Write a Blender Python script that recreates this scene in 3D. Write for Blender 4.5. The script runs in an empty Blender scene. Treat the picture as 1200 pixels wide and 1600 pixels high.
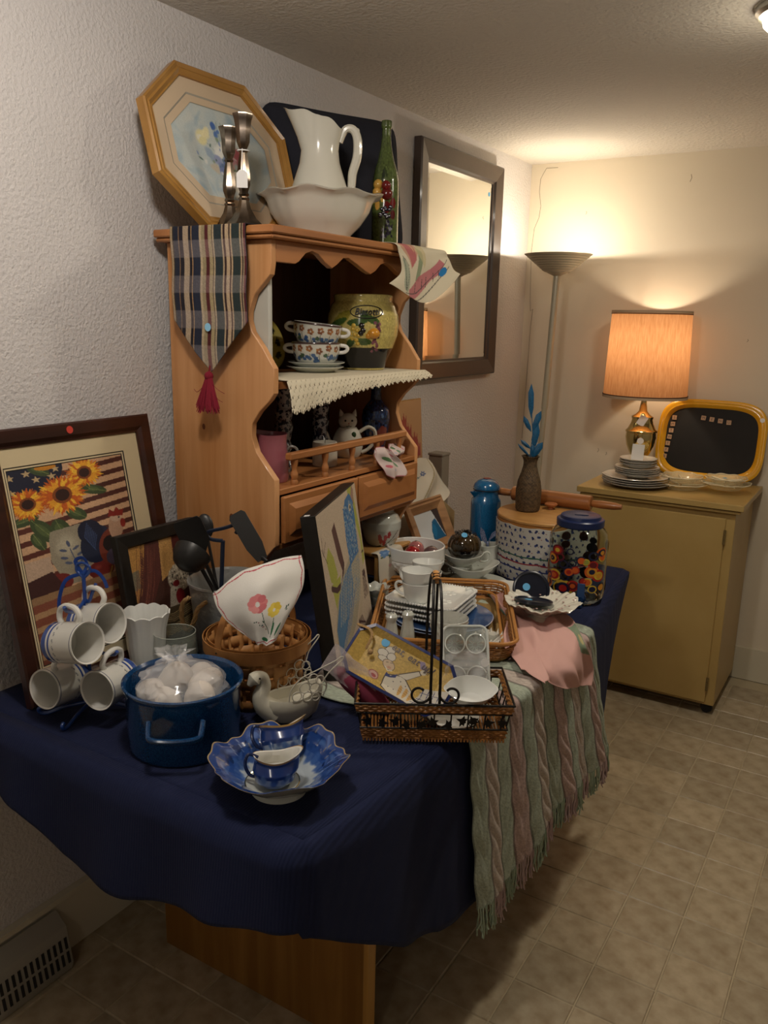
import bpy, bmesh, math, random
import numpy as np
from mathutils import Vector, Matrix
PI = math.pi
random.seed(7); RNG = np.random.default_rng(7)
SC = bpy.context.scene
COL = SC.collection

# ------------------------------------------------------------------ camera
cam_data = bpy.data.cameras.new('camera'); cam = bpy.data.objects.new('camera', cam_data); COL.objects.link(cam)
SC.camera = cam
yaw, pitch, roll = -0.5493, 0.2294, -0.0214
_F = Vector((math.sin(yaw)*math.cos(pitch), math.cos(yaw)*math.cos(pitch), -math.sin(pitch)))
_R = Vector((math.cos(yaw), -math.sin(yaw), 0)); _D = _F.cross(_R)
_r = _R*math.cos(roll) + _D*math.sin(roll); _d = -_R*math.sin(roll) + _D*math.cos(roll)
cam.matrix_world = Matrix(((_r.x, -_d.x, -_F.x, 1.6036), (_r.y, -_d.y, -_F.y, 0), (_r.z, -_d.z, -_F.z, 1.57), (0, 0, 0, 1)))
cam_data.sensor_fit = 'VERTICAL'; cam_data.sensor_height = 24; cam_data.lens = 1293.85/1600*24
cam_data.clip_start = 0.02
# ------------------------------------------------------------------ world, exposure, lights
w = bpy.data.worlds.new('world'); SC.world = w; w.use_nodes = True
w.node_tree.nodes['Background'].inputs[0].default_value = (1, .93, .85, 1)
w.node_tree.nodes['Background'].inputs[1].default_value = .02
SC.view_settings.view_transform = 'Standard'; SC.view_settings.look = 'None'
SC.view_settings.exposure = 0.0; SC.view_settings.gamma = 1
try: SC.view_settings.use_curve_mapping = False
except Exception: pass
SC.cycles.max_bounces = 10; SC.cycles.transparent_max_bounces = 12; SC.cycles.sample_clamp_indirect = 4
SC.cycles.caustics_reflective = False; SC.cycles.caustics_refractive = False; SC.cycles.blur_glossy = 1.0
def light(name, kind, loc, power, color, size=.1, **k):
    l = bpy.data.lights.new(name, kind); l.energy = power; l.color = color
    if kind == 'AREA': l.shape = 'DISK'; l.size = size
    else: l.shadow_soft_size = size
    for a, b in k.items(): setattr(l, a, b)
    o = bpy.data.objects.new(name, l); COL.objects.link(o); o.location = loc
    return o
# room ceiling lamps behind the camera, one over the aisle, the torchiere and the shaded lamp
light('ceiling_lamp_light', 'POINT', (.78, .80, 2.14), 20, (1, .93, .87), .06)
light('rear_lamp_light', 'POINT', (1.5, -1.2, 2.12), 7, (1, .92, .84), .12)
light('aisle_lamp_light', 'AREA', (1.305, 2.275, 2.205), 8.5, (1, .90, .76), .15)
light('aisle_ceiling_fill', 'POINT', (1.305, 2.275, 2.10), 1.4, (1, .90, .76), .05)  # added fill below the aisle lamp, only there to brighten the ceiling
light('torchiere_light', 'POINT', (.275, 3.6, 1.845), 12, (1, .88, .72), .015)
light('table_lamp_light', 'POINT', (.665, 3.69, 1.46), 4.6, (1, .84, .64), .03)

# ------------------------------------------------------------------ materials
def lin(c):
    if isinstance(c, str): c = [int(c[i:i+2], 16)/255 for i in (0, 2, 4)]
    return tuple((x/12.92 if x <= .04045 else ((x+.055)/1.055)**2.4) for x in c)
MATS = {}
def mat(name, color='cccccc', rough=.5, metal=0, noise=None, bump=None, coat=0, trans=0, emit=0, vcol=False, wood=None,
        color2=None, ior=1.45, alpha=1, weave=None, sss=0, rnd=0, bdist=.002):
    """noise=(scale, mix) towards color2; bump=(scale, strength); wood=(axis scale vec, color2); weave=(scale,strength)"""
    if name in MATS: return MATS[name]
    m = bpy.data.materials.new(name); m.use_nodes = True; nt = m.node_tree; N = nt.nodes; L = nt.links
    b = N['Principled BSDF']
    b.inputs['Roughness'].default_value = rough; b.inputs['Metallic'].default_value = metal
    b.inputs['Coat Weight'].default_value = coat; b.inputs['Coat Roughness'].default_value = .08
    b.inputs['Transmission Weight'].default_value = trans; b.inputs['IOR'].default_value = ior
    b.inputs['Alpha'].default_value = alpha
    if sss: b.inputs['Subsurface Weight'].default_value = sss; b.inputs['Subsurface Radius'].default_value = (.01, .01, .01)
    c = lin(color) + (1,)
    b.inputs['Base Color'].default_value = c
    tc = N.new('ShaderNodeTexCoord')
    src = None
    if vcol:
        a = N.new('ShaderNodeAttribute'); a.attribute_name = 'Col'; src = a.outputs['Color']
    if wood:
        mp = N.new('ShaderNodeMapping'); mp.inputs['Scale'].default_value = wood[0]; L.new(tc.outputs['Object'], mp.inputs[0])
        n1 = N.new('ShaderNodeTexNoise'); n1.inputs['Scale'].default_value = 1; n1.inputs['Detail'].default_value = 5; n1.inputs['Distortion'].default_value = .6
        L.new(mp.outputs[0], n1.inputs['Vector'])
        cr = N.new('ShaderNodeValToRGB'); cr.color_ramp.elements[0].position = .36; cr.color_ramp.elements[1].position = .66
        cr.color_ramp.elements[0].color = lin(wood[1]) + (1,); cr.color_ramp.elements[1].color = c
        L.new(n1.outputs[0], cr.inputs[0]); src = cr.outputs[0]
    if noise:
        n2 = N.new('ShaderNodeTexNoise'); n2.inputs['Scale'].default_value = noise[0]; n2.inputs['Detail'].default_value = 4
        L.new(tc.outputs['Object'], n2.inputs['Vector'])
        cr = N.new('ShaderNodeValToRGB'); cr.color_ramp.elements[0].position = .5-noise[1]/2; cr.color_ramp.elements[1].position = .5+noise[1]/2
        L.new(n2.outputs[0], cr.inputs[0])
        mx = N.new('ShaderNodeMix'); mx.data_type = 'RGBA'; L.new(cr.outputs[0], mx.inputs[0])
        if src: L.new(src, mx.inputs[6])
        else: mx.inputs[6].default_value = c
        mx.inputs[7].default_value = lin(color2 or color) + (1,); src = mx.outputs[2]
    if rnd:
        oi = N.new('ShaderNodeObjectInfo'); hs = N.new('ShaderNodeHueSaturation'); mr = N.new('ShaderNodeMapRange')
        mr.inputs[3].default_value = 1-rnd; mr.inputs[4].default_value = 1+rnd
        L.new(oi.outputs['Random'], mr.inputs[0]); L.new(mr.outputs[0], hs.inputs['Value'])
        if src: L.new(src, hs.inputs['Color'])
        else: hs.inputs['Color'].default_value = c
        src = hs.outputs[0]
    if src: L.new(src, b.inputs['Base Color'])
    if bump or weave:
        bp = N.new('ShaderNodeBump'); bp.inputs['Distance'].default_value = bdist
        if bump:
            n3 = N.new('ShaderNodeTexNoise'); n3.inputs['Scale'].default_value = bump[0]; n3.inputs['Detail'].default_value = 3
            L.new(tc.outputs['Object'], n3.inputs['Vector']); L.new(n3.outputs[0], bp.inputs['Height']); bp.inputs['Strength'].default_value = bump[1]
        else:
            wv = N.new('ShaderNodeTexWave'); wv.inputs['Scale'].default_value = weave[0]; wv.bands_direction = weave[2] if len(weave) > 2 else 'DIAGONAL'
            wv.inputs['Distortion'].default_value = 1.2; wv.inputs['Detail'].default_value = 1
            L.new(tc.outputs['Object'], wv.inputs['Vector']); L.new(wv.outputs[0], bp.inputs['Height']); bp.inputs['Strength'].default_value = weave[1]
        L.new(bp.outputs[0], b.inputs['Normal'])
    if emit:
        b.inputs['Emission Strength'].default_value = emit
        if src: L.new(src, b.inputs['Emission Color'])
        else: b.inputs['Emission Color'].default_value = c
    MATS[name] = m; return m
PLASTER = mat('wall_plaster', 'd0cbc8', .85, bdist=.0042, bump=(115, 1.0), noise=(3, .6), color2='c9c4c0')
PLASTER_S = mat('smooth_wall_paint', 'd8cdb8', .7, bump=(30, .06), noise=(2.5, .7), color2='d0c4ae')
CEIL = mat('ceiling_texture', 'c4bdb2', .9, bdist=.006, bump=(80, 1.0))
OAKW = mat('pine_wood', 'd2955a', .42, wood=((3, 30, 2.2), 'b87840'), coat=.25)
PINE = mat('pine_panel_wood', 'd39e6c', .45, wood=((17, 17, 1.1), 'b57c49'), coat=.1)
PINEH = mat('pine_board_wood', 'b57a48', .45, wood=((12, 1.4, 14), '9a6234'), coat=.2)
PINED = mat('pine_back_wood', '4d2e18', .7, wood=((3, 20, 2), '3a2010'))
WHITE = mat('white_glaze', 'dcdad2', .15, coat=.6)
CREAMG = mat('cream_glaze', 'd3cfc0', .18, coat=.6)
MILK = mat('milk_glass', 'e2e3de', .12, coat=.7, sss=.15)
GREYG = mat('celadon_glaze', 'c3c6bd', .15, coat=.6)
NAVYP = mat('navy_plastic', '1d2433', .35)
VC = mat('painted_glaze', vcol=True, rough=.15, coat=.6)
VP = mat('printed_paper', vcol=True, rough=.5, coat=.25)
VF = mat('printed_fabric', vcol=True, rough=.9, bump=(700, .25))
BLACKW = mat('black_painted_wood', '15130f', .45, noise=(60, .2), color2='1c1916')
BLACKP = mat('black_nylon', '191817', .4)
IRON = mat('black_wire', '15120f', .4, metal=.3)
BLUEM = mat('blue_wire', '1c3f82', .3, coat=.5)
BLUEE = mat('blue_speckled_enamel', '0e335c', .14, coat=.9, noise=(420, .12), color2='1b4774')
TEALE = mat('teal_speckled_enamel', '10598a', .2, coat=.8, noise=(300, .15), color2='19699c')
GLASS = mat('clear_glass', 'f4f8f4', .02, trans=1, ior=1.45)
GLASSG = mat('thin_glass', 'e9efe8', .03, trans=1, ior=1.2)
WICK = mat('wicker', 'b07a3e', .6, noise=(90, .4), color2='7d4f24', rnd=.15)
SPLINT = mat('splint_wood', 'c08c54', .5, wood=((20, 20, 4), 'a26f3c'), rnd=.12)
DWICK = mat('dark_wicker', '5e4a30', .7, noise=(120, .3), color2='3c2e1c', bump=(300, .6))
BRASS = mat('polished_brass', 'd6c488', .1, metal=1)
SILVER = mat('tarnished_silver', '8f8274', .22, metal=1, noise=(40, .4), color2='5d5248')
GALV = mat('galvanised_steel', 'a9adad', .3, metal=1, noise=(50, .4), color2='84898a')
STEEL = mat('brushed_steel', 'a5a39c', .3, metal=1)
PAPER = mat('white_paper', 'e6e4e0', .8)
STICK = mat('blue_sticker', '5fa9d6', .6)
DSTICK = mat('deep_blue_sticker', '2272b0', .6)
CREAMP = mat('aged_cream_paint', 'b69a60', .4, noise=(6, .6), color2='a98c52', bump=(60, .15), coat=.15)
GREYPL = mat('grey_lamp_metal', 'b5ae98', .35, metal=.25)
NAVYC = mat('navy_cotton', '0c173a', .95, weave=(55, .3, 'X'))
CHEST = mat('cherry_frame_wood', '3c1d12', .35, wood=((20, 4, 20), '29120a'), coat=.3)

# ------------------------------------------------------------------ object helpers
def thing(name, label, cat, loc=(0, 0, 0), rz=0, group=None, rot=None):
    o = bpy.data.objects.new(name, None); COL.objects.link(o); o.empty_display_size = .05
    o.location = loc; o.rotation_euler = rot if rot else (0, 0, rz)
    o['label'] = label; o['category'] = cat
    if group: o['group'] = group
    return o
def tag(o, label, cat, group=None):
    o['label'] = label; o['category'] = cat
    if group: o['group'] = group
    return o
class B:
    def __init__(s): s.v = []; s.f = []
    def add(s, V, Fc):
        n = len(s.v); s.v += [tuple(p) for p in V]; s.f += [tuple(i+n for i in f) for f in Fc]; return s
    def box(s, x0, x1, y0, y1, z0, z1, M=None):
        V = [(x, y, z) for x in (x0, x1) for y in (y0, y1) for z in (z0, z1)]
        if M is not None: V = [M @ Vector(p) for p in V]
        return s.add(V, [(0, 1, 3, 2), (4, 6, 7, 5), (0, 4, 5, 1), (2, 3, 7, 6), (0, 2, 6, 4), (1, 5, 7, 3)])
    def lathe(s, prof, n=32, wave=None, cx=0, cy=0, M=None, cap0=False, cap1=False):
        V = []; Fc = []; m = len(prof)
        for i, (r, z) in enumerate(prof):
            for k in range(n):
                a = 2*PI*k/n; rr, zz = (r, z) if wave is None else wave(a, i, r, z)
                V.append((cx+rr*math.cos(a), cy+rr*math.sin(a), zz))
        for i in range(m-1):
            for k in range(n):
                k2 = (k+1) % n; Fc.append((i*n+k, i*n+k2, (i+1)*n+k2, (i+1)*n+k))
        if cap0 and prof[0][0] > 1e-4: Fc.append(tuple(range(n-1, -1, -1)))
        if cap1 and prof[-1][0] > 1e-4: Fc.append(tuple((m-1)*n+k for k in range(n)))
        if M is not None: V = [M @ Vector(p) for p in V]
        return s.add(V, Fc)
    def tube(s, pts, r, n=6, closed=False, cap=True, flat=None):
        P = [Vector(p) for p in pts]; m = len(P); V = []; Fc = []
        R = r if hasattr(r, '__len__') else [r]*m
        up = None
        for i in range(m):
            a = P[(i-1) % m] if (closed or i > 0) else P[i]; b = P[(i+1) % m] if (closed or i < m-1) else P[i]
            t = (b-a)
            if t.length < 1e-9: t = Vector((0, 0, 1))
            t.normalize()
            if up is None:
                up = Vector((0, 0, 1)) if abs(t.z) < .9 else Vector((1, 0, 0))
            u = (up - t*up.dot(t))
            if u.length < 1e-6: u = t.orthogonal()
            u.normalize(); w_ = t.cross(u); up = u
            for k in range(n):
                an = 2*PI*k/n; ca, sa = math.cos(an)*R[i], math.sin(an)*R[i]
                if flat: sa *= flat
                V.append(P[i]+u*ca+w_*sa)
        e = m if closed else m-1
        for i in range(e):
            j = (i+1) % m
            for k in range(n):
                k2 = (k+1) % n; Fc.append((i*n+k, i*n+k2, j*n+k2, j*n+k))
        if cap and not closed:
            Fc.append(tuple(range(n-1, -1, -1))); Fc.append(tuple((m-1)*n+k for k in range(n)))
        return s.add(V, Fc)
    def prism(s, poly, z0, z1, M=None):
        n = len(poly); V = [(x, y, z0) for x, y in poly]+[(x, y, z1) for x, y in poly]
        if M is not None: V = [M @ Vector(p) for p in V]
        Fc = [tuple(range(n-1, -1, -1)), tuple(range(n, 2*n))]+[(i, (i+1) % n, n+(i+1) % n, n+i) for i in range(n)]
        return s.add(V, Fc)
    def ball(s, c, r, n=12, m=8, sc=(1, 1, 1), M=None):
        V = [(0, 0, -1)]; Fc = []
        for i in range(1, m):
            ph = -PI/2+PI*i/m
            for k in range(n): V.append((math.cos(ph)*math.cos(2*PI*k/n), math.cos(ph)*math.sin(2*PI*k/n), math.sin(ph)))
        V.append((0, 0, 1)); L_ = len(V)-1
        for k in range(n): Fc.append((0, 1+(k+1) % n, 1+k)); Fc.append((L_, 1+(m-2)*n+k, 1+(m-2)*n+(k+1) % n))
        for i in range(m-2):
            for k in range(n):
                k2 = (k+1) % n; Fc.append((1+i*n+k, 1+i*n+k2, 1+(i+1)*n+k2, 1+(i+1)*n+k))
        V = [Vector((x*r*sc[0], y*r*sc[1], z*r*sc[2])) for x, y, z in V]
        if M is not None: V = [M @ p for p in V]
        return s.add([(p.x+c[0], p.y+c[1], p.z+c[2]) for p in V], Fc)
    def mv(s, M):
        s.v = [tuple(M @ Vector(p)) for p in s.v]; return s
    def build(s, name, m, parent=None, bevel=0, smooth=True, ang=35, solid=0, sub=0, kind=None):
        me = bpy.data.meshes.new(name); me.from_pydata(s.v, [], s.f)
        bm = bmesh.new(); bm.from_mesh(me)
        bmesh.ops.remove_doubles(bm, verts=bm.verts, dist=1e-6)
        bmesh.ops.recalc_face_normals(bm, faces=bm.faces)
        if bevel:
            ed = [e for e in bm.edges if len(e.link_faces) == 2 and e.calc_face_angle(0) > math.radians(40)]
            bmesh.ops.bevel(bm, geom=ed, offset=bevel, segments=1, profile=.5, affect='EDGES', clamp_overlap=True)
        if smooth:
            for f in bm.faces: f.smooth = True
            for e in bm.edges:
                if len(e.link_faces) == 2 and e.calc_face_angle(0) > math.radians(ang): e.smooth = False
        bm.to_mesh(me); bm.free()
        me.materials.append(m)
        o = bpy.data.objects.new(name, me); COL.objects.link(o)
        if parent: o.parent = parent
        if sub:
            md = o.modifiers.new('s', 'SUBSURF'); md.levels = md.render_levels = sub
        if solid:
            md = o.modifiers.new('t', 'SOLIDIFY'); md.thickness = solid; md.offset = 0
        if kind: o['kind'] = kind
        return o
def struct(o): o['kind'] = 'structure'; return o
def smoothpts(P, k=6, closed=False):
    P = [Vector(p) for p in P]; n = len(P); out = []
    rng = range(n if closed else n-1)
    for i in rng:
        if closed: a, b, c, d = P[(i-1) % n], P[i], P[(i+1) % n], P[(i+2) % n]
        else: a, b, c, d = P[max(i-1, 0)], P[i], P[i+1], P[min(i+2, n-1)]
        for j in range(k):
            t = j/k
            out.append(.5*((2*b)+(c-a)*t+(2*a-5*b+4*c-d)*t*t+(-a+3*b-3*c+d)*t**3))
    if not closed: out.append(P[-1])
    return out
def axisM(origin, z, up=(0, 0, 1)):
    z = Vector(z).normalized(); up = Vector(up); x = up-z*up.dot(z); x.normalize(); y = z.cross(x)
    return Matrix(((x.x, y.x, z.x, origin[0]), (x.y, y.y, z.y, origin[1]), (x.z, y.z, z.z, origin[2]), (0, 0, 0, 1)))

# flat print: a small numpy raster turned into vertex colours
class Cv:
    def __init__(s, W, H, bg):
        s.W, s.H = W, H; s.a = np.zeros((H, W, 3)); s.a[:] = Cv.c(bg)
        s.Y, s.X = np.mgrid[0:H, 0:W].astype(float); s.X /= (W-1); s.Y /= (H-1); s.asp = H/W; s.Y *= s.asp
    @staticmethod
    def c(x): return np.array([int(x[i:i+2], 16)/255 for i in (0, 2, 4)])
    def put(s, m, col, al=1.):
        m = (m*al)[..., None] if m.dtype != bool else (m*al).astype(float)[..., None]
        s.a = s.a*(1-m)+Cv.c(col)*m; return s
    def ell(s, cx, cy, rx, ry, col, rot=0, al=1., soft=0):
        c_, s_ = math.cos(rot), math.sin(rot); dx = s.X-cx; dy = s.Y-cy
        d = ((dx*c_+dy*s_)/rx)**2+((-dx*s_+dy*c_)/ry)**2
        if soft: return s.put(np.clip((1-d)/soft, 0, 1), col, al)
        return s.put(d < 1, col, al)
    def poly(s, P, col, al=1.):
        ins = np.zeros(s.X.shape, bool); n = len(P); j = n-1
        for i in range(n):
            xi, yi = P[i]; xj, yj = P[j]
            with np.errstate(all='ignore'):
                cnd = ((yi > s.Y) != (yj > s.Y)) & (s.X < (xj-xi)*(s.Y-yi)/((yj-yi) or 1e-9)+xi)
            ins ^= cnd; j = i
        return s.put(ins, col, al)
    def line(s, P, wd, col, al=1.):
        for (x0, y0), (x1, y1) in zip(P[:-1], P[1:]):
            dx, dy = x1-x0, y1-y0; L2 = dx*dx+dy*dy or 1e-9
            t = np.clip(((s.X-x0)*dx+(s.Y-y0)*dy)/L2, 0, 1)
            s.put(np.hypot(s.X-x0-t*dx, s.Y-y0-t*dy) < wd/2, col, al)
        return s
    def speck(s, amt, seed=0, k=1):
        r = np.random.default_rng(seed); g = r.normal(0, 1, (s.H//k+2, s.W//k+2)); g = np.kron(g, np.ones((k, k)))[:s.H, :s.W]
        s.a = np.clip(s.a*(1+amt*g[..., None]), 0, 1); return s
def petal(cv, cx, cy, r0, r1, a, wd, col):
    ca, sa = math.cos(a), math.sin(a)
    p = lambda r, o: (cx+r*ca-o*sa, cy+r*sa+o*ca)
    cv.poly([p(r0, -wd*.5), p((r0+r1)/2, -wd), p(r1, 0), p((r0+r1)/2, wd), p(r0, wd*.5)], col)
def cvmesh(name, cv, S, m, parent=None, solid=0, mask=None):
    """S(u,v) -> (X,Y,Z) arrays; v runs down the picture"""
    H, W = cv.H, cv.W
    u = np.linspace(0, 1, W)[None, :].repeat(H, 0); v = np.linspace(0, 1, H)[:, None].repeat(W, 1)
    P = np.stack(S(u, v), -1).reshape(-1, 3)
    idx = np.arange(H*W).reshape(H, W)
    q = np.stack([idx[:-1, :-1], idx[1:, :-1], idx[1:, 1:], idx[:-1, 1:]], -1).reshape(-1, 4)
    if mask is not None:
        mk = mask(u, v); k = (mk[:-1, :-1] & mk[1:, :-1] & mk[1:, 1:] & mk[:-1, 1:]).reshape(-1); q = q[k]
    me = bpy.data.meshes.new(name)
    me.vertices.add(len(P)); me.vertices.foreach_set('co', P.astype(np.float32).ravel())
    me.loops.add(q.size); me.loops.foreach_set('vertex_index', q.astype(np.int32).ravel())
    me.polygons.add(len(q)); me.polygons.foreach_set('loop_start', np.arange(0, q.size, 4, dtype=np.int32))
    me.polygons.foreach_set('use_smooth', np.ones(len(q), bool))
    me.update(calc_edges=True)
    a = cv.a.reshape(-1, 3); a = np.where(a <= .04045, a/12.92, ((a+.055)/1.055)**2.4)
    ca = me.color_attributes.new('Col', 'FLOAT_COLOR', 'POINT')
    ca.data.foreach_set('color', np.concatenate([a, np.ones((len(a), 1))], 1).astype(np.float32).ravel())
    me.materials.append(m)
    o = bpy.data.objects.new(name, me); COL.objects.link(o)
    if parent: o.parent = parent
    if solid:
        md = o.modifiers.new('t', 'SOLIDIFY'); md.thickness = solid; md.offset = 0
    if mask is not None:
        bm = bmesh.new(); bm.from_mesh(me); bmesh.ops.delete(bm, geom=[x for x in bm.verts if not x.link_faces], context='VERTS'); bm.to_mesh(me); bm.free()
    return o
def revS(prof, a0=0, a1=2*PI):
    """surface of revolution sampled along a profile list [(r,z)] from top (v=0)"""
    pr = np.array(prof, float); d = np.r_[0, np.cumsum(np.hypot(*np.diff(pr, axis=0).T))]; d /= d[-1]
    def S(u, v):
        r = np.interp(v, d, pr[:, 0]); z = np.interp(v, d, pr[:, 1]); a = a0+(a1-a0)*u
        return r*np.cos(a), r*np.sin(a), z
    return S
def text(name, s, size, m, parent, M, depth=.0006, shear=0, bend=None, align='CENTER', bold=0):
    cu = bpy.data.curves.new(name, 'FONT'); cu.body = s; cu.size = size; cu.extrude = depth/2; cu.shear = shear; cu.resolution_u = 3; cu.offset = size*bold; cu.space_character = 1.06
    cu.align_x = align; cu.align_y = 'CENTER'
    t = bpy.data.objects.new(name+'_tmp', cu); COL.objects.link(t)
    dg = bpy.context.evaluated_depsgraph_get(); me = bpy.data.meshes.new_from_object(t.evaluated_get(dg))
    bpy.data.objects.remove(t); bpy.data.curves.remove(cu)
    if bend:
        for v in me.vertices: v.co = bend(v.co)
    if M is not None: me.transform(M)
    me.materials.clear(); me.materials.append(m); me.name = name
    o = bpy.data.objects.new(name, me); COL.objects.link(o); o.parent = parent
    return o
def disc(name, m, parent, M, r=.008, ry=None, t=.0006, n=20):
    return B().lathe([(0, 0), (r, 0), (r, t), (0, t)], n).mv(M).build(name, m, parent)
T = .755   # top of the table cloth
TOC = Vector((.888, -.459, 0))   # unit horizontal direction of the aisle side

# ================================================================== THE ROOM
YF, ZC, XR, YB = 3.88, 2.285, 3.4, -2.2
floor = struct(B().box(-.1, XR+.1, YB-.1, YF+.1, -.1, -.0026).build('floor', mat('grout', 'b5a78a', .8), smooth=False))
TILE = mat('vinyl_tile', 'b9ab90', .34, noise=(20, .4), color2='98866a', rnd=.12, bump=(120, .15))
g, s_ = .152, .0022
tb = B()
a_, c_ = g-s_, .0025
tb.add([(0, 0, -.0026), (a_, 0, -.0026), (a_, a_, -.0026), (0, a_, -.0026), (c_, c_, 0), (a_-c_, c_, 0), (a_-c_, a_-c_, 0), (c_, a_-c_, 0)],
       [(4, 5, 6, 7), (0, 1, 5, 4), (1, 2, 6, 5), (2, 3, 7, 6), (3, 0, 4, 7)])
t0 = tb.build('tile', TILE, floor, smooth=False); first = True; far_t = B(); ntile = 0
cells = []
for i in range(-1, 22):
    for j in range(-27, 14):
        x, y = .087+i*g, 1.80+j*g
        if x+g > XR or y < YB or y+g > YF+.02 or x < -.1: continue
        cells.append((x, y))
vis = lambda x, y: -.1 < x < 1.66 and .55 < y and y > .55+max(0, x-1.1)*1.1 and not (.3 < x < .75 and 1.4 < y < 2.2)
for x, y in cells:
    if vis(x, y) and ntile < 300:
        if first: o = t0; first = False
        else: o = t0.copy(); COL.objects.link(o); o.parent = floor
        o.location = (x, y, random.uniform(-.0006, 0)); o.rotation_euler = (0, 0, random.uniform(-.004, .004)); ntile += 1
    else: far_t.add([(x+p[0], y+p[1], p[2]) for p in tb.v], tb.f)
far_t.build('tile_field', TILE, floor, smooth=False, kind='stuff')
struct(B().box(-.1, 0, YB-.1, YF, 0, ZC).build('wall_left', PLASTER, smooth=False))
wf = struct(B().box(-.1, XR+.1, YF, YF+.1, 0, ZC).build('wall_far', PLASTER_S, smooth=False))
cr = [(.129, 2.264), (.073, 2.265), (.058, 2.24), (.047, 2.219), (.045, 2.163), (.056, 2.1), (.05, 2.048), (.03, 2.0), (.022, 1.9), (.030, 1.668), (.035, 1.62), (.047, 1.63), (.04, 1.55), (.036, 1.3), (.03, 1.0)]
B().tube([(x, YF-.0003, z) for x, z in cr], .0011, 4).build('plaster_crack', mat('crack', '8d8370', .9), wf)
for (x, z, l) in ((.726, 2.196, .03), (1.026, 1.517, .012), (.277, 2.067, .014), (.42, .99, .02), (.46, .975, .015)):
    B().tube([(x, YF-.0002, z), (x+.004, YF-.0004, z-l*.5), (x-.002, YF-.0002, z-l)], .0011, 4).build('wall_scratch', MATS['crack'], wf)
struct(B().box(XR, XR+.1, YB, YF, 0, ZC).build('wall_right', PLASTER, smooth=False))
struct(B().box(-.1, XR+.1, YB-.1, YB, 0, ZC).build('wall_back', PLASTER, smooth=False))
struct(B().box(-.1, XR+.1, YB-.1, YF+.1, ZC, ZC+.1).build('ceiling', CEIL, smooth=False))
BB = mat('baseboard_paint', 'c9c1ab', .5)
struct(B().box(0, .014, YB, YF-.014, .0005, .15).box(0, .020, YB, YF-.014, .15, .165).build('baseboard_left', BB, smooth=False))
struct(B().box(0, XR, YF-.014, YF, .0005, .15).build('baseboard_far', BB, smooth=False))

# aisle ceiling lamp and the one behind the camera
def ceil_lamp(x, y, R, st, label):
    t = thing('ceiling_lamp', label, 'lamp', (x, y, ZC-.002))
    B().lathe([(R*1.06, 0), (R*1.06, -.012), (R*.98, -.02), (R*.9, -.012), (R*.9, 0)], 40, cap0=False).build('trim_ring', STEEL, t)
    B().lathe([(R*.93, -.012), (R*.86, -.035), (R*.6, -.058), (R*.3, -.068), (.0, -.071)], 40, cap0=False).build('glass_dome', mat('lit_dome%g' % st, 'fff1c8', .4, emit=st), t)
ceil_lamp(1.305, 2.275, .10, 8, 'round flush ceiling lamp with metal ring glowing over the aisle')
ceil_lamp(.78, .80, .11, 4, 'round flush ceiling lamp over the near end of the table')
ceil_lamp(1.5, -1.2, .13, 4, 'round flush ceiling lamp out of frame behind the viewer')

# wall register low on the left wall
vt = thing('air_register', 'metal baseboard air register with slotted grille low on left wall', 'vent', (.021, .60, 0))
VM = mat('register_metal', 'a5a194', .45, metal=.3)
b = B(); Lr = .485
b.prism([(0, .0), (.05, .0), (.056, .02), (.038, .115), (.0, .145)], 0, Lr, Matrix(((1, 0, 0, 0), (0, 0, 1, 0), (0, 1, 0, 0), (0, 0, 0, 1))))
b.build('housing', VM, vt, bevel=.002)
DK = mat('vent_shadow', '22211e', .7)
slat0 = None
for row in range(2):
    for k in range(30):
        z = .036+row*.036; y = .012+k*.0157; xx = .0562-(z+.004-.02)*.018/.095
        if slat0 is None:
            slat0 = B().box(-.0015, .0015, -.0036, .0036, -.0145, .0145).build('slot', DK, vt, smooth=False); o = slat0
        else: o = slat0.copy(); COL.objects.link(o); o.parent = vt
        o.location = (xx-.0003, y+.006, z+.004); o.rotation_euler = (0, -.187, 0)

# ================================================================== TABLE AND CLOTH
def edge_x(y):
    return float(np.interp(y, [.9, 1.0, 1.14, 1.43, 1.75, 2.03, 2.33, 2.745], [.888, .904, .918, .941, .960, .962, .935, .888]))
tb_ = thing('trestle_table', 'long wooden trestle table with panel legs under a navy cloth', 'table', (0, 0, 0))
OAKT = mat('oak_veneer', '9c6f33', .4, wood=((24, 24, 1.5), '83581f'), coat=.2)
OAKE = mat('oak_edge', 'c2934c', .4, wood=((24, 24, 1.5), 'a97a37'), coat=.2)
ys = np.linspace(.905, 2.74, 24)
B().prism([(.03, .908), (.85, .908), (.868, .914), (.880, .93)]+[(edge_x(y)-.006, y) for y in ys if y > .95]+[(.03, 2.74)], .722, .750).build('tabletop', OAKT, tb_, bevel=.002)
for y, x0, x1 in ((1.27, .20, .800), (2.30, .20, .785)):
    p = B().box(x0, x1, y, y+.028, .0, .722).build('leg_panel', OAKT, tb_, bevel=.001)
    B().box(x1-.0008, x1+.012, y-.001, y+.029, .0, .722).build('edge_strip', OAKE, p, bevel=.001)
B().box(.46, .54, 1.298, 2.30, .30, .42).build('stretcher', OAKT, tb_, bevel=.003)

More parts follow.
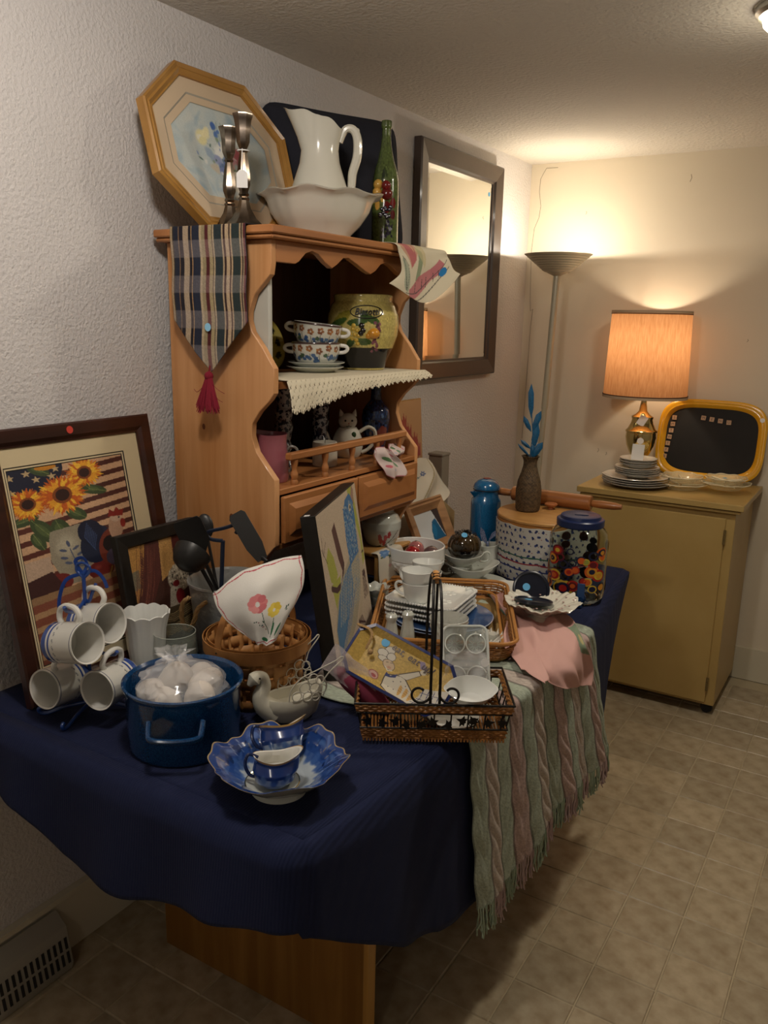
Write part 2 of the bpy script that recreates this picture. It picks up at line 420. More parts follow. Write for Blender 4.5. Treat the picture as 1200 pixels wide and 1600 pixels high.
# navy cloth: flat top plus one hanging skirt, both one sheet
def path_pts():
    P = []
    for x in np.linspace(.02, .86, 60): P.append((x, .900, 0, -1))
    for k in range(1, 12):
        a = -PI/2+PI/2*k/12*.96; P.append((.858+.034*math.cos(a), .934+.034*math.sin(a), math.cos(a), math.sin(a)))
    for y in np.linspace(.936, 2.745, 130): P.append((edge_x(y)+.006, y, 1, 0))
    return P
PP = path_pts(); n_s = len(PP); arc = [0]
for i in range(1, n_s): arc.append(arc[-1]+math.hypot(PP[i][0]-PP[i-1][0], PP[i][1]-PP[i-1][1]))
def drop(i):
    x, y, nx, ny = PP[i]
    if ny < -.5: return float(np.interp(x, [.02, .14, .25, .36, .42, .48, .55, .64, .72, .80, .88], [.105, .115, .14, .19, .205, .205, .20, .185, .165, .15, .14]))
    return float(np.interp(y, [.9, .96, 1.05, 1.15, 1.3, 1.5, 1.9, 2.3, 2.39, 2.43, 2.5, 2.62, 2.745], [.14, .18, .25, .315, .39, .42, .43, .43, .41, .27, .19, .11, .02]))
nt_ = 26; V = []; Fc = []
for i in range(n_s):
    x, y, nx, ny = PP[i]; D = drop(i); s0 = arc[i]
    for k in range(nt_+1):
        t = k/nt_; f = t**1.2
        wv = .5+.5*math.sin(s0*2*PI/.235+1.9*math.sin(s0*4.1)+.8*math.sin(s0*9.3)); wv = wv**1.4
        far = min(1, max(0, (2.6-y)/.25)) if nx > .9 else 1
        out = .004+.010*min(1, t*6)+f*(.010+.024*wv*(D/.25)**.6*(1 if ny < -.5 else (.6 if y < 1.3 else .15)))*far
        if k == 0: z = T
        else: z = T-.004-D*t
        out2 = out-.012 if k == 0 else out-.006*math.exp(-t*18)
        hx = .006*math.sin(s0*31+1)*f
        V.append((max(.0165, x+nx*out2), y+ny*out2, z+hx*.5))
for i in range(n_s-1):
    for k in range(nt_):
        a = i*(nt_+1)+k; Fc.append((a, a+nt_+1, a+nt_+2, a+1))
b = B(); b.add(V, Fc)
# top sheet between x=.02 and the skirt's upper edge
M_ = 24; V = []; Fc = []
tops = [b.v[i*(nt_+1)] for i in range(n_s)]
side = tops[71:]
for (xe, y, z) in side:
    for k in range(M_+1): V.append((.0165+(xe-.0165)*k/M_, y, T+.0006*math.sin(y*90+k)*math.sin(k*1.7)))
for j in range(len(side)-1):
    for k in range(M_):
        a = j*(M_+1)+k; Fc.append((a, a+1, a+M_+2, a+M_+1))
b.add(V, Fc)
near = tops[:71]
b.add([(p[0], p[1], T) for p in near]+[(.0165, side[0][1], T)], [(i, i+1, 71) for i in range(70)])
b.add([near[-1], side[0], (.0165, side[0][1], T)], [(0, 1, 2)])
tag(b.build('tablecloth', NAVYC, solid=.0016, ang=60), 'navy blue cotton tablecloth covering the long table with wavy hem', 'tablecloth')

# ================================================================== HUTCH
HX, HY0, HY1, HT = .37, 1.51, 2.2, 1.766
hu = thing('hutch', 'pine hutch with scalloped sides and two drawers standing on the table', 'hutch', (0, 0, 0))
sil = [(.045, T), (.36, T), (.352, .80), (.322, .86), (.312, .92), (.325, .965), (.348, 1.0), (.372, 1.027), (.374, 1.06), (.374, 1.19), (.349, 1.217), (.318, 1.252), (.304, 1.29), (.306, 1.32), (.329, 1.35), (.36, 1.378), (.373, 1.395),
       (.374, 1.452), (.358, 1.474), (.341, 1.498), (.310, 1.534), (.301, 1.56), (.302, 1.58), (.318, 1.618), (.345, 1.643), (.365, 1.662), (.369, 1.687), (.369, 1.738), (.045, 1.738)]
Mxz = lambda y: Matrix(((1, 0, 0, 0), (0, 0, 1, y), (0, 1, 0, 0), (0, 0, 0, 1)))
for y in (HY0, HY1-.018): B().prism(sil, 0, .018, Mxz(y)).build('side_panel', PINE, hu, bevel=.0015)
for x, z, r in ((.235, 1.08, .007), (.30, .86, .006), (.15, 1.30, .005)): B().lathe([(0, 0), (r*.5, .0006), (r, .0003), (r, 0)], 14).mv(axisM((x, HY0-.0002, z), (0, -1, 0)) @ Matrix.Scale(1.5, 4, (1, 0, 0))).build('knot', mat('pine_knot', '6e3a20', .5), hu)
b = B(); b.box(.03, HX+.022, HY0-.022, HY1+.022, 1.738, 1.742+.006); b.box(.03, HX+.028, HY0-.03, HY1+.03, 1.748, HT)
b.build('top_board', PINEH, hu, bevel=.003)
# scalloped valance under the top, in the y-z plane
vy = [1.528, 1.60, 1.614, 1.64, 1.665, 1.69, 1.72, 1.747, 1.772, 1.797, 1.82, 1.86, 1.90, 1.925, 1.95, 1.975, 2.0, 2.03, 2.07, 2.10, 2.13, 2.182]
vz = [1.690, 1.690, 1.696, 1.716, 1.723, 1.718, 1.70, 1.688, 1.70, 1.716, 1.718, 1.705, 1.690, 1.684, 1.694, 1.712, 1.718, 1.71, 1.692, 1.685, 1.695, 1.715]
Myz = lambda x: Matrix(((0, 0, 1, x), (1, 0, 0, 0), (0, 1, 0, 0), (0, 0, 0, 1)))
B().prism(list(zip(vy, vz))+[(2.182, 1.738), (1.528, 1.738)], 0, .016, Myz(.352)).build('valance', PINEH, hu, bevel=.0012)
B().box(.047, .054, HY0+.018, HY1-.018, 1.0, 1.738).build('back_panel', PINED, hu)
B().box(.054, .362, HY0+.018, HY1-.018, 1.402, 1.42).build('shelf', PINEH, hu, bevel=.001)
B().box(.054, .374, HY0+.018, HY1-.018, 1.150, 1.165).build('drawer_top_board', PINEH, hu, bevel=.002)
B().box(.054, .366, HY0+.018, HY1-.018, 1.012, 1.026).build('drawer_bottom_board', PINEH, hu, bevel=.002)
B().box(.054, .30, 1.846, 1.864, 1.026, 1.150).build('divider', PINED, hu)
def raised(name, y0, y1, z0, z1, x, par):
    d = B(); d.box(x-.014, x, y0, y1, z0, z1); d.build_ = None
    o = d.build(name, PINEH, par, bevel=.003)
    e = .018; V = [(x, y0+e, z0+e), (x, y1-e, z0+e), (x, y1-e, z1-e), (x, y0+e, z1-e)]; k = e+.014
    V += [(x+.009, y0+k, z0+k), (x+.009, y1-k, z0+k), (x+.009, y1-k, z1-k), (x+.009, y0+k, z1-k)]
    B().add(V, [(4, 5, 6, 7), (0, 1, 5, 4), (1, 2, 6, 5), (2, 3, 7, 6), (3, 0, 4, 7)]).build('raised_field', PINEH, o, smooth=False)
    return o
raised('drawer', 1.531, 1.852, 1.030, 1.147, .386, hu); raised('drawer', 1.858, 2.181, 1.030, 1.147, .386, hu)
# plate rail on small turned spindles
rl = B(); rl.box(.352, .372, 1.575, 2.135, 1.228, 1.246); rl = rl.build('gallery_rail', PINEH, hu, bevel=.003)
sp0 = None
for y in (1.60, 1.73, 1.855, 1.98, 2.105):
    if sp0 is None:
        sp0 = B().lathe([(.009, 1.165), (.0095, 1.172), (.007, 1.178), (.0095, 1.188), (.0095, 1.192), (.0065, 1.2), (.0065, 1.206), (.009, 1.218), (.0095, 1.228)], 12).build('spindle', PINEH, hu); o = sp0
    else: o = sp0.copy(); COL.objects.link(o); o.parent = hu
    o.location = (.362, y, 0)

# ================================================================== CABINET BY THE FAR WALL
cb = thing('cabinet', 'old cream painted one-door cabinet on casters in the far corner', 'cabinet', (0, 0, 0))
X0, X1, Y0, Y1 = .535, 1.133, 3.375, 3.84
b = B(); b.box(X0, X1, Y0+.012, Y1, .048, .862); b.build('body', CREAMP, cb, bevel=.002)
b = B(); b.box(X0-.02, X1+.02, Y0-.012, Y1, .862, .872); b.box(X0-.032, X1+.030, Y0-.022, Y1+.004, .876, .900); b.box(X0, X1, Y0, Y1, .870, .878)
b.build('top', CREAMP, cb, bevel=.002)
d_ = B().box(X0+.022, X1-.033, Y0-.002, Y0+.013, .062, .838).build('door', CREAMP, cb, bevel=.002)
for z in (.765, .145):
    hb = B(); hb.box(X1-.036, X1-.026, Y0-.006, Y0-.001, z-.028, z+.028)
    for k in range(3): hb.lathe([(0, z-.03+k*.02), (.0035, z-.03+k*.02), (.0035, z-.012+k*.02), (0, z-.012+k*.02)], 8, cx=X1-.031, cy=Y0-.006)
    hb.build('hinge', mat('painted_hinge', '7d6a42', .5, metal=.4), d_)
for x in (X0+.05, X1-.03):
    for y in (Y0+.045, Y1-.05):
        c = B(); c.lathe([(0, -.008), (.022, -.008), (.025, 0), (.022, .008), (0, .008)], 18, M=Matrix(((1, 0, 0, x), (0, 0, 1, y), (0, 1, 0, .0255), (0, 0, 0, 1))))
        c.box(x-.006, x+.006, y-.013, y+.013, .03, .048); c.build('caster', mat('black_rubber', '161514', .6), cb)

# ================================================================== MIRROR ON THE LEFT WALL
y0, y1, z0, z1 = 2.768, 3.4925, 1.3403, 2.209
mi = thing('wall_mirror', 'large mirror in wide dark brown frame hanging on the left wall', 'mirror', (0, 0, 0))
FR = mat('espresso_frame_wood', '4a3c34', .38, wood=((6, 6, 6), '41352f'), coat=.15)
def frame(yy0, yy1, zz0, zz1, wd, prof, m, par, name='frame_rail', M=None):
    """four mitred rails; prof = [(inset, depth)] from outer edge"""
    C4 = [(yy0, zz0), (yy1, zz0), (yy1, zz1), (yy0, zz1)]; sg = [(1, 1), (-1, 1), (-1, -1), (1, -1)]
    for k in range(4):
        k2 = (k+1) % 4; V = []
        for c, s in ((C4[k], sg[k]), (C4[k2], sg[k2])):
            for ins, dep in prof: V.append((dep, c[0]+s[0]*ins, c[1]+s[1]*ins))
        n = len(prof); Fc = [(i, i+1, n+i+1, n+i) for i in range(n-1)]+[(n-1, 0, n, 2*n-1), tuple(range(n)), tuple(range(2*n-1, n-1, -1))]
        bb = B().add(V, Fc)
        if M is not None: bb.mv(M)
        bb.build(name, m, par, smooth=False)
frame(y0, y1, z0, z1, .075, [(0, .004), (0, .033), (.006, .038), (.062, .030), (.068, .022), (.075, .020), (.075, .004)], FR, mi)
B().box(.004, .012, y0+.06, y1-.06, z0+.06, z1-.06).build('backing', BLACKW, mi)
MIR = mat('mirror_silver', 'eef0ee', .0, metal=1)
bv = .018; yy = (y0+.074, y1-.074); zz = (z0+.074, z1-.074)
V = [(.018, yy[0], zz[0]), (.018, yy[1], zz[0]), (.018, yy[1], zz[1]), (.018, yy[0], zz[1])]+[(.0195, yy[0]+bv, zz[0]+bv), (.0195, yy[1]-bv, zz[0]+bv), (.0195, yy[1]-bv, zz[1]-bv), (.0195, yy[0]+bv, zz[1]-bv)]
V += [(.013, yy[0], zz[0]), (.013, yy[1], zz[0]), (.013, yy[1], zz[1]), (.013, yy[0], zz[1])]
B().add(V, [(4, 5, 6, 7), (0, 1, 5, 4), (1, 2, 6, 5), (2, 3, 7, 6), (3, 0, 4, 7), (8, 11, 10, 9), (0, 8, 9, 1), (1, 9, 10, 2), (2, 10, 11, 3), (3, 11, 8, 0)]).build('mirror_glass', MIR, mi, smooth=False)
disc('sticker', STICK, mi, axisM((.0197, yy[1]-.035, zz[1]-.045), (1, 0, 0)), .009)

# ================================================================== TORCHIERE
fl = thing('floor_lamp', 'tall grey torchiere floor lamp with ribbed bowl in the corner', 'lamp', (.262, 3.60, 0))
B().lathe([(.0, 0), (.13, 0), (.13, .012), (.11, .022), (.03, .03), (.02, .05)], 36, cx=-.0545).build('base', GREYPL, fl)
P_ = B(); P_.lathe([(.0125, .04), (.0125, 1.190)], 20); P_.lathe([(.0145, 1.187), (.0145, 1.190), (.0145, 1.775)], 20); P_.mv(Matrix(((1, 0, .031, -.0552), (0, 1, 0, 0), (0, 0, 1, 0), (0, 0, 0, 1)))); P_.build('pole', GREYPL, fl)
pr = [(.018, 1.768), (.030, 1.775), (.042, 1.779), (.045, 1.783), (.056, 1.784)]
for k in range(8): r0 = .056+.088*(k/8); r1 = .056+.088*((k+1)/8); zz0 = 1.784+.072*(k/8); zz1 = 1.784+.072*((k+1)/8); pr += [(r0, zz0+.001), (r1, zz1-.001), (r1+.0015, zz1)]
pr += [(.147, 1.858), (.142, 1.858), (.054, 1.790), (.0, 1.788)]
B().lathe(pr, 56).build('bowl', GREYPL, fl)
B().lathe([(.02, 1.79), (.02, 1.81), (.012, 1.812)], 14).build('socket', PAPER, fl)
B().lathe([(.0, 1.812), (.013, 1.815), (.016, 1.828), (.013, 1.842), (0, 1.846)], 14).build('bulb', mat('lit_bulb', 'ffd9a0', .5, emit=30), fl)
bpy.data.objects['torchiere_light'].location = (.262, 3.60, 1.848)

# ================================================================== TABLE LAMP ON THE CABINET
tl = thing('table_lamp', 'brass urn table lamp with tall tan drum shade on the cabinet', 'lamp', (.662, 3.698, .9))
B().lathe([(0, 0), (.052, 0), (.052, .010), (.040, .018), (.030, .030), (.022, .045), (.022, .055), (.028, .062), (.020, .07), (.024, .085), (.045, .115), (.060, .150), (.066, .185), (.064, .205), (.068, .208), (.068, .214), (.060, .220), (.048, .245), (.044, .262), (.047, .27), (.047, .275), (.030, .285), (.018, .30), (.012, .34), (.012, .42)], 40).build('urn_body', BRASS, tl)
SHD = bpy.data.materials.new('lit_linen_shade'); SHD.use_nodes = True; nt = SHD.node_tree; nt.nodes.clear()
ou = nt.nodes.new('ShaderNodeOutputMaterial'); df = nt.nodes.new('ShaderNodeBsdfDiffuse'); tr = nt.nodes.new('ShaderNodeBsdfTranslucent'); mxs = nt.nodes.new('ShaderNodeMixShader')
tc = nt.nodes.new('ShaderNodeTexCoord'); mp = nt.nodes.new('ShaderNodeMapping'); mp.inputs['Scale'].default_value = (160, 160, 22); nz = nt.nodes.new('ShaderNodeTexNoise'); nz.inputs['Scale'].default_value = 1; nz.inputs['Detail'].default_value = 4
rmp = nt.nodes.new('ShaderNodeValToRGB'); rmp.color_ramp.elements[0].position = .3; rmp.color_ramp.elements[1].position = .65; rmp.color_ramp.elements[0].color = lin('a87850')+(1,); rmp.color_ramp.elements[1].color = lin('b98a60')+(1,)
nt.links.new(tc.outputs['Object'], mp.inputs[0]); nt.links.new(mp.outputs[0], nz.inputs[0]); nt.links.new(nz.outputs[0], rmp.inputs[0])
nt.links.new(rmp.outputs[0], df.inputs[0]); nt.links.new(rmp.outputs[0], tr.inputs[0]); mxs.inputs[0].default_value = .42
nt.links.new(df.outputs[0], mxs.inputs[1]); nt.links.new(tr.outputs[0], mxs.inputs[2]); nt.links.new(mxs.outputs[0], ou.inputs[0])
sh = B().lathe([(.177, .358), (.1655, .724)], 56, cap0=False, cap1=False).build('lamp_shade', SHD, tl)
for z, r in ((.358, .1785), (.716, .167)):
    B().lathe([(r, z), (r+.001, z), (r+.001, z+.010), (r, z+.010)], 56, cap0=False, cap1=False).build('trim_band', mat('cream_trim', 'b9a184', .8), sh)
    zz = z+.0125 if z < .5 else z-.0028
    B().lathe([(r-.001, zz-.002), (r+.0012, zz-.002), (r+.0012, zz+.002), (r-.001, zz+.002)], 56, cap0=False, cap1=False).build('trim_cord', mat('brown_cord', '3a241a', .8), sh)
sp = B()
for k in range(3): a = k*2*PI/3; sp.tube([(.0, 0, .70), (.166*math.cos(a), .166*math.sin(a), .715)], .0015, 5)
sp.tube([(0, 0, .42), (.05, 0, .5), (.055, 0, .6), (0, 0, .70)], .0015, 5); sp.tube([(0, 0, .42), (-.05, 0, .5), (-.055, 0, .6), (0, 0, .70)], .0015, 5); sp.build('harp', BRASS, tl)
B().lathe([(.018, .42), (.018, .47), (.008, .475)], 12).build('socket', BRASS, tl)
B().ball((0, 0, .53), .03, 14, 10).build('bulb', mat('lamp_glass', 'ffd9a0', .5, emit=25), tl)
bpy.data.objects['table_lamp_light'].location = (.662, 3.698, 1.50)
dirc = Vector((.94, -3.698, 0)).normalized()
B().box(-.017, .017, -.0006, .0006, -.022, .022).mv(axisM((dirc.x*.05, dirc.y*.05, .262), (0, 0, 1), (dirc.x, dirc.y, 0)) @ Matrix.Rotation(PI/2, 4, 'Z') @ Matrix.Rotation(.5, 4, 'Y')).build('price_tag', PAPER, tl)
disc('sticker', PAPER, tl, axisM((dirc.x*.066, dirc.y*.066, .175), (dirc.x, dirc.y, 0)), .014)

# ================================================================== ON TOP OF THE HUTCH
HT += .0005
Rh = Vector((.8503, .5263, 0)); Th = Vector((.5263, -.8503, 0)); UP = Vector((0, 0, 1))
def basis(o, x, y, z): return Matrix(((x[0], y[0], z[0], o[0]), (x[1], y[1], z[1], o[1]), (x[2], y[2], z[2], o[2]), (0, 0, 0, 1)))
def leanM(o, along, lean, h):
    """local x = depth (front normal), y = along, z = up the leaning plane; lean = top offset backwards vector"""
    a = Vector(along).normalized(); u = Vector((lean[0], lean[1], h)).normalized(); n = a.cross(u).normalized()
    return basis(o, n, a, u)
# octagonal watercolour
oc = thing('octagonal_picture', 'octagonal oak framed floral watercolour leaning on the wall above the hutch', 'picture', (0, 0, 0))
Mo = leanM((.148, 1.652, HT), (0, 1, 0), (-.100, 0), .375)
Ho = .385
def octo(ins):
    hw, hh, cx_, cz_ = .25-ins, Ho/2-ins, .128, .110
    k = ins*.42; cx_ -= ins*.55-k*.0; cz_ -= ins*.5
    return [(-hw+cx_, -hh), (hw-cx_, -hh), (hw, -hh+cz_), (hw, hh-cz_), (hw-cx_, hh), (-hw+cx_, hh), (-hw, hh-cz_), (-hw, -hh+cz_)]
OAKG = mat('golden_oak', 'a87c3c', .4, wood=((40, 5, 5), '986c30'), coat=.25)
prof = [(0, .0), (0, .022), (.004, .026), (.012, .022), (.016, .024), (.024, .018), (.028, .018), (.028, .0)]
rings = [[(d, y, z+Ho/2) for y, z in octo(i)] for i, d in prof]
for k in range(8):
    k2 = (k+1) % 8; V = [r[k] for r in rings]+[r[k2] for r in rings]; n = len(rings)
    B().add(V, [(i, i+1, n+i+1, n+i) for i in range(n-1)]+[(n-1, 0, n, 2*n-1)]+[tuple(range(n)), tuple(range(2*n-1, n-1, -1))]).mv(Mo).build('frame_rail', OAKG, oc, smooth=False)
def octsheet(name, ins, d, m, par, ins2=None, d2=None):
    a = [(d, y, z+Ho/2) for y, z in octo(ins)]
    if ins2 is None: return B().add(a, [tuple(range(8))]).mv(Mo).build(name, m, par, smooth=False)
    c = [(d2, y, z+Ho/2) for y, z in octo(ins2)]
    return B().add(a+c, [(i, (i+1) % 8, 8+(i+1) % 8, 8+i) for i in range(8)]).mv(Mo).build(name, m, par, smooth=False)
MATB = mat('beige_mat_board', 'c3ad90', .85); MATG = mat('grey_mat_line', '9a9384', .85)
octsheet('mat_board', .024, .012, MATB, oc, .062, .012)
octsheet('mat_line', .062, .0122, MATG, oc, .066, .0105); octsheet('mat_board', .066, .0105, MATB, oc, .083, .0105)
cv = Cv(220, 160, 'b9c0bb')
for k in range(90): x, y = RNG.uniform(0, 1), RNG.uniform(0, .72); cv.ell(x, y, RNG.uniform(.03, .12), RNG.uniform(.02, .09), random.choice(['8fa4b0', 'b9bfba', '9cb0b8', 'c4c4ba', '7c98aa']), RNG.uniform(0, 3), .35, soft=1)
for k in range(26): a = -PI/2+RNG.uniform(-1.0, 1.0); cv.line([(.5, .42), (.5+.3*math.cos(a), .42+.32*math.sin(a))], .008, random.choice(['6d8480', '8da0a0', 'b9c3b8']), .6)
for x, y, r, c in ((.30, .26, .07, 'd8cf9c'), (.34, .22, .05, 'e0d6a8'), (.44, .14, .035, '3f62a0'), (.47, .2, .03, '4d6fa8'), (.52, .30, .09, 'dcdcd2'), (.46, .36, .06, 'd9dad3'), (.58, .38, .07, 'c9929a'), (.66, .34, .06, 'ad5560'), (.68, .4, .05, 'b3616c'), (.55, .44, .05, 'd6a39a'),
                   (.50, .43, .05, '5b6fa8'), (.42, .42, .06, '8d96b4'), (.46, .48, .05, '6a79a6'), (.64, .5, .05, 'c99a9a'), (.58, .5, .05, '6d8060'), (.36, .38, .05, '8fa0b0'), (.38, .5, .05, 'b7ad9a')):
    for q in range(5): cv.ell(x+RNG.uniform(-.02, .02), y+RNG.uniform(-.02, .02), r*RNG.uniform(.6, 1), r*RNG.uniform(.5, .9), c, RNG.uniform(0, 3), .85, soft=.7)
for q in range(30): a = RNG.uniform(0, 6.28); r = RNG.uniform(.04, .26); cv.ell(.5+r*math.cos(a)*1.1, .36+r*math.sin(a)*.75, RNG.uniform(.012, .03), RNG.uniform(.008, .022), random.choice(['4f6a86', '3d5a50', 'a35a64', 'd8d6cc', '6b7fae', '7d8f70', 'e0ded4', 'b98a94']), RNG.uniform(0, 3), .75, soft=.8)
cv.poly([(.53, .5), (.68, .5), (.67, .63), (.63, .70), (.57, .70), (.54, .63)], 'd5cec0', .85); cv.ell(.6, .5, .075, .02, 'e6e0d2')
cv.ell(.45, .66, .2, .03, '7f9ab4', 0, .6, 1); cv.speck(.02, 3)
o_in = octo(.081); yh = max(p[0] for p in o_in); zh = max(p[1] for p in o_in)
def Socto(u, v):
    z = (1-2*v)*zh; lim = np.where(np.abs(z) > o_in[3][1], yh-(np.abs(z)-o_in[3][1])/(zh-o_in[3][1]+1e-9)*(yh-o_in[4][0]), yh); y = (2*u-1)*lim
    P = [Mo[i][0]*.008+Mo[i][1]*y+Mo[i][2]*(z+Ho/2)+Mo[i][3] for i in range(3)]; return P
cvmesh('watercolour_print', cv, Socto, VP, oc)
octsheet('backing', .01, .003, MATB, oc)

# silver candlesticks
def candlestick(x, y, H, label, tagged):
    t = thing('candlestick', label, 'candlestick', (x, y, HT), .3, 'silver candlesticks on the hutch')
    s = H/.235; pr = [(0, 0), (.047, 0), (.047, .004), (.042, .010), (.030, .020), (.017, .040), (.012, .056), (.014, .060), (.010, .064), (.013, .068), (.010, .073), (.016, .088), (.0165, .10), (.013, .13), (.009, .150), (.012, .154), (.009, .158),
          (.012, .163), (.016, .172), (.0175, .195), (.021, .215), (.024, .222), (.024, .225), (.014, .225), (.012, .20), (0, .20)]
    B().lathe([(r, z*s) for r, z in pr], 8).build('stem', SILVER, t, ang=25)
    if tagged:
        tg = B(); w_, h_ = .0125, .019
        tg.prism([(-w_, -h_), (w_, -h_), (w_, h_*.6), (w_*.45, h_), (-w_*.45, h_), (-w_, h_*.6)], 0, .0007)
        c, s2 = math.cos(-.3), math.sin(-.3)
        rot = Matrix.Rotation(-.3, 4, 'Z')
        p = rot @ (Th*.022)
        tt = tg.mv(basis((p.x, p.y, .105), rot @ Rh, UP, rot @ Th)).build('price_tag', PAPER, t, smooth=False)
        q = rot @ (Th*.018)
        B().tube([(q.x*.7, q.y*.7, .171), (q.x, q.y, .15), (p.x, p.y, .124)], .0009, 5).tube([(.0135*math.cos(a), .0135*math.sin(a), .168) for a in np.linspace(0, 2*PI, 17)[:-1]], .0014, 5, closed=True).build('string', PAPER, t)
    return t
candlestick(.178, 1.590, .244, 'shorter tarnished silver candlestick standing left of the tagged one', False)
candlestick(.262, 1.545, .256, 'taller tarnished silver candlestick with white paper tag on string', True)

# navy cushion
def cushion(t, W, H, D, m):
    n = 34; V = []; Fc = []
    for side in (1, -1):
        for i in range(n+1):
            for j in range(n+1):
                u = 2*i/n-1; v = 2*j/n-1
                e = (1-abs(u)**2.6)*(1-abs(v)**2.6); cr = 1-.085*(abs(u)*abs(v))**7; pin = (1-.03*(1-u*u)*(abs(v)**3))*cr; pin2 = (1-.03*(1-v*v)*(abs(u)**3))*cr
                d = side*(D/2)*max(e, 0)**.42+.004*math.sin(u*9+v*3)*e
                V.append((d, u*W/2*pin2, v*H/2*pin+H/2))
    for s in range(2):
        b0 = s*(n+1)**2
        for i in range(n):
            for j in range(n):
                a = b0+i*(n+1)+j; Fc.append((a, a+n+1, a+n+2, a+1))
    return B().add(V, Fc)
pl = thing('cushion', 'dark navy square cushion leaning behind the white pitcher', 'cushion')
VELV = mat('navy_cushion_cotton', '191a23', .95, noise=(9, .4), color2='21222c', bump=(400, .2))
Mc = leanM((.155, 2.095, HT+.001), (.17, .39, 0), (-.055, .02), .38)
cushion(pl, .455, .385, .10, VELV).mv(Mc).build('cover', VELV, pl)
W_, H_ = .455, .385; ppts = []
for k in range(80):
    a = k/80*4; s, f = int(a), a-int(a); u, v = [(2*f-1, -1), (1, 2*f-1), (1-2*f, 1), (-1, 1-2*f)][s]
    cr = 1-.085*(abs(u)*abs(v))**7; ppts.append((0, u*W_/2*(1-.03*(1-v*v)*(abs(u)**3))*cr, v*H_/2*(1-.03*(1-u*u)*(abs(v)**3))*cr+H_/2))
B().tube(ppts, .004, 6, closed=True).mv(Mc).build('piping', VELV, pl)

# wash basin and pitcher
ba = thing('wash_basin', 'large white scalloped wash basin holding the pitcher on the hutch', 'basin', (.266, 1.833, HT), .45)
def wv(a, i, r, z):
    k = min(1, max(0, (r-.07)/.08)); return r*(1+.05*k*math.cos(4*a)+.012*k*math.cos(16*a)), z+.004*k*math.cos(8*a)
B().lathe([(0, .008), (.068, .008), (.072, 0), (.078, 0), (.082, .012), (.105, .035), (.125, .065), (.132, .088), (.140, .100), (.155, .106), (.157, .109), (.150, .111), (.135, .106), (.125, .092), (.115, .065), (.095, .035), (.06, .018), (0, .016)], 64, wv).build('bowl', CREAMG, ba)
pt = thing('water_pitcher', 'tall white porcelain pitcher with scrolled handle standing in the basin', 'pitcher', (.256, 1.848, HT+.018), 0)
lip = PI+math.atan2(.5263, .8503)   # lip points picture-left
def wp(a, i, r, z):
    k = min(1, max(0, (z-.20)/.08)); c = math.cos(a-lip)
    return r*(1+k*.52*max(0, c)**3)+.0, z+k*(.020*max(0, c)**2-.028*max(0, -c)+.004*math.cos(6*(a-lip)))*1.0
B().lathe([(0, 0), (.055, 0), (.058, .006), (.06, .012), (.074, .04), (.079, .07), (.074, .105), (.062, .14), (.052, .17), (.048, .20), (.050, .225), (.055, .25), (.060, .275), (.0615, .278), (.058, .277), (.052, .25), (.046, .21), (.046, .19), (.05, .165), (.07, .10), (.07, .05), (0, .01)], 56, wp).build('body', CREAMG, pt)
hd = [Rh*.050+UP*.222, Rh*.064+UP*.252, Rh*.084+UP*.254, Rh*.096+UP*.232, Rh*.096+UP*.19, Rh*.085+UP*.15, Rh*.083+UP*.125, Rh*.080+UP*.105, Rh*.070+UP*.108]
hp = smoothpts(hd, 5); B().tube(hp, [.0085+.003*math.sin(PI*i/len(hp)) for i in range(len(hp))], 10).ball(Rh*.094+UP*.250, .008).ball(Rh*.086+UP*.108, .008).build('handle', CREAMG, pt)

# painted olive bottle
bo = thing('painted_bottle', 'green bottle with relief painted fruit beside the pitcher', 'bottle', (.300, 2.100, HT))
bp_ = [(.0135, .335), (.015, .333), (.015, .318), (.0125, .314), (.0125, .295), (.015, .27), (.022, .235), (.032, .205), (.0365, .18), (.0375, .15), (.0375, .01), (.036, 0), (0, 0)]
cv = Cv(120, 150, '4c5a2e'); cv.speck(.10, 5, 2)
for (x, y, r, c) in ((.42, .62, .035, 'caa04a'), (.40, .72, .034, 'c99a45'), (.47, .66, .03, 'd2a94c'), (.54, .62, .04, '6b1616'), (.52, .74, .045, '5a1010'), (.60, .7, .04, '641414'), (.60, .8, .035, '4d0e10')):
    cv.ell(x, y+.04, r, r*1.2, c)
for k in range(26): cv.ell(.46+RNG.uniform(0, .14), .90+RNG.uniform(0, .14), .014, .016, random.choice(['1b1a26', '3a3d50', '2a2334', '8f92a0']))
cv.ell(.47, .5, .02, .06, '1c2a12', .1); cv.ell(.5, .47, .015, .05, '2c3a1a', -.4)
ang = math.atan2(-.8503, .5263)
cvmesh('bottle_body', cv, revS(bp_, ang-PI, ang+PI), VC, bo)
for x, z, r, c in ((-.020, .165, .014, 'c79b45'), (-.022, .145, .014, 'cf9f48'), (.002, .162, .014, '6b1616'), (.004, .140, .017, '5c1010')):
    q = Rh*x+Th*math.sqrt(.0365**2-x*x); B().ball((q.x, q.y, z), r, 12, 8, (1, 1, 1)).build('relief_fruit', mat('fruit_'+c, c, .2, coat=.6), bo)
gr = B()
for k in range(16): x = RNG.uniform(-.016, .020); q = Rh*x+Th*.0365; gr.ball((q.x, q.y, .108-RNG.uniform(0, .03)), .0055, 8, 6)
gr.build('relief_grapes', mat('fruit_grapes', '1b1a28', .2, coat=.6), bo)

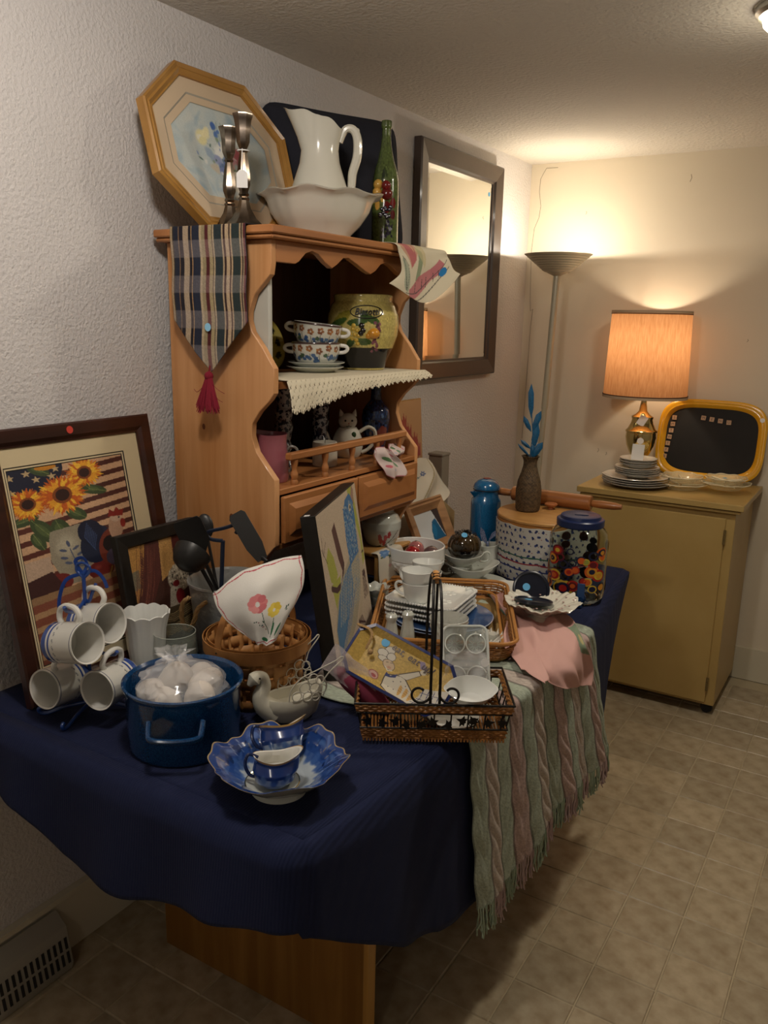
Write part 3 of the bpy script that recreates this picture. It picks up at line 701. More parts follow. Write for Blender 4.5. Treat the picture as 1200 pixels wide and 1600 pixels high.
# painted tulip towel on the hutch's far corner
def clothmesh(name, cv, pts, m, parent=None, solid=.001, fold=None, mask=None):
    """control net pts[rows][cols] (v down, u across) -> smooth sheet"""
    Pn = np.array(pts, float); nr, nc = Pn.shape[:2]
    def cat(A, t):
        n = A.shape[0]; x = np.clip(t, 0, 1)*(n-1); i = np.minimum(x.astype(int), n-2); f = x-i
        g = lambda k: A[np.clip(k, 0, n-1)]
        return i, f, g
    def S(u, v):
        H, W = u.shape; vv = v[:, 0]; uu = u[0]
        def interp(A, t):
            n = A.shape[0]; x = np.clip(t, 0, 1)*(n-1); i = np.minimum(x.astype(int), n-2); f = (x-i).reshape((-1,)+(1,)*(A.ndim-1))
            a, b_, c, d = A[np.clip(i-1, 0, n-1)], A[i], A[np.clip(i+1, 0, n-1)], A[np.clip(i+2, 0, n-1)]
            return .5*(2*b_+(c-a)*f+(2*a-5*b_+4*c-d)*f*f+(-a+3*b_-3*c+d)*f**3)
        R1 = interp(Pn, vv); R2 = interp(R1.transpose(1, 0, 2), uu).transpose(1, 0, 2)
        X, Y, Z = R2[..., 0], R2[..., 1], R2[..., 2]
        if fold: X, Y, Z = fold(u, v, X, Y, Z)
        return X, Y, Z
    return cvmesh(name, cv, S, m, parent, solid, mask)
cv = Cv(150, 120, 'c9bfa6')
cv.poly([(.05, .05), (.32, .02), (.36, .30), (.22, .52), (.08, .3)], 'b98a72', .8); cv.poly([(.1, .15), (.3, .1), (.3, .42), (.22, .52)], 'a8515a', .7); cv.poly([(.2, .1), (.3, .05), (.28, .35)], 'c7ab80', .7)
cv.poly([(.34, .26), (.42, .3), (.41, .62), (.33, .62)], '7d8a6c', .9); cv.poly([(.3, .3), (.5, .1), (.46, .5)], 'b9ac82', .7)
cv.ell(.15, .6, .05, .18, '8f9884', -.5, .8); cv.line([(.07, .42), (.12, .6), (.22, .74)], .008, '3b3a38'); cv.line([(.07, .42), (.16, .5), (.22, .74)], .006, '3b3a38')
cv.poly([(.25, .72), (.38, .58), (.56, .5), (.6, .62), (.42, .76), (.3, .86)], 'b06068', .8); cv.poly([(.56, .5), (.74, .38), (.82, .46), (.72, .58), (.6, .62)], 'a85460', .8)
for y in (.78, .88): cv.line([(.22, y), (.4, y-.06), (.6, y-.18), (.9, y-.36)], .010, '4a4744')
for x in (.34, .46, .52, .62, .7): cv.line([(x, .62-.3*(x-.4)), (x+.02, .70-.3*(x-.4))], .009, '3b3a38')
cv.ell(.78, .56, .065, .05, '1f6fa8', -.4)
tw = clothmesh('painted_tea_towel', cv, [
    [(.30, 1.975, 1.7695), (.33, 2.10, 1.7695), (.33, 2.18, 1.7695), (.24, 2.25, 1.7695)],
    [(.398, 1.985, 1.768), (.400, 2.08, 1.769), (.400, 2.18, 1.769), (.405, 2.240, 1.769)],
    [(.408, 2.00, 1.742), (.413, 2.10, 1.735), (.416, 2.20, 1.735), (.42, 2.262, 1.748)],
    [(.405, 2.015, 1.695), (.412, 2.09, 1.680), (.416, 2.20, 1.690), (.425, 2.285, 1.716)],
    [(.400, 1.960, 1.662), (.408, 2.08, 1.628), (.418, 2.18, 1.622), (.430, 2.315, 1.705)]], VF, None, .0014,
    fold=lambda u, v, X, Y, Z: (X+.008*np.sin(u*8+.6)*np.clip(v*2-.8, 0, 1), Y, Z))
tag(tw, 'cream tea towel with painted tulips draped over right hutch corner', 'towel')

# plaid runner with tassel over the left side
rn = thing('plaid_runner', 'plaid woven runner with pointed end hanging down hutch side', 'runner')
cv = Cv(110, 190, '1a1b24')
for x0, x1, c in ((0, .03, 'a08a6a'), (.03, .05, '2a2622'), (.05, .16, '1b2030'), (.115, .125, '8d6f4e'), (.125, .18, '1a1620'), (.18, .25, 'a39078'), (.25, .29, '17131c'), (.29, .30, 'ad8a5c'), (.30, .40, '1a2032'), (.40, .425, 'b09c7c'), (.425, .47, '8d8060'), (.47, .52, '4a1719'), (.52, .56, '9a8a66'), (.56, .575, '2b1a1a'), (.575, .59, 'a99678'), (.59, .69, '202a2e'), (.69, .71, 'a89272'), (.71, .735, '2a1416'), (.735, .78, 'ad9678'), (.78, .80, '2c1517'), (.80, .82, 'a89070'), (.82, .92, '1f2a2a'), (.92, .94, 'a08a68'), (.94, .955, '2a1a1a'), (.955, .97, 'a89474'), (.97, 1, '4a181c')):
    cv.poly([(x0, -.1), (x1, -.1), (x1, 2), (x0, 2)], c)
for k, (ya, yb) in enumerate(((.448, .618), (.789, .959), (1.13, 1.30), (1.47, 1.73))): cv.poly([(0, ya), (1, ya), (1, yb), (0, yb)], 'a89a92', .40)
cv.speck(.05, 9, 1)
yF = HY0-.036
def Srun(u, v):
    L_ = v*.405; x = .098+(.232)*u; over = np.clip(L_/.075, 0, 1)
    y = np.where(L_ < .075, HY0+.04-L_, yF-.002-.004*np.sin(u*7)*np.clip(v-.2, 0, 1)); z = np.where(L_ < .075, HT+.0022, HT+.0022-(L_-.075))
    y = np.where(L_ < .075, np.maximum(y, yF), y)
    xx = x+.002*np.sin(v*20)
    return xx, y, z
ru = cvmesh('woven_runner', cv, Srun, VF, rn, .0016, mask=lambda u, v: (v*.405 < .285) | (np.abs(u-.5) < .5*(.405-v*.405)/.12+.01))
disc('sticker', mat('pale_sticker', '8cc3e0', .7), ru, axisM((.214, yF-.008, 1.542), (0, -1, 0)), .0095)
CRIM = mat('crimson_yarn', '7a1126', .9)
ts = B(); cx_, cy_, cz_ = .215, yF-.010, HT-.325
ts.tube([(cx_, cy_+.004, cz_+.012), (cx_, cy_, cz_-.01)], .0018, 5); ts.ball((cx_, cy_, cz_-.012), .011, 10, 8)
for k in range(120):
    a = RNG.uniform(0, 2*PI); rr = RNG.uniform(.2, 1)**.6; l = RNG.uniform(.066, .086)
    x2, y2 = math.cos(a)*.036*rr, math.sin(a)*.018*rr-.006
    ts.tube(smoothpts([(cx_+math.cos(a)*.008, cy_+math.sin(a)*.006, cz_-.014), (cx_+x2*.55, cy_+y2*.6, cz_-.014-l*.45), (cx_+x2+RNG.uniform(-.002, .002), cy_+y2, cz_-.014-l)], 2), .0014, 4, cap=False)
for (a, b_) in (((-.03, -.05), (-.045, -.045)), ((.03, -.04), (.052, -.05)), ((.028, -.06), (.045, -.07))):
    ts.tube(smoothpts([(cx_, cy_, cz_-.02), (cx_+a[0], cy_-.006, cz_+a[1]), (cx_+b_[0], cy_-.004, cz_+b_[1])], 4), .0007, 4)
ts.build('tassel', CRIM, rn)

# ================================================================== INSIDE THE HUTCH, UPPER SHELF
S1 = 1.4215
wb_ = thing('cutting_board', 'tall white board standing inside the upper hutch shelf at left', 'board', (0, 0, 0))
B().box(.10, .345, 1.531, 1.545, S1, S1+.285).build('panel', mat('white_laminate', 'b9b6aa', .5), wb_, bevel=.004)
# lace runner on the shelf edge
lc = thing('lace_runner', 'cream eyelet lace runner lying over the upper shelf edge', 'lace')
LACE = mat('cream_lace', 'd3c9b0', .9, bump=(500, .4))
n1, n2 = 420, 96; V = []; Fc = []
ylo = lambda v: 1.536
for j in range(n2+1):
    v = j/n2; L_ = v*.30
    for i in range(n1+1):
        u = i/n1
        if v < .72: x = .19+(L_/.216)*.192; y = 1.552+u*(2.178-1.552); z = S1+.0016
        else:
            f = (v-.72)/.28; D = float(np.interp(u, [0, .05, .15, .4, .7, .9, 1], [.075, .076, .066, .040, .028, .026, .02]))
            x = .383+.010*math.sin(PI*min(1, f*1.6)/2)+f*.010+.004*math.sin(u*34)*f; y = 1.545+u*(2.21-1.545)+.016*f*(u-.3)
            z = S1+.0016-D*f+.003*f*math.cos(u*2*PI*26)*(f > .8)
        V.append((x, y, z))
for j in range(n2):
    for i in range(n1):
        v = (j+.5)/n2; hole = False
        if v > .70:
            ii = i % 12; jj = j % 8
            if (ii in (3, 4) and jj in (2, 3)) or (ii in (9,) and jj in (5, 6)) or (ii == 6 and jj == 1) or (ii == 0 and jj == 4): hole = True
            if j > n2-3 and (i % 5 in (1, 2)): hole = True
        if hole: continue
        a = j*(n1+1)+i; Fc.append((a, a+1, a+n1+2, a+n1+1))
B().add(V, Fc).build('lace_sheet', LACE, lc, solid=.0012, ang=80)
S1 += .003
# biscotti jar
bj = thing('biscotti_jar', 'round yellow Biscotti jar with painted fruit in relief', 'jar', (.250, 2.072, S1))
prf = [(.080, .208), (.083, .212), (.086, .208), (.084, .192), (.092, .182), (.102, .155), (.104, .125), (.100, .095), (.088, .060), (.074, .030), (.066, .008), (.064, 0), (0, 0)]
cv = Cv(300, 130, 'b8a862')
cv.Y /= cv.asp*.76   # v in 0..1
cv.poly([(0, .80), (.2, .74), (.5, .72), (.8, .74), (1, .8), (1, 1), (0, 1)], '0a0a0f')
cv.ell(.40, .30, .022, .02, '6d7a34'); cv.ell(.39, .38, .035, .14, '8c8232', .3)
def leafp(x, y, l, w_, a, c='3d5526'): cv.ell(x, y, l, w_, c, a); cv.line([(x-l*math.cos(a), y-l*math.sin(a)), (x+l*math.cos(a), y+l*math.sin(a))], .003, '22351a')
for x, y, l, w_, a in ((.47, .40, .04, .05, .5), (.505, .33, .02, .08, 0), (.545, .37, .025, .06, -.3), (.50, .64, .04, .05, -.5), (.44, .66, .02, .06, .2), (.37, .42, .03, .09, .6)): leafp(x, y, l, w_, a)
for k in range(24): cv.ell(.56+RNG.uniform(-.012, .02), .4+k*.016, .008, .02, random.choice(['6b3d48', '7b4a58', '4a2a36']))
cv.speck(.05, 4, 2)
# writing in an oval near the rim, facing the aisle
jang = math.atan2(-2.072, 1.6036-.25)
cvmesh('jar_body', cv, revS(prf, jang-PI, jang+PI), VC, bj)
B().lathe([(.080, .208), (.078, .20), (.090, .15), (.09, .1), (.06, .01), (0, .008)], 40).build('inner_wall', CREAMG, bj)
jx = Vector((math.cos(jang+PI/2), math.sin(jang+PI/2), 0)); jn = Vector((math.cos(jang), math.sin(jang), 0))
INK = mat('dark_ink', '15120f', .4)
def jpt(s, z, off=.001):
    r = float(np.interp(z, [p[1] for p in prf[::-1] if p[1] < .2], [p[0] for p in prf[::-1] if p[1] < .2]))+off; a = jang+s/r
    return Vector((r*math.cos(a), r*math.sin(a), z))
B().tube([jpt(.010+.047*math.cos(a), .163+.0175*math.sin(a), .0016) for a in np.linspace(0, 2*PI, 41)[:-1]], .0014, 6, closed=True).build('oval_line', INK, bj)
text('lettering', 'Biscotti', .026, INK, bj, None, .0012, shear=.3, bend=lambda c: jpt(.010+c.x*.82, .163+c.y, .0046+c.z), bold=.02)
def relief(par, s, z, r, c, sc=(1, 1, 1), pt=jpt, off=-.004):
    p = pt(s, z, off); B().ball(p, r, 12, 8, sc).build('relief_fruit', mat('fruit_'+c, c, .2, coat=.6), par)
relief(bj, .030, .104, .019, 'c98a2c', (1, 1, .82)); relief(bj, .016, .098, .010, 'c98a2c')
for k, (s, z) in enumerate(((-.028, .115), (-.016, .112), (-.036, .103), (-.023, .100), (-.012, .098), (-.030, .090), (-.018, .086), (-.026, .125), (-.014, .076))): relief(bj, s, z, .0075, 'c3a13e')
for k, (s, z) in enumerate(((-.004, .125), (.000, .112), (-.006, .104))): relief(bj, s, z, .009, '1d1a16')
# two stacked soup mugs on saucers, a plate behind
cvp = lambda W, H: Cv(W, H, 'c9c7bb')
def flowers(cv, n=3, y0=.45):
    y0 = .16
    for k in range(n*2):
        x = .12+k*(.8/(n*2)); y = y0+RNG.uniform(-.03, .06)
        for q in range(5): cv.ell(x+.014*math.cos(q*1.26), y+.055*math.sin(q*1.26), .010, .035, random.choice(['8a5a38', 'a06a3c', '7a4a34']))
        for q in range(4): cv.ell(x+RNG.uniform(-.04, .04), min(.52, y+.22+RNG.uniform(-.05, .08)), .016, .05, random.choice(['2f4f7c', '3d5c86', '55708a', '3e5640']))
        cv.line([(x, y+.1), (x+.01, y+.3)], .004, '4a4a34')
cang = math.atan2(-1.85, 1.38)
for k, (dz, tilt, lab) in enumerate(((.026, 0, 'lower flowered soup cup with stub handles on grey saucers'), (.076, .10, 'upper tilted flowered soup cup stacked on the other cup'))):
    t = thing('soup_cup', lab, 'cup', (.235, 1.862, S1+dz), 0, 'flowered soup cups', rot=(0, tilt*.4, -tilt*0))
    t.rotation_euler = (tilt*-.5, tilt*.9, 0)
    cv = cvp(220, 50); cv.Y /= cv.asp; flowers(cv, 6, .42 if k == 0 else .35); cv.poly([(0, 0), (1, 0), (1, .05), (0, .05)], '4b3a36')
    pr_ = [(.066, .054), (.067, .052), (.065, .03), (.058, .010), (.05, .0), (0, 0)]
    cvmesh('cup_body', cv, revS(pr_, cang-PI, cang+PI), VC, t)
    B().lathe([(.066, .054), (.063, .052), (.061, .03), (.05, .008), (0, .006)], 40).build('inner_wall', WHITE, t)
    for sgn in (-1, 1):
        q = Rh*sgn; B().tube(smoothpts([q*.062+UP*.046, q*.080+UP*.044, q*.086+UP*.036, q*.078+UP*.028, q*.062+UP*.026], 4), .005, 8).build('handle', WHITE, t)
for k in range(2):
    t = thing('saucer', ('lower' if k == 0 else 'upper')+' plain grey saucer under the flowered soup cups', 'saucer', (.232+.004*k, 1.862, S1+.012*k), 0, 'grey saucers on the lace')
    B().lathe([(0, .002), (.045, .002), (.048, 0), (.052, 0), (.055, .004), (.078, .013), (.079, .015), (.077, .0155), (.05, .007), (0, .006)], 40).build('dish', GREYG, t)
op = thing('olive_plate', 'yellow plate with painted olives standing behind the cups', 'plate')
cv = Cv(60, 60, 'b5a44e'); 
for k in range(9): a = k*.7; cv.ell(.5+.36*math.cos(a), .5+.36*math.sin(a), .05, .08, '16180f', a)
cv.ell(.5, .5, .24, .24, 'a9a05c')
Mp = leanM((.125, 1.80, S1), (0, 1, 0), (-.05, 0), .15)
def Splate(R, dep=.012, Mx=None, rimw=.3):
    def S(u, v):
        r = v*R; a = u*2*PI; d = np.where(v > 1-rimw, dep*.4+dep*.6*(v-(1-rimw))/rimw, dep*.4*np.clip((v-.45)/.25, 0, 1))
        X, Y, Z = d, r*np.cos(a), r*np.sin(a)+R
        return [Mx[i][0]*X+Mx[i][1]*Y+Mx[i][2]*Z+Mx[i][3] for i in range(3)]
    return S
def polar(cv, W, H):
    o = Cv(W, H, '000000'); u = o.X; v = o.Y/o.asp; px = ((.5+.5*v*np.cos(u*2*PI))*(cv.W-1)).astype(int); py = ((.5-.5*v*np.sin(u*2*PI))*(cv.H-1)).astype(int)
    o.a = cv.a[np.clip(py, 0, cv.H-1), np.clip(px, 0, cv.W-1)]; return o
cvmesh('dish', polar(cv, 72, 20), Splate(.078, .01, Mp), VC, op, .003)

# ================================================================== LOWER SHELF
S2 = 1.1655
pk = thing('pink_pitcher', 'pink ceramic pitcher with heart shaped handle on lower hutch shelf', 'pitcher', (.285, 1.602, S2))
PINK = mat('pink_glaze', '93545c', .2, coat=.6)
hdir = Vector((.85, .53, 0)).normalized()
def wpk(a, i, r, z):
    k = max(0, (z-.09)/.03); c = math.cos(a-PI-.55); return r*(1+.18*k*max(0, c)**3), z+.010*k*max(0, c)**2
B().lathe([(0, 0), (.043, 0), (.0455, .004), (.047, .03), (.046, .06), (.042, .085), (.041, .105), (.043, .118), (.0435, .120), (.041, .119), (.038, .10), (.042, .05), (0, .006)], 40, wpk).build('body', PINK, pk)
hp = smoothpts([hdir*.042+UP*.078, hdir*.052+UP*.088, hdir*.066+UP*.082, hdir*.069+UP*.062, hdir*.060+UP*.04, hdir*.044+UP*.022], 5)
B().tube(hp, .0035, 8).build('handle', mat('grey_heart_handle', '6d6a62', .25, coat=.5), pk)
BW = mat('blue_white_glaze', 'a9b0b4', .2, coat=.6, noise=(95, .03), color2='1a2238')
for k, (x, y, lab) in enumerate(((.175, 1.795, 'blue and white ceramic candle holder beside the pink pitcher'), (.175, 1.965, 'blue and white ceramic candle holder behind the white candle'))):
    t = thing('ceramic_candle_holder', lab, 'candle holder', (x, y, S2), 0, 'blue and white candle holders')
    B().lathe([(0, 0), (.036, 0), (.038, .006), (.034, .014), (.020, .026), (.016, .038), (.022, .046), (.024, .056), (.018, .068), (.022, .09), (.026, .11), (.020, .126), (.024, .136), (.026, .15), (.019, .162), (.022, .19), (.028, .214), (.03, .222), (.02, .222), (.018, .205), (0, .205)], 28).build('stem', BW, t)
cd = thing('pillar_candle', 'short white pillar candle behind the gallery rail', 'candle', (.262, 1.868, S2))
B().lathe([(0, 0), (.033, 0), (.035, .003), (.035, .062), (.033, .067), (.024, .066), (.01, .062), (0, .061)], 32).build('wax', mat('white_wax', 'cdc7b8', .4, sss=.3), cd)
B().tube([(0, 0, .061), (.001, 0, .073)], .0009, 6).build('wick', BLACKP, cd)
# cat teapot
ct = thing('cat_teapot', 'white ceramic cat teapot with pricked ears and curled tail handle', 'teapot', (.225, 2.035, S2), -.85)
b = B(); b.lathe([(0, 0), (.034, 0), (.040, .008), (.046, .03), (.044, .055), (.034, .078), (.025, .088), (0, .090)], 32); b.build('body', CREAMG, ct)
b = B(); b.ball((0, 0, .106), .027, 20, 14, (.95, 1.05, .92))
b.build('head_lid', CREAMG, ct)
for s in (-1, 1):
    e = B().lathe([(.0095, 0), (.006, .010), (.0005, .020)], 10, M=Matrix.Translation((0, s*.018, .122)) @ Matrix.Rotation(s*-.25, 4, 'X')); e.build('ear', CREAMG, ct)
    B().ball((.0255, s*.010, .110), .0032, 8, 6).build('eye', BLACKP, ct)
B().ball((.0275, 0, .102), .0025, 8, 6).build('nose', mat('pink_nose', 'b8857d', .4), ct)
B().tube([(.026, -.008, .094), (.029, -.004, .0925), (.028, 0, .0955), (.029, .004, .0925), (.026, .008, .094)], .0008, 5).build('mouth', BLACKP, ct)
B().tube(smoothpts([(0, .036, .074), (0, .062, .088), (0, .082, .075), (0, .080, .045), (0, .062, .022), (0, .042, .012)], 5), .0055, 8).build('tail_handle', CREAMG, ct)
B().tube(smoothpts([(0, -.036, .030), (0, -.056, .046), (0, -.064, .068), (0, -.074, .080)], 5), [.010-.0003*i for i in range(16)], 8).build('paw_spout', CREAMG, ct)
B().ball((.036, .014, .070), .007, 8, 6, (.4, 1.0, 1.3)).build('painted_leaf', mat('leaf_green', '33502c', .3), ct)
B().tube([(.026*math.cos(a), .026*math.sin(a), .087) for a in np.linspace(0, 2*PI, 21)[:-1]], .0015, 5, closed=True).build('collar', CREAMG, ct)
bvz = thing('blue_vase', 'dark blue oriental vase with rust flowers inside the hutch', 'vase', (.262, 2.132, S2))
cv = Cv(150, 120, '1a2a4a'); cv.speck(.3, 2, 3)
for k in range(60): x, y = RNG.uniform(0, 1), RNG.uniform(.2, .78); cv.ell(x, y, .02, .016, random.choice(['2f4a74', '4b6486', '16203a', '6a3a34']), RNG.uniform(0, 3))
for x in (.58, .2, .85): 
    for q in range(7): cv.ell(x+.05*math.cos(q*.9), .55+.06*math.sin(q*.9), .035, .04, '7a3a30')
cvmesh('vase_body', cv, revS([(.022, .232), (.017, .225), (.015, .19), (.017, .165), (.030, .150), (.040, .135), (.043, .11), (.038, .06), (.028, .02), (.026, .004), (.024, 0), (0, 0)], cang-PI, cang+PI), VC, bvz)
hk = thing('embroidered_handkerchief', 'pink edged embroidered handkerchief draped over the gallery rail', 'handkerchief')
cv = Cv(90, 90, 'cbb9b4'); cv.ell(.40, .45, .12, .07, '4e7048', .5); cv.ell(.60, .60, .10, .06, '6f8a6c', 1); cv.ell(.3, .66, .08, .05, 'b8606c'); cv.ell(.5, .78, .06, .05, 'a9aabb'); cv.ell(.75, .3, .06, .05, 'c07c84')
for P in ([(.02, .02), (.98, .02)], [(.02, .98), (.98, .98)], [(.02, .02), (.02, .98)], [(.98, .02), (.98, .98)]): cv.line(P, .05, 'a8696f')
clothmesh('lobe', cv, [[(0.350, 2.061, 1.213), (0.350, 2.113, 1.207), (0.350, 2.155, 1.191)],
    [(0.375, 2.014, 1.208), (0.375, 2.064, 1.198), (0.375, 2.121, 1.180)],
    [(0.382, 2.017, 1.197), (0.382, 2.046, 1.184), (0.382, 2.083, 1.178)]], VF, hk, .0012, fold=lambda u, v, X, Y, Z: (X+.006*np.sin(u*9+v*3), Y, Z))
clothmesh('cloth', cv, [[(0.378, 1.940, 1.206), (0.378, 1.967, 1.216), (0.378, 1.995, 1.214), (0.378, 2.016, 1.204)],
    [(0.388, 1.918, 1.198), (0.388, 1.958, 1.202), (0.388, 2.007, 1.195), (0.388, 2.036, 1.184)],
    [(0.392, 1.939, 1.175), (0.392, 1.984, 1.175), (0.392, 2.037, 1.168), (0.392, 2.074, 1.157)],
    [(0.402, 1.958, 1.156), (0.402, 1.996, 1.152), (0.402, 2.051, 1.144), (0.402, 2.088, 1.129)],
    [(0.404, 1.976, 1.139), (0.404, 2.005, 1.123), (0.404, 2.048, 1.124), (0.404, 2.082, 1.121)]], VF, hk, .0012, fold=lambda u, v, X, Y, Z: (X+.007*np.sin(u*13+v*3+1), Y, Z))

# below the drawers
ws = thing('plant_stand', 'small wooden stand holding the white ginger jar under the hutch', 'stand')
LW = mat('light_birch', 'b98d52', .5, wood=((4, 30, 4), 'a2763e'))
B().box(.17, .374, 1.985, 2.175, .884, .896).build('top', LW, ws, bevel=.003)
for x in (.182, .362):
    for y in (1.995, 2.16): B().box(x-.006, x+.006, y-.006, y+.006, T, .884).build('leg', LW, ws, bevel=.001)
gj = thing('ginger_jar', 'pale porcelain ginger jar with red flowers and bird', 'jar', (.312, 2.095, .8970))
cv = Cv(200, 90, 'b3b6ad'); cv.Y /= cv.asp
for x, y in ((.46, .62), (.50, .56), (.49, .66), (.45, .55), (.53, .5)):
    for q in range(5): cv.ell(x+.008*math.cos(q*1.26), y+.03*math.sin(q*1.26), .010, .04, '9c3a38')
for P in ([(.42, .8), (.5, .72), (.57, .58), (.62, .44)], [(.5, .72), (.58, .74)], [(.54, .66), (.62, .6)]): cv.line(P, .008, '2a2826')
cv.ell(.57, .76, .02, .05, '34486a', .4); cv.ell(.44, .75, .02, .04, '44543c', .5); cv.ell(.52, .8, .02, .03, '4d5d44')
gang = math.atan2(-2.095, 1.292)+.25
cvmesh('jar_body', cv, revS([(.034, .112), (.038, .112), (.038, .102), (.050, .092), (.061, .074), (.061, .052), (.054, .024), (.045, .004), (.043, 0), (0, 0)], gang-PI, gang+PI), VC, gj)
B().lathe([(.034, .112), (.033, .095), (.055, .07), (.055, .03), (0, .005)], 36).build('inner_wall', GREYG, gj)
ec = thing('embroidered_cloth', 'white cloth with blue rose embroidery hanging under the ginger jar', 'cloth')
cv = Cv(100, 110, 'bdb6a6')
for q in range(7): cv.ell(.28+.09*math.cos(q*.9), .34+.1*math.sin(q*.9), .09, .06, random.choice(['4a6c96', '5c7ca4']), q)
cv.ell(.28, .34, .06, .05, '6d8cb2'); cv.ell(.42, .5, .06, .03, '4b5f4a', .4); cv.ell(.16, .48, .05, .03, '4b5f4a')
cv.line([(.4, .55), (.6, .5), (.7, .62), (.92, .62)], .02, '50463f'); cv.line([(.72, .6), (.7, .45)], .015, '50463f'); cv.ell(.6, .57, .08, .04, 'b98a88'); cv.ell(.4, .72, .05, .03, 'c09a94')
clothmesh('cloth', cv, [[(.352, 1.975, .8980), (.354, 2.04, .8980), (.352, 2.10, .8980)], [(.376, 1.973, .899), (.377, 2.04, .899), (.377, 2.103, .899)], [(.383, 1.97, .88), (.385, 2.04, .88), (.384, 2.11, .88)],
    [(.385, 1.97, .84), (.392, 2.04, .84), (.387, 2.115, .845)], [(.388, 1.975, .795), (.397, 2.04, .785), (.389, 2.113, .805)]], VF, ec, .0012)
for k in range(3):
    t = thing('scalloped_dish', ['lowest', 'middle', 'topmost'][k]+' of three small grey scalloped dishes behind the pigeon picture', 'dish', (.408, 1.915, T+.001+.020*k), .3*k, 'small scalloped dishes')
    B().lathe([(0, .0), (.02, .0), (.03, .010), (.040, .026), (.0405, .028), (.037, .026), (.028, .014), (0, .006)], 40, lambda a, i, r, z: (r*(1+.06*math.cos(8*a)*(r > .03)), z+.003*math.cos(8*a)*(r > .03))).build('dish', GREYG, t)

# ================================================================== PICTURES LEANING AT THE LEFT
sf = thing('sunflower_picture', 'large dark wood framed sunflower and rooster print leaning on left wall', 'picture')
Ms = leanM((.137, .975, T+.0005), (0, 1, 0), (-.107, 0), .575)
# local: x depth, y along 0...446, z 0...585
frame(0, .447, 0, .583, .040, [(0, 0), (0, .018), (.004, .022), (.028, .020), (.036, .014), (.040, .013), (.040, .0)], CHEST, sf, M=Ms)
IV = mat('ivory_mat_board', 'c9b893', .85); LN = mat('black_mat_line', '1c1a16', .8)
def pane(name, y0, y1, z0, z1, d, m, par, M): return B().add([(d, y0, z0), (d, y1, z0), (d, y1, z1), (d, y0, z1)], [(0, 1, 2, 3)]).mv(M).build(name, m, par, smooth=False)
def ringp(name, o4, i4, d, d2, m, par, M):
    q = lambda r, dd: [(dd, r[0], r[2]), (dd, r[1], r[2]), (dd, r[1], r[3]), (dd, r[0], r[3])]
    return B().add(q(o4, d)+q(i4, d2), [(i, (i+1) % 4, 4+(i+1) % 4, 4+i) for i in range(4)]).mv(M).build(name, m, par, smooth=False)
ringp('mat_board', (.038, .409, .038, .545), (.046, .362, .068, .503), .0092, .0092, IV, sf, Ms)
ringp('mat_line', (.046, .362, .068, .503), (.0485, .3595, .0705, .5005), .0092, .0080, LN, sf, Ms)
ringp('mat_board', (.0485, .3595, .0705, .5005), (.052, .356, .074, .497), .0080, .0078, IV, sf, Ms)
ringp('mat_line', (.052, .356, .074, .497), (.054, .354, .076, .495), .0078, .0070, LN, sf, Ms)
cv = Cv(230, 330, 'c19a77'); cv.Y /= .72; cv.X += .05
for k in range(9):
    y = .02+k*.115; cv.poly([(.40, y+.075), (1.08, y), (1.08, y+.052), (.40, y+.127)], '4a2620')
for k in range(7):
    y = .55+k*.13; cv.poly([(0, y+.05), (.45, y), (.45, y+.055), (0, y+.105)], '55291f')
cv.poly([(-.1, -.1), (.50, -.1), (.50, .06), (.42, .30), (.1, .34), (-.1, .42)], '181c30')
for x, y in ((.07, .08), (.20, .06), (.27, .13), (.44, .05), (.06, .23), (.40, .12)):
    P = []
    for q in range(10): r = .04 if q % 2 == 0 else .016; a = -PI/2+q*PI/5; P.append((x+r*math.cos(a), y+r*math.sin(a)))
    cv.poly(P, 'b59c73')
def leaf(x, y, rx, ry, a, c='39472a'): cv.ell(x, y, rx, ry, c, a); cv.ell(x-.01, y-.01, rx*.6, ry*.5, '55633a', a, .7); cv.line([(x-rx*math.cos(a), y-rx*math.sin(a)), (x+rx*math.cos(a), y+rx*math.sin(a))], .005, '76804c')
for x, y, rx, ry, a in ((.30, .04, .10, .05, .6), (.34, .30, .05, .09, 0), (.72, .33, .14, .05, .35), (.64, .25, .09, .05, .8), (.12, .52, .12, .05, -.2), (.26, .66, .16, .07, 1.0), (.40, .70, .14, .08, 1.3), (.55, .55, .10, .06, .7), (.2, .75, .1, .05, 1.2)): leaf(x, y, rx, ry, a)
def sun(x, y, r, n=26):
    r *= 1.16
    for ring, (ro, c) in enumerate(((1, 'b0541a'), (.92, 'cc7420'), (.78, 'd9962a'))):
        for q in range(n): a = q*2*PI/n+ring*.12+RNG.uniform(-.05, .05); petal(cv, x, y, r*.25, r*ro*RNG.uniform(.88, 1.05), a, r*.09, random.choice([c, c, 'b8551a', 'e2ae35']))
    cv.ell(x, y, r*.38, r*.4, '7a3d18'); cv.ell(x, y, r*.27, r*.28, '2c1510')
sun(.17, .36, .15); sun(.68, .14, .15); sun(.46, .33, .19, 30); cv.ell(.36, .02, .09, .03, 'b87a24')
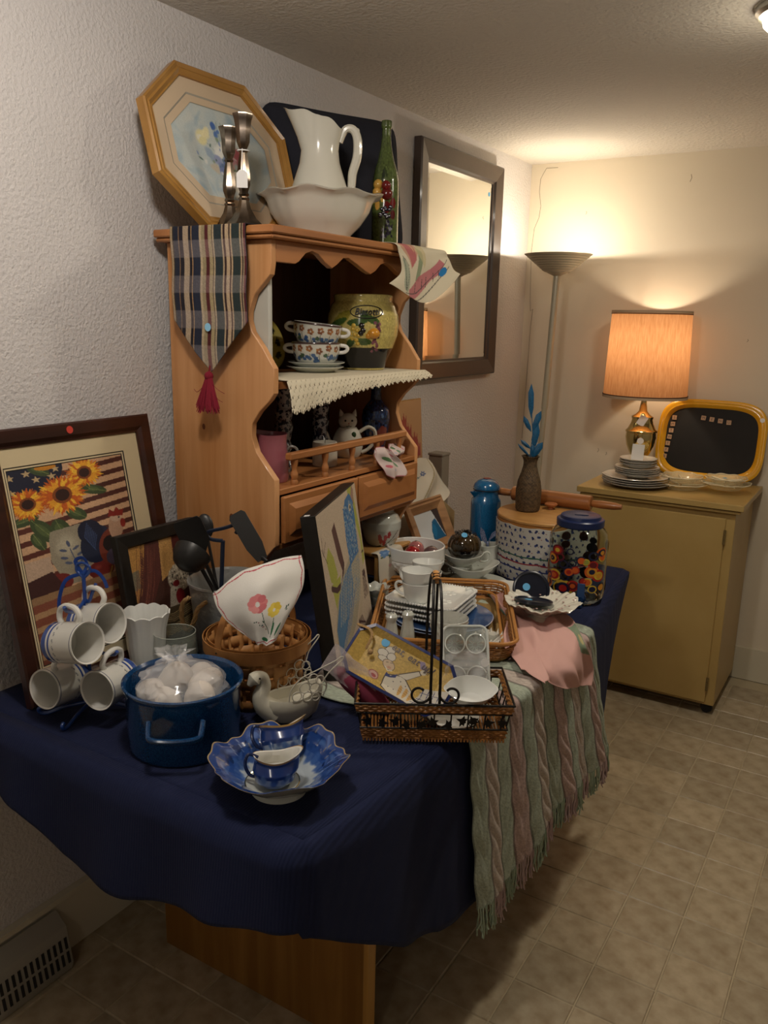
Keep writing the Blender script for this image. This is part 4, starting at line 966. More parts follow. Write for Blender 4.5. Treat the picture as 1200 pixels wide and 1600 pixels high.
# stoneware jug
V_ = [(.28, .78), (.30, .68), (.60, .66), (.66, .80), (.66, .98), (.58, 1.16), (.50, 1.26), (.40, 1.26), (.33, 1.16), (.27, .98)]
cv.poly(V_, '8f8672'); cv.ell(.42, .86, .12, .15, 'bcb39b', 0, .7, 1); cv.ell(.56, 1.05, .07, .16, '7f7c74', 0, .5, 1)
cv.line([(.44, .90), (.46, 1.0), (.50, 1.1), (.56, 1.12)], .010, '4a5268')
for x, y, a in ((.43, .84, 1.4), (.38, .9, .5), (.49, .9, -.5), (.38, .98, .4), (.52, .97, -.4), (.41, 1.04, .4), (.54, 1.04, -.3)): cv.ell(x, y, .035, .014, '4a5268', a)
for x, y in ((.30, 1.22), (.68, 1.20)): cv.ell(x, y, .12, .10, '6a231d'); cv.ell(x-.03, y-.03, .04, .03, '93443a', 0, .7, 1)
cv.poly([(0, .94), (.26, .92), (.28, 1.1), (0, 1.14)], 'b59a82'); cv.poly([(0, 1.14), (.26, 1.08), (.36, 1.3), (0, 1.3)], '3a1d1a')
cv.poly([(0, 1.30), (1, 1.25), (1, 1.44), (0, 1.44)], '8d6c4c'); cv.poly([(0, 1.38), (1.1, 1.30), (1.1, 2), (0, 2)], '7a4432')
for k in range(4): cv.poly([(0, 1.46+k*.14), (1.1, 1.38+k*.14), (1.1, 1.44+k*.14), (0, 1.52+k*.14)], 'a3805c')
# rooster
cv.ell(.68, .92, .15, .20, '1f2438', .2); cv.ell(.64, .78, .11, .14, '1a1d30', -.3); cv.ell(.82, .98, .13, .20, '6b2e1e', .15); cv.ell(.80, .95, .07, .09, '1a100e'); cv.ell(.84, 1.10, .10, .10, '3d3340')
cv.ell(.88, .78, .07, .14, 'a8846a', .1); cv.ell(.89, .68, .055, .05, 'b59880'); cv.poly([(.82, .66), (.84, .58), (.88, .62), (.91, .57), (.94, .62), (.98, .6), (.96, .68)], '7c2018'); cv.ell(.95, .76, .025, .05, '7c2018'); cv.ell(.92, .69, .009, .009, '120c0a')
for q in range(8): cv.line([(.62+q*.01, .68+q*.02), (.58+.01*q, .82+q*.02), (.66, .98)], .006, '3b4a6c')
cv.line([(.78, 1.2), (.74, 1.3)], .014, 'a5803a'); cv.line([(.86, 1.2), (.88, 1.3)], .014, 'a5803a'); cv.speck(.05, 8, 1)
def Spane(M, y0, y1, z0, z1, d):
    def S(u, v):
        y = y0+(y1-y0)*u; z = z1+(z0-z1)*v; return [M[i][0]*d+M[i][1]*y+M[i][2]*z+M[i][3]+0*u for i in range(3)]
    return S
cvmesh('sunflower_print', cv, Spane(Ms, .052, .356, .074, .497, .0068), VP, sf)
pane('backing', .01, .437, .01, .573, .002, CHEST, sf, Ms)
disc('sticker', mat('red_sticker', 'c23a2c', .6), sf, Ms @ axisM((.0215, .215, .566), (1, 0, 0)), .0085)

rp = thing('rooster_picture', 'black framed hen and rooster print leaning before the sunflower picture', 'picture')
Mr = leanM((.205, 1.207, T+.0005), (0, 1, 0), (-.058, 0), .325)
frame(0, .240, 0, .330, .034, [(0, 0), (0, .016), (.003, .019), (.030, .016), (.034, .010), (.034, 0)], BLACKW, rp, M=Mr)
cv = Cv(150, 200, '3a2018')
cv.poly([(0, 0), (.35, 0), (.3, .4), (0, .7)], 'a5793f'); cv.poly([(.3, 0), (.55, 0), (.5, .42), (.12, 1.0), (0, 1.0)], '4d2620'); cv.poly([(.55, 0), (.78, 0), (.76, .4), (.5, .5)], 'a8804a'); cv.poly([(.78, 0), (1, 0), (1, .5), (.76, .4)], '4a1a1a'); cv.poly([(0, .3), (.14, .28), (.12, .5), (0, .52)], '6d6450')
for k in range(26): x = .15+RNG.uniform(0, .35); cv.line([(x, RNG.uniform(0, .2)), (x-.1, .5), (x-.3, .95)], .008, random.choice(['5c3026', '3d1c18', '6c4032']))
cv.ell(.82, .52, .22, .17, '8a7e6c'); 
for k in range(160): a = RNG.uniform(0, 6.28); r = RNG.uniform(0, 1)**.5; cv.ell(.82+.2*r*math.cos(a), .50+.16*r*math.sin(a), .012, .012, random.choice(['a8a08c', '2e2820', 'c0b8a2']))
cv.poly([(.55, .90), (.62, .62), (.72, .58), (.80, .64), (.78, .74), (.86, .9)], '9f9684'); cv.ell(.78, .75, .08, .10, '6a1418'); cv.ell(.74, .58, .06, .04, '6a1418'); cv.ell(.71, .66, .012, .012, '15100c')
cv.ell(.65, 1.0, .40, .16, '4a3c28')
for k in range(14): cv.line([(.3+.01*k, .88+k*.022), (.6, .93+k*.022), (1, .86+k*.024)], .007, random.choice(['a89468', '17120c', '8a7650']))
cv.poly([(0, 1.02), (.3, .95), (.3, 1.4), (0, 1.4)], '5a4c44'); cv.poly([(0, 1.2), (1, 1.15), (1, 1.4), (0, 1.4)], '4b423c'); cv.speck(.10, 6, 1)
cvmesh('hen_print', cv, Spane(Mr, .033, .207, .033, .297, .008), VP, rp)
pane('backing', .006, .234, .006, .324, .002, BLACKW, rp, Mr)

# ================================================================== MUG TREE
mt = thing('mug_tree', 'blue metal mug tree tied with ribbon holding four mugs', 'mug rack', (.250, 1.050, T))
b = B(); b.tube([(0, 0, .012), (0, 0, .300)], .004, 8)
loop = [(0, 0, .29), (-.012, -.006, .305), (-.010, -.006, .318), (0, 0, .322), (.012, .006, .315), (.010, .006, .302), (0, 0, .29)]
b.build('stem', BLUEM, mt)
B().tube(smoothpts(loop, 5), .003, 8).build('top_loop', BLUEM, mt)
for (a) in (-1.25, .6, 2.4, 4.0):
    e = Vector((math.cos(a), math.sin(a), 0)); B().tube(smoothpts([UP*.02, e*.05+UP*.014, e*.085+UP*.004, e*.10+UP*.006, e*.104+UP*.014, e*.098+UP*.018], 5), .0038, 8).build('foot', BLUEM, mt)
RIB = mat('blue_ribbon', '1b3f8a', .35)
for P in ([(0, 0, .30), (.01, -.01, .23), (.012, -.012, .17)], [(0, 0, .30), (-.03, -.02, .285), (-.045, -.028, .24), (-.04, -.03, .21)], [(0, 0, .30), (.02, .012, .306), (.035, .02, .29), (.04, .024, .270)], [(-.004, 0, .30), (-.012, -.008, .325), (0, 0, .333), (.008, .004, .32), (0, 0, .30)]):
    B().tube(smoothpts(P, 5), .0038, 6, flat=.15).build('ribbon', RIB, mt)
MUGR = mat('mug_glaze', vcol=True, rough=.12, coat=.7)
def mug(center, axis, hup, label, first=[None]):
    Mm = axisM(center, axis, hup)   # local z = towards the opening, x = handle side
    if first[0] is None:
        t = thing('coffee_mug', label, 'mug', group='blue banded mugs on the tree')
        cv = Cv(200, 110, 'd3d1c8'); cv.Y /= cv.asp
        cv.poly([(0, .04), (1, .04), (1, .058), (0, .058)], '26355f'); cv.poly([(0, .70), (1, .70), (1, .76), (0, .76)], '27448a'); cv.poly([(0, .81), (1, .81), (1, .95), (0, .95)], '27448a')
        for k in range(18):
            x = .03+k*.0535; cv.ell(x, .60, .009, .022, '333c52'); cv.ell(x, .60, .0045, .012, 'd3d1c8'); cv.ell(x+.013, .585, .008, .02, '333c52'); cv.ell(x+.013, .585, .004, .01, 'd3d1c8')
        cvmesh('mug_body', cv, revS([(.0405, 0), (.0412, -.002), (.0410, -.02), (.0408, -.085), (.038, -.090)]), MUGR, t)
        B().lathe([(.0405, 0), (.0375, -.002), (.037, -.08), (.033, -.085), (0, -.086)], 44).build('inner_wall', WHITE, t)
        B().lathe([(.038, -.090), (.036, -.091), (0, -.089)], 44).build('base', WHITE, t)
        B().tube(smoothpts([(.038, 0, -.020), (.052, 0, -.012), (.068, 0, -.022), (.073, 0, -.045), (.066, 0, -.064), (.050, 0, -.070), (.038, 0, -.066)], 5), .0058, 10).build('handle', WHITE, t)
        first[0] = t
    else:
        t = first[0].copy(); COL.objects.link(t); t['label'] = label
        for c in first[0].children: q = c.copy(); COL.objects.link(q); q.parent = t
    t.matrix_world = Mm
    return t
RR = Vector((.85, .526, .021)); DDn = Vector((.137, -.183, -.974)); FF = Vector((-.508, .831, -.227))
CAMP = Vector((1.6036, 0, 1.57))
def px3(px, py, dist):
    v = RR*((px-600)/1293.85)+DDn*((py-800)/1293.85)+FF; return CAMP+v*dist
mA = mug(px3(137, 1005, 1.585), RR*.86-FF*.50-DDn*.06, -DDn-RR*.30, 'front upper banded mug hanging with its opening turned right')
mB = mug(px3(173, 974, 1.665), RR*.86-FF*.50-DDn*.06, -DDn-RR*.2, 'rear upper banded mug hanging behind the front mug')
mC = mug(px3(68, 1078, 1.66), -FF*.90-RR*.42+DDn*.10, -DDn-FF*.3+RR*.3, 'lower left banded mug hanging with its open mouth showing')
mD = mug(px3(150, 1080, 1.64), -FF*.92-RR*.36+DDn*.16, -DDn-FF*.3+RR*.12, 'lower right banded mug hanging next to the blue pot')
for mm in (mA, mB, mC, mD):
    hpt = mm.matrix_world @ Vector((.062, 0, -.045)); z0 = .16 if hpt.z < .93 else .245
    l0 = Vector((.250, 1.050, T+z0)); B().tube(smoothpts([(0, 0, z0), (hpt+l0)/2-Vector((.25, 1.05, T))-UP*.012, hpt-Vector((.250, 1.050, T)), hpt-Vector((.25, 1.05, T))+(hpt-l0).normalized()*.012+UP*.012], 4), .0036, 8).build('arm', BLUEM, mt)

# ================================================================== VASE, GOBLET, BUCKET
mv_ = thing('milk_glass_vase', 'tall white milk glass vase with scalloped rim beside the mugs', 'vase', (.290, 1.170, T))
def wm(a, i, r, z): k = max(0, (z-.15)/.04); return r*(1+.005*math.cos(22*a)*(z > .02)), z+k*.0045*(abs(math.sin(5.5*a))-.5)
B().lathe([(0, 0), (.036, 0), (.038, .004), (.030, .016), (.030, .03), (.035, .07), (.041, .12), (.044, .155), (.050, .180), (.0525, .190), (.050, .191), (.042, .16), (.036, .10), (.030, .05), (0, .02)], 132, wm).build('body', MILK, mv_)
gb = thing('hurricane_glass', 'clear round glass goblet bowl standing behind the blue pot', 'glass', (.350, 1.195, T))
B().lathe([(0, 0), (.033, 0), (.033, .003), (.010, .010), (.006, .02), (.006, .045), (.012, .055), (.035, .066), (.046, .085), (.049, .105), (.047, .128), (.045, .150), (.044, .150), (.046, .128), (.0475, .105), (.0445, .087), (.034, .070), (.010, .060), (0, .060)], 44).build('bowl', mat('goblet_glass', '8f978c', .02, alpha=.26, coat=1), gb)
B().tube([(.0448*math.cos(a), .0448*math.sin(a), .1505) for a in np.linspace(0, 2*PI, 41)[:-1]], .0009, 6, closed=True).build('rim', mat('goblet_rim_glint', 'b9beb2', .1, alpha=.8, coat=1), gb)  # pale tube along the rim, its colour stands in for the highlight line
bk_ = thing('metal_bucket', 'hammered galvanised bucket with rope handle full of kitchen tools', 'bucket', (.314, 1.408, T))
HAM = mat('hammered_metal', 'b9bbb8', .33, metal=.65, bump=(95, 1.0))
b = B(); b.lathe([(0, .0), (.070, 0), (.072, .004), (.093, .200), (.097, .203), (.097, .208), (.094, .208), (.091, .2), (.070, .01), (0, .008)], 44); b.build('wall', HAM, bk_)
ROPE = mat('jute_rope', 'a9895c', .9, bump=(500, .6))
ra = math.atan2(Th.y-.9*Rh.y, Th.x-.9*Rh.x)
for a in (ra, ra+PI*.95):
    e = Vector((math.cos(a), math.sin(a), 0)); s = Vector((-math.sin(a), math.cos(a), 0))
    pts = smoothpts([e*.091+s*-.03+UP*.175, e*.112+s*-.028+UP*.165, e*.120+s*-.02+UP*.13, e*.122+s*.0+UP*.11, e*.118+s*.02+UP*.13, e*.11+s*.028+UP*.165, e*.088+s*.03+UP*.178], 5)
    b = B()
    for ph in (0, 2.1, 4.2): b.tube([Vector(p)+Vector((math.cos(i*.9+ph), math.sin(i*.9+ph), math.cos(i*.9+ph+1)))*.0028 for i, p in enumerate(pts)], .0035, 6)
    b.build('rope_handle', ROPE, bk_)
# kitchen tools standing in the bucket (positions relative to the bucket's foot)
def utensil(name, label, cat, foot, tip, M_fn):
    t = thing(name, label, cat, tuple(Vector((.314, 1.408, T))+Vector(foot)))
    f, e = Vector((0, 0, 0)), Vector(tip)-Vector(foot); M_fn(t, f, e); return t
def blade(t, f, e, w, L_, slots, curl=.0, hw=.006, face=None, dirv=None):
    d = dirv.normalized() if dirv is not None else (e-f).normalized(); n = (face or Th); n = (n-d*n.dot(d)).normalized(); s = d.cross(n)
    bl = e-d*L_; B().tube(smoothpts([f, (f+bl)/2, bl-d*.02, bl], 3), hw, 8, flat=.6).build('handle', BLACKP, t)
    Mx = basis(bl, s, d, n)
    P = [(-.012, -.004), (.012, -.004), (w/2, L_*.28), (w/2, L_-.008), (w/2-.006, L_), (-w/2+.006, L_), (-w/2, L_-.008), (-w/2, L_*.28)]
    bb = B().prism(P, -.0012, .0012, Mx).build('blade', BLACKP, t, bevel=.0005)
    for q in range(slots):
        x = (q-(slots-1)/2)*w/(slots+.6); B().prism([(x-.003, L_*.35), (x+.003, L_*.35), (x+.003, L_*.85), (x-.003, L_*.85)], -.0014, .0014, Mx).build('slot', DK, bb)
P0 = Vector((.314, 1.408, T))
ut = lambda px, py, d: px3(px, py, d)-P0
utensil('spatula', 'wide black nylon spatula leaning left in the metal bucket', 'spatula', (.045, .015, .012), ut(289, 812, 1.86), lambda t, f, e: blade(t, f, e, .066, .085, 0))
utensil('spatula', 'narrow black nylon turner leaning over the right of the bucket', 'spatula', (.040, .022, .012), ut(367, 802, 1.86), lambda t, f, e: blade(t, f, e, .040, .118, 0, face=Th*1+Rh*.35, dirv=ut(363, 801, 1.86)-ut(402, 868, 1.86)))
def ladle(t, f, e):
    d = (e-f).normalized(); B().tube(smoothpts([f, f+(e-f)*.5, e], 4), .0055, 8, flat=.6).build('handle', BLACKP, t)
    Mx = axisM(tuple(e+d*.016+Th*.008), (Th*.65+UP*-.55-Rh*.3))
    B().lathe([(.0, .040), (.016, .0385), (.030, .029), (.039, .012), (.0415, -.004), (.040, -.004), (.037, .010), (.028, .025), (.014, .036), (0, .037)][::-1], 28, M=Mx).build('bowl', BLACKP, t)
utensil('ladle', 'black nylon ladle with its round bowl showing over the bucket', 'ladle', (.02, .04, .012), ut(305, 872, 1.80), ladle)
def masher(t, f, e):
    d = (e-f).normalized(); B().tube([f, e-d*.03], .005, 8).build('handle', BLUEH, t)
    s = (Rh*.9+UP*.25).normalized(); B().tube(smoothpts([e-d*.03-s*.0, e-d*.018-s*.030, e-s*.038, e+s*.0, e+s*.036, e-d*.02+s*.03], 4), .0045, 8, flat=.6).build('head', BLUEH, t)
BLUEH = mat('dark_blue_nylon', '1a2336', .4)
utensil('potato_masher', 'dark blue kitchen masher between the spatulas in the bucket', 'masher', (.0, -.04, .012), ut(348, 826, 1.88), masher)
def spoon(t, f, e):
    d = (e-f).normalized(); B().tube([f, e], .0045, 8, flat=.6).build('handle', BLACKP, t)
    B().ball((0, 0, 0), .024, 14, 10, (.8, .3, 1.25), M=None).mv(axisM(tuple(e+d*.015), tuple(d), tuple(Rh))).build('spoon_bowl', BLACKP, t)
utensil('serving_spoon', 'black nylon spoon with red tag half hidden behind the masher', 'spoon', (.03, -.03, .012), ut(322, 832, 1.97), spoon)

# ================================================================== SPLINT BASKET WITH HANDKERCHIEF
sb = thing('splint_basket', 'round woven splint basket with tall bentwood handle', 'basket', (.492, 1.300, T))
def wallr(z): return .088+.022*(z/.14)
B().lathe([(0, 0), (.086, 0), (.086, .004), (0, .004)], 36).build('base', SPLINT, sb)
NS = 26
for k in range(NS):   # upright splints, woven over and under the bands
    a = 2*PI*k/NS; V = []
    for j in range(15):
        z = .001+j*.138/14; band = int(z/.026); off = .0016*(1 if (k+band) % 2 else -1); r = wallr(z)+off
        for s in (-1, 1):
            an = a+s*.072*.088/wallr(z); V.append((r*math.cos(an), r*math.sin(an), z))
    B().add(V, [(2*j, 2*j+1, 2*j+3, 2*j+2) for j in range(14)]).build('splint', SPLINT, sb, solid=.0012)
for bnd in range(5):
    z0b = .003+bnd*.026; z1b = z0b+.0235; V = []; n = NS*4
    for q in range(n):
        a = 2*PI*q/n; off = -.0018*math.cos(a*NS/1+PI*bnd)*0+(-.0018 if (q//4+bnd) % 2 else .0018)
        for z in (z0b, z1b): r = wallr(z)+off*-1; V.append((r*math.cos(a), r*math.sin(a), z))
    B().add(V, [(2*q, 2*((q+1) % n), 2*((q+1) % n)+1, 2*q+1) for q in range(n)]).build('band', SPLINT, sb, solid=.001)
SPD = mat('rim_splint', 'b27e46', .5, wood=((20, 20, 6), '936030'))
for r, z0b, z1b in ((.1145, .118, .145), (.1065, .122, .147)): B().lathe([(r, z0b), (r+.002, z0b), (r+.0025, z1b), (r+.0005, z1b)], 56, cap0=False, cap1=False).build('rim_hoop', SPD, sb)
ha = math.atan2(Th.y-Rh.y*.75, Th.x-Rh.x*.75); e = Vector((math.cos(ha), math.sin(ha), 0))
hpts = [e*.104+UP*.01]+[e*.112+UP*.10]+[e*(.113*math.cos(t))+UP*(.14+.115*math.sin(t)) for t in np.linspace(0, PI, 15)]+[-e*.112+UP*.10, -e*.104+UP*.01]
V = []; sd = e.cross(UP)
hs = smoothpts(hpts, 3)
for i, p in enumerate(hs):
    tn = (hs[min(i+1, len(hs)-1)]-hs[max(i-1, 0)]).normalized(); nn = sd.cross(tn)
    for su, sv in ((-1, -1), (1, -1), (1, 1), (-1, 1)): V.append(p+sd*su*.0085+nn*sv*.0016)
n = len(hs)
B().add(V, [(4*i+k, 4*i+(k+1) % 4, 4*i+4+(k+1) % 4, 4*i+4+k) for i in range(n-1) for k in range(4)]+[(0, 1, 2, 3), (4*n-1, 4*n-2, 4*n-3, 4*n-4)]).build('handle', SPD, sb)
for zz in (.124, .136): B().ball(tuple(e*.1185+UP*zz), .002, 6, 4).build('rivet', BLACKW, sb)
def fromR(px, py, d): p = px3(px, py, d); return (p.x, p.y, p.z)
hc = thing('floral_handkerchief', 'white handkerchief with pink scalloped edge and flowers hanging on basket', 'handkerchief')
cv = Cv(190, 190, 'd6d3cb')
for s in range(4):
    P = [(q/60, .035+.018*abs(math.sin(q/60*PI*5))) for q in range(61)]
    P = [[(x, y) for x, y in P], [(x, 1-y) for x, y in P], [(y, x) for x, y in P], [(1-y, x) for x, y in P]][s]; cv.line(P, .013, 'b0454f')
for q in range(9): cv.ell(.46+.075*math.cos(q*.7), .40+.075*math.sin(q*.7), .05, .042, random.choice(['cf7d7d', 'd98f8c', 'c46a6e']))
for q in range(7): cv.ell(.66+.055*math.cos(q*.9), .54+.055*math.sin(q*.9), .038, .034, random.choice(['cdb03c', 'd9c050']))
cv.line([(.5, .52), (.52, .68), (.60, .84)], .010, '33503f'); cv.line([(.66, .64), (.64, .88)], .012, '2c5a3a'); cv.ell(.66, .78, .02, .08, '2b6a42', .1); cv.ell(.76, .82, .02, .07, '2b6a42', .5); cv.ell(.52, .9, .08, .025, '2b6a42', .2)
for k in range(12): cv.ell(.42+RNG.uniform(-.06, .12), .68+RNG.uniform(-.06, .12), .008, .014, random.choice(['40586a', '33503f', '8a5a5a']), RNG.uniform(0, 3))
for k in range(5): cv.ell(.80+RNG.uniform(-.03, .05), .60+RNG.uniform(-.04, .04), .008, .014, '33503f', RNG.uniform(0, 3))
def whc(u, v, X, Y, Z): return X+.003*np.sin(u*13+v*4), Y-.003*np.sin(u*13+v*4), Z+.004*np.abs(np.sin(u*PI*3.5))*(v > .93)
clothmesh('front_fall', cv, [
    [fromR(332, 928, 1.660), fromR(372, 897, 1.650), fromR(420, 878, 1.670), fromR(470, 868, 1.710)],
    [fromR(338, 948, 1.640), fromR(380, 925, 1.610), fromR(425, 905, 1.630), fromR(474, 890, 1.700)],
    [fromR(352, 968, 1.630), fromR(386, 950, 1.600), fromR(428, 935, 1.620), fromR(472, 915, 1.690)],
    [fromR(368, 982, 1.630), fromR(392, 970, 1.600), fromR(428, 962, 1.610), fromR(462, 940, 1.670)],
    [fromR(385, 995, 1.630), fromR(400, 988, 1.605), fromR(425, 985, 1.610), fromR(450, 962, 1.650)],
    [fromR(395, 1004, 1.630), fromR(404, 1008, 1.610), fromR(420, 1010, 1.610), fromR(436, 992, 1.640)]], VF, hc, .0013, fold=whc)

# ================================================================== BLUE POT, SHELLS IN A BAG
ps = thing('stock_pot', 'large blue speckled enamel stock pot near the table edge', 'pot', (.508, 1.062, T))
B().lathe([(0, 0), (.098, 0), (.104, .004), (.107, .012), (.109, .120), (.112, .126), (.1145, .130), (.1145, .134), (.111, .136), (.106, .130), (.104, .02), (.095, .007), (0, .006)], 64).build('body', BLUEE, ps)
for sgn in (1, -1):
    c = (Th*1.0+Rh*.10).normalized()*sgn; s = Vector((-c.y, c.x, 0))
    B().tube(smoothpts([c*.106+s*.048+UP*.096, c*.122+s*.047+UP*.083, c*.133+s*.040+UP*.074, c*.136+UP*.071, c*.133-s*.040+UP*.074, c*.122-s*.047+UP*.083, c*.106-s*.048+UP*.096], 5), .0075, 10, flat=.75).build('handle', BLUEE, ps)
SHL = mat('matte_white_ceramic', 'cfc6bc', .55)
eggs = [(-.050, -.030, .100), (.005, -.050, .103), (.055, -.012, .108), (-.020, .004, .128), (.030, .030, .118), (-.055, .028, .098), (-.012, .060, .102)]
EB = None
for k, (x, y, z) in enumerate(eggs):
    lab = ['left front white shell ornament in the bag, against the pot rim', 'front middle white shell ornament in the bag over the pot handle', 'right white shell ornament in the bag, largest in view', 'topmost white shell ornament under the bag knot', 'white shell ornament behind the right one in the bag', 'white shell ornament at the far left back of the bag', 'rearmost white shell ornament at the back of the blue pot'][k]
    if EB is None:
        EB = B().ball((0, 0, 0), .031, 22, 14, (1.22, .98, .88)).build('ceramic_shell', SHL); o = EB
        for v in o.data.vertices:
            a = math.atan2(v.co.z, v.co.y); v.co *= 1+.035*math.sin(a*7)*max(0, 1-abs(v.co.x)/.036)
    else: o = EB.copy(); COL.objects.link(o)
    o.location = (.508+x, 1.062+y, T+z); o.rotation_euler = (k*1.1, k*.7, k*1.9); tag(o, lab, 'ornament', 'shells in the plastic bag')
bg = thing('plastic_bag', 'clear knotted plastic bag around white shells inside the blue pot', 'bag')
PLAS = mat('clear_plastic_film', 'ffffff', .12, alpha=.26, coat=1)
def bagmesh(par, c, pts_fn, n=40, m=26, name='film', mm=None):
    V = []; Fc = []
    for i in range(m+1):
        for k in range(n): V.append(pts_fn(i/m, 2*PI*k/n))
    for i in range(m):
        for k in range(n): k2 = (k+1) % n; Fc.append((i*n+k, i*n+k2, (i+1)*n+k2, (i+1)*n+k))
    return B().add(V, Fc).mv(Matrix.Translation(c)).build(name, mm or PLAS, par, ang=25)
def eggbag(t, a):
    if t < .62: f = t/.62; r = .098*math.sin(PI/2*min(1, .15+f*.85))**.5*(1-.30*f**3); z = .070+.075*f**1.5
    elif t < .85: f = (t-.62)/.23; r = .068*(1-f)**1.3+.008; z = .145+.022*f
    else: f = (t-.85)/.15; r = .008+.024*f; z = .167+.016*f
    cr = .006*math.sin(a*9+t*20)+.004*math.sin(a*17-t*31)+.003*math.sin(a*5+t*55)
    r += cr*(.3+.8*t)*(1 if t > .3 else t/.3); z += .003*math.sin(a*7+t*9)*(t > .2)
    return (r*math.cos(a)-.025*max(0, t-.5)*2, r*math.sin(a)-.0*t, z)
bagmesh(bg, (.508, 1.062, T), eggbag)

# ================================================================== SWAN
sw = thing('swan_planter', 'white ceramic swan planter with looped wire wings behind the blue bowl', 'figurine', (.622, 1.256, T), 0)
SWM = mat('matte_cream_bisque', 'cbc6b3', .6)
bd = -Rh*.9+Th*.45; bd.normalize(); sd = Vector((-bd.y, bd.x, 0))
Msw = Matrix(((bd.x, sd.x, 0, 0), (bd.y, sd.y, 0, 0), (0, 0, 1, 0), (0, 0, 0, 1)))
V = []; Fc = []; n = 36
prof_s = [(.0, .0, 0), (.55, .55, 0), (.80, .72, .012), (.97, .93, .030), (1.0, 1.0, .046), (.93, .92, .056), (.86, .84, .054), (.75, .7, .035), (0, 0, .03)]
for (fx, fy, z) in prof_s:
    for k in range(n):
        a = 2*PI*k/n; x = .066*fx*math.cos(a); y = .040*fy*math.sin(a); zz = z+(max(0, -math.cos(a))**2)*.020*(z > .025)
        V.append((x, y, zz))
m_ = len(prof_s)
for i in range(m_-1):
    for k in range(n): k2 = (k+1) % n; Fc.append((i*n+k, i*n+k2, (i+1)*n+k2, (i+1)*n+k))
B().add(V, Fc).mv(Msw).build('body', SWM, sw)
nk = smoothpts([(.040, 0, .022), (.062, 0, .042), (.068, 0, .064), (.060, 0, .086), (.063, 0, .102), (.074, 0, .106), (.086, 0, .098), (.093, 0, .090)], 5)
rad = [float(np.interp(i/(len(nk)-1), [0, .25, .5, .68, .8, .9, 1], [.026, .018, .0115, .0115, .0150, .008, .0045])) for i in range(len(nk))]
B().tube(nk, rad, 14).mv(Msw).build('neck_and_head', SWM, sw)
for s in (-1, 1): B().ball((.074, s*.0125, .107), .0022, 8, 6).mv(Msw).build('eye', IRON, sw)
B().ball((.083, 0, .104), .005, 8, 6).mv(Msw).build('bill_knob', SWM, sw)
WW = mat('white_wire', 'c9c4b4', .4)
for s in (-1, 1):
    y = s*.034; o_ = [(.02, y, .052), (.016, y*1.05, .080), (-.005, y*1.2, .105), (-.035, y*1.5, .122), (-.070, y*1.8, .140), (-.082, y*1.9, .148), (-.084, y*1.9, .142), (-.060, y*1.7, .118), (-.050, y*1.5, .100)]
    b = B().tube(smoothpts(o_, 5), .0014, 6)
    for cx2, cz2, rr in ((.005, .066, .010), (-.012, .082, .011), (-.030, .098, .011), (-.018, .062, .010), (-.034, .078, .011), (-.045, .094, .009), (-.036, .058, .008), (-.050, .074, .009)):
        b.tube([(cx2+rr*math.cos(a), y*1.15, cz2+rr*math.sin(a)) for a in np.linspace(0, 2*PI, 15)[:-1]], .0012, 5, closed=True)
    b.tube(smoothpts([(-.050, y*1.5, .100), (-.058, y*1.3, .080), (-.052, y*1.1, .056)], 4), .0014, 6)
    b.tube([(.020, y, .052), (-.052, y, .056)], .0014, 6).mv(Msw).build('wire_wing', WW, sw)

# ================================================================== FLOW BLUE BOWL
fb = thing('flow_blue_bowl', 'ruffled blue and white bowl with gilt edge at table corner', 'bowl', (.768, 1.030, T), .5)
cv = Cv(260, 90, 'a9b2b8'); cv.Y /= cv.asp
cv.poly([(0, .62), (1, .62), (1, 1.1), (0, 1.1)], '1d3b78')
for k in range(44): cv.ell(k/44+RNG.uniform(-.01, .01), .60, .022, RNG.uniform(.06, .20), random.choice(['2a4a8c', '28488a', '3a5c98']), 0, .8, .6)
for k in range(60): cv.ell(RNG.uniform(0, 1), RNG.uniform(.66, .92), .010, .06, random.choice(['16305f', '0f2550', '41609c', '2d4f92']), RNG.uniform(-.4, .4), .8)
for k in range(12): cv.ell((k+.5)/12, .80, .03, .05, '5a78ac', 0, .7, 1)
for k in range(30): x = k/29; cv.line([(x, .70), (x+RNG.uniform(-.01, .01), .95)], .003, random.choice(['a3916a', '8fa6c8', '0f2550']), .6)
for k in range(16): cv.ell(.16+RNG.uniform(0, .3), .25+RNG.uniform(-.1, .15), .03, .07, '5f7aa6', 0, .7, 1)
cv.poly([(0, .983), (1, .983), (1, 1.1), (0, 1.1)], 'a08a62')
fr = [(.0, .023), (.045, .023), (.066, .031), (.085, .046), (.104, .060), (.118, .066)]
def Sfb(u, v):
    pr_ = np.array(fr); d = np.r_[0, np.cumsum(np.hypot(*np.diff(pr_, axis=0).T))]; d /= d[-1]
    r = np.interp(v, d, pr_[:, 0]); z = np.interp(v, d, pr_[:, 1]); a = u*2*PI; k = np.clip((v-.4)/.6, 0, 1)
    r = r*(1+k*(.045*np.cos(6*a)+.022*np.cos(17*a))); z = z+k*(.006*np.cos(6*a+.6)+.002*np.cos(17*a))
    return r*np.cos(a), r*np.sin(a), z
cvmesh('bowl_inside', cv, Sfb, VC, fb)
def wfb(a, i, r, z):
    k = min(1, max(0, (r-.055)/.063)); return r*(1+k*(.045*math.cos(6*a)+.022*math.cos(17*a))), z+k*(.006*math.cos(6*a+.6)+.002*math.cos(17*a))
B().lathe([(0, .004), (.042, .004), (.046, 0), (.049, .001), (.044, .016), (.068, .024), (.088, .040), (.106, .055), (.118, .0655)], 102, wfb, cap1=False).build('bowl_outside', GREYG, fb)
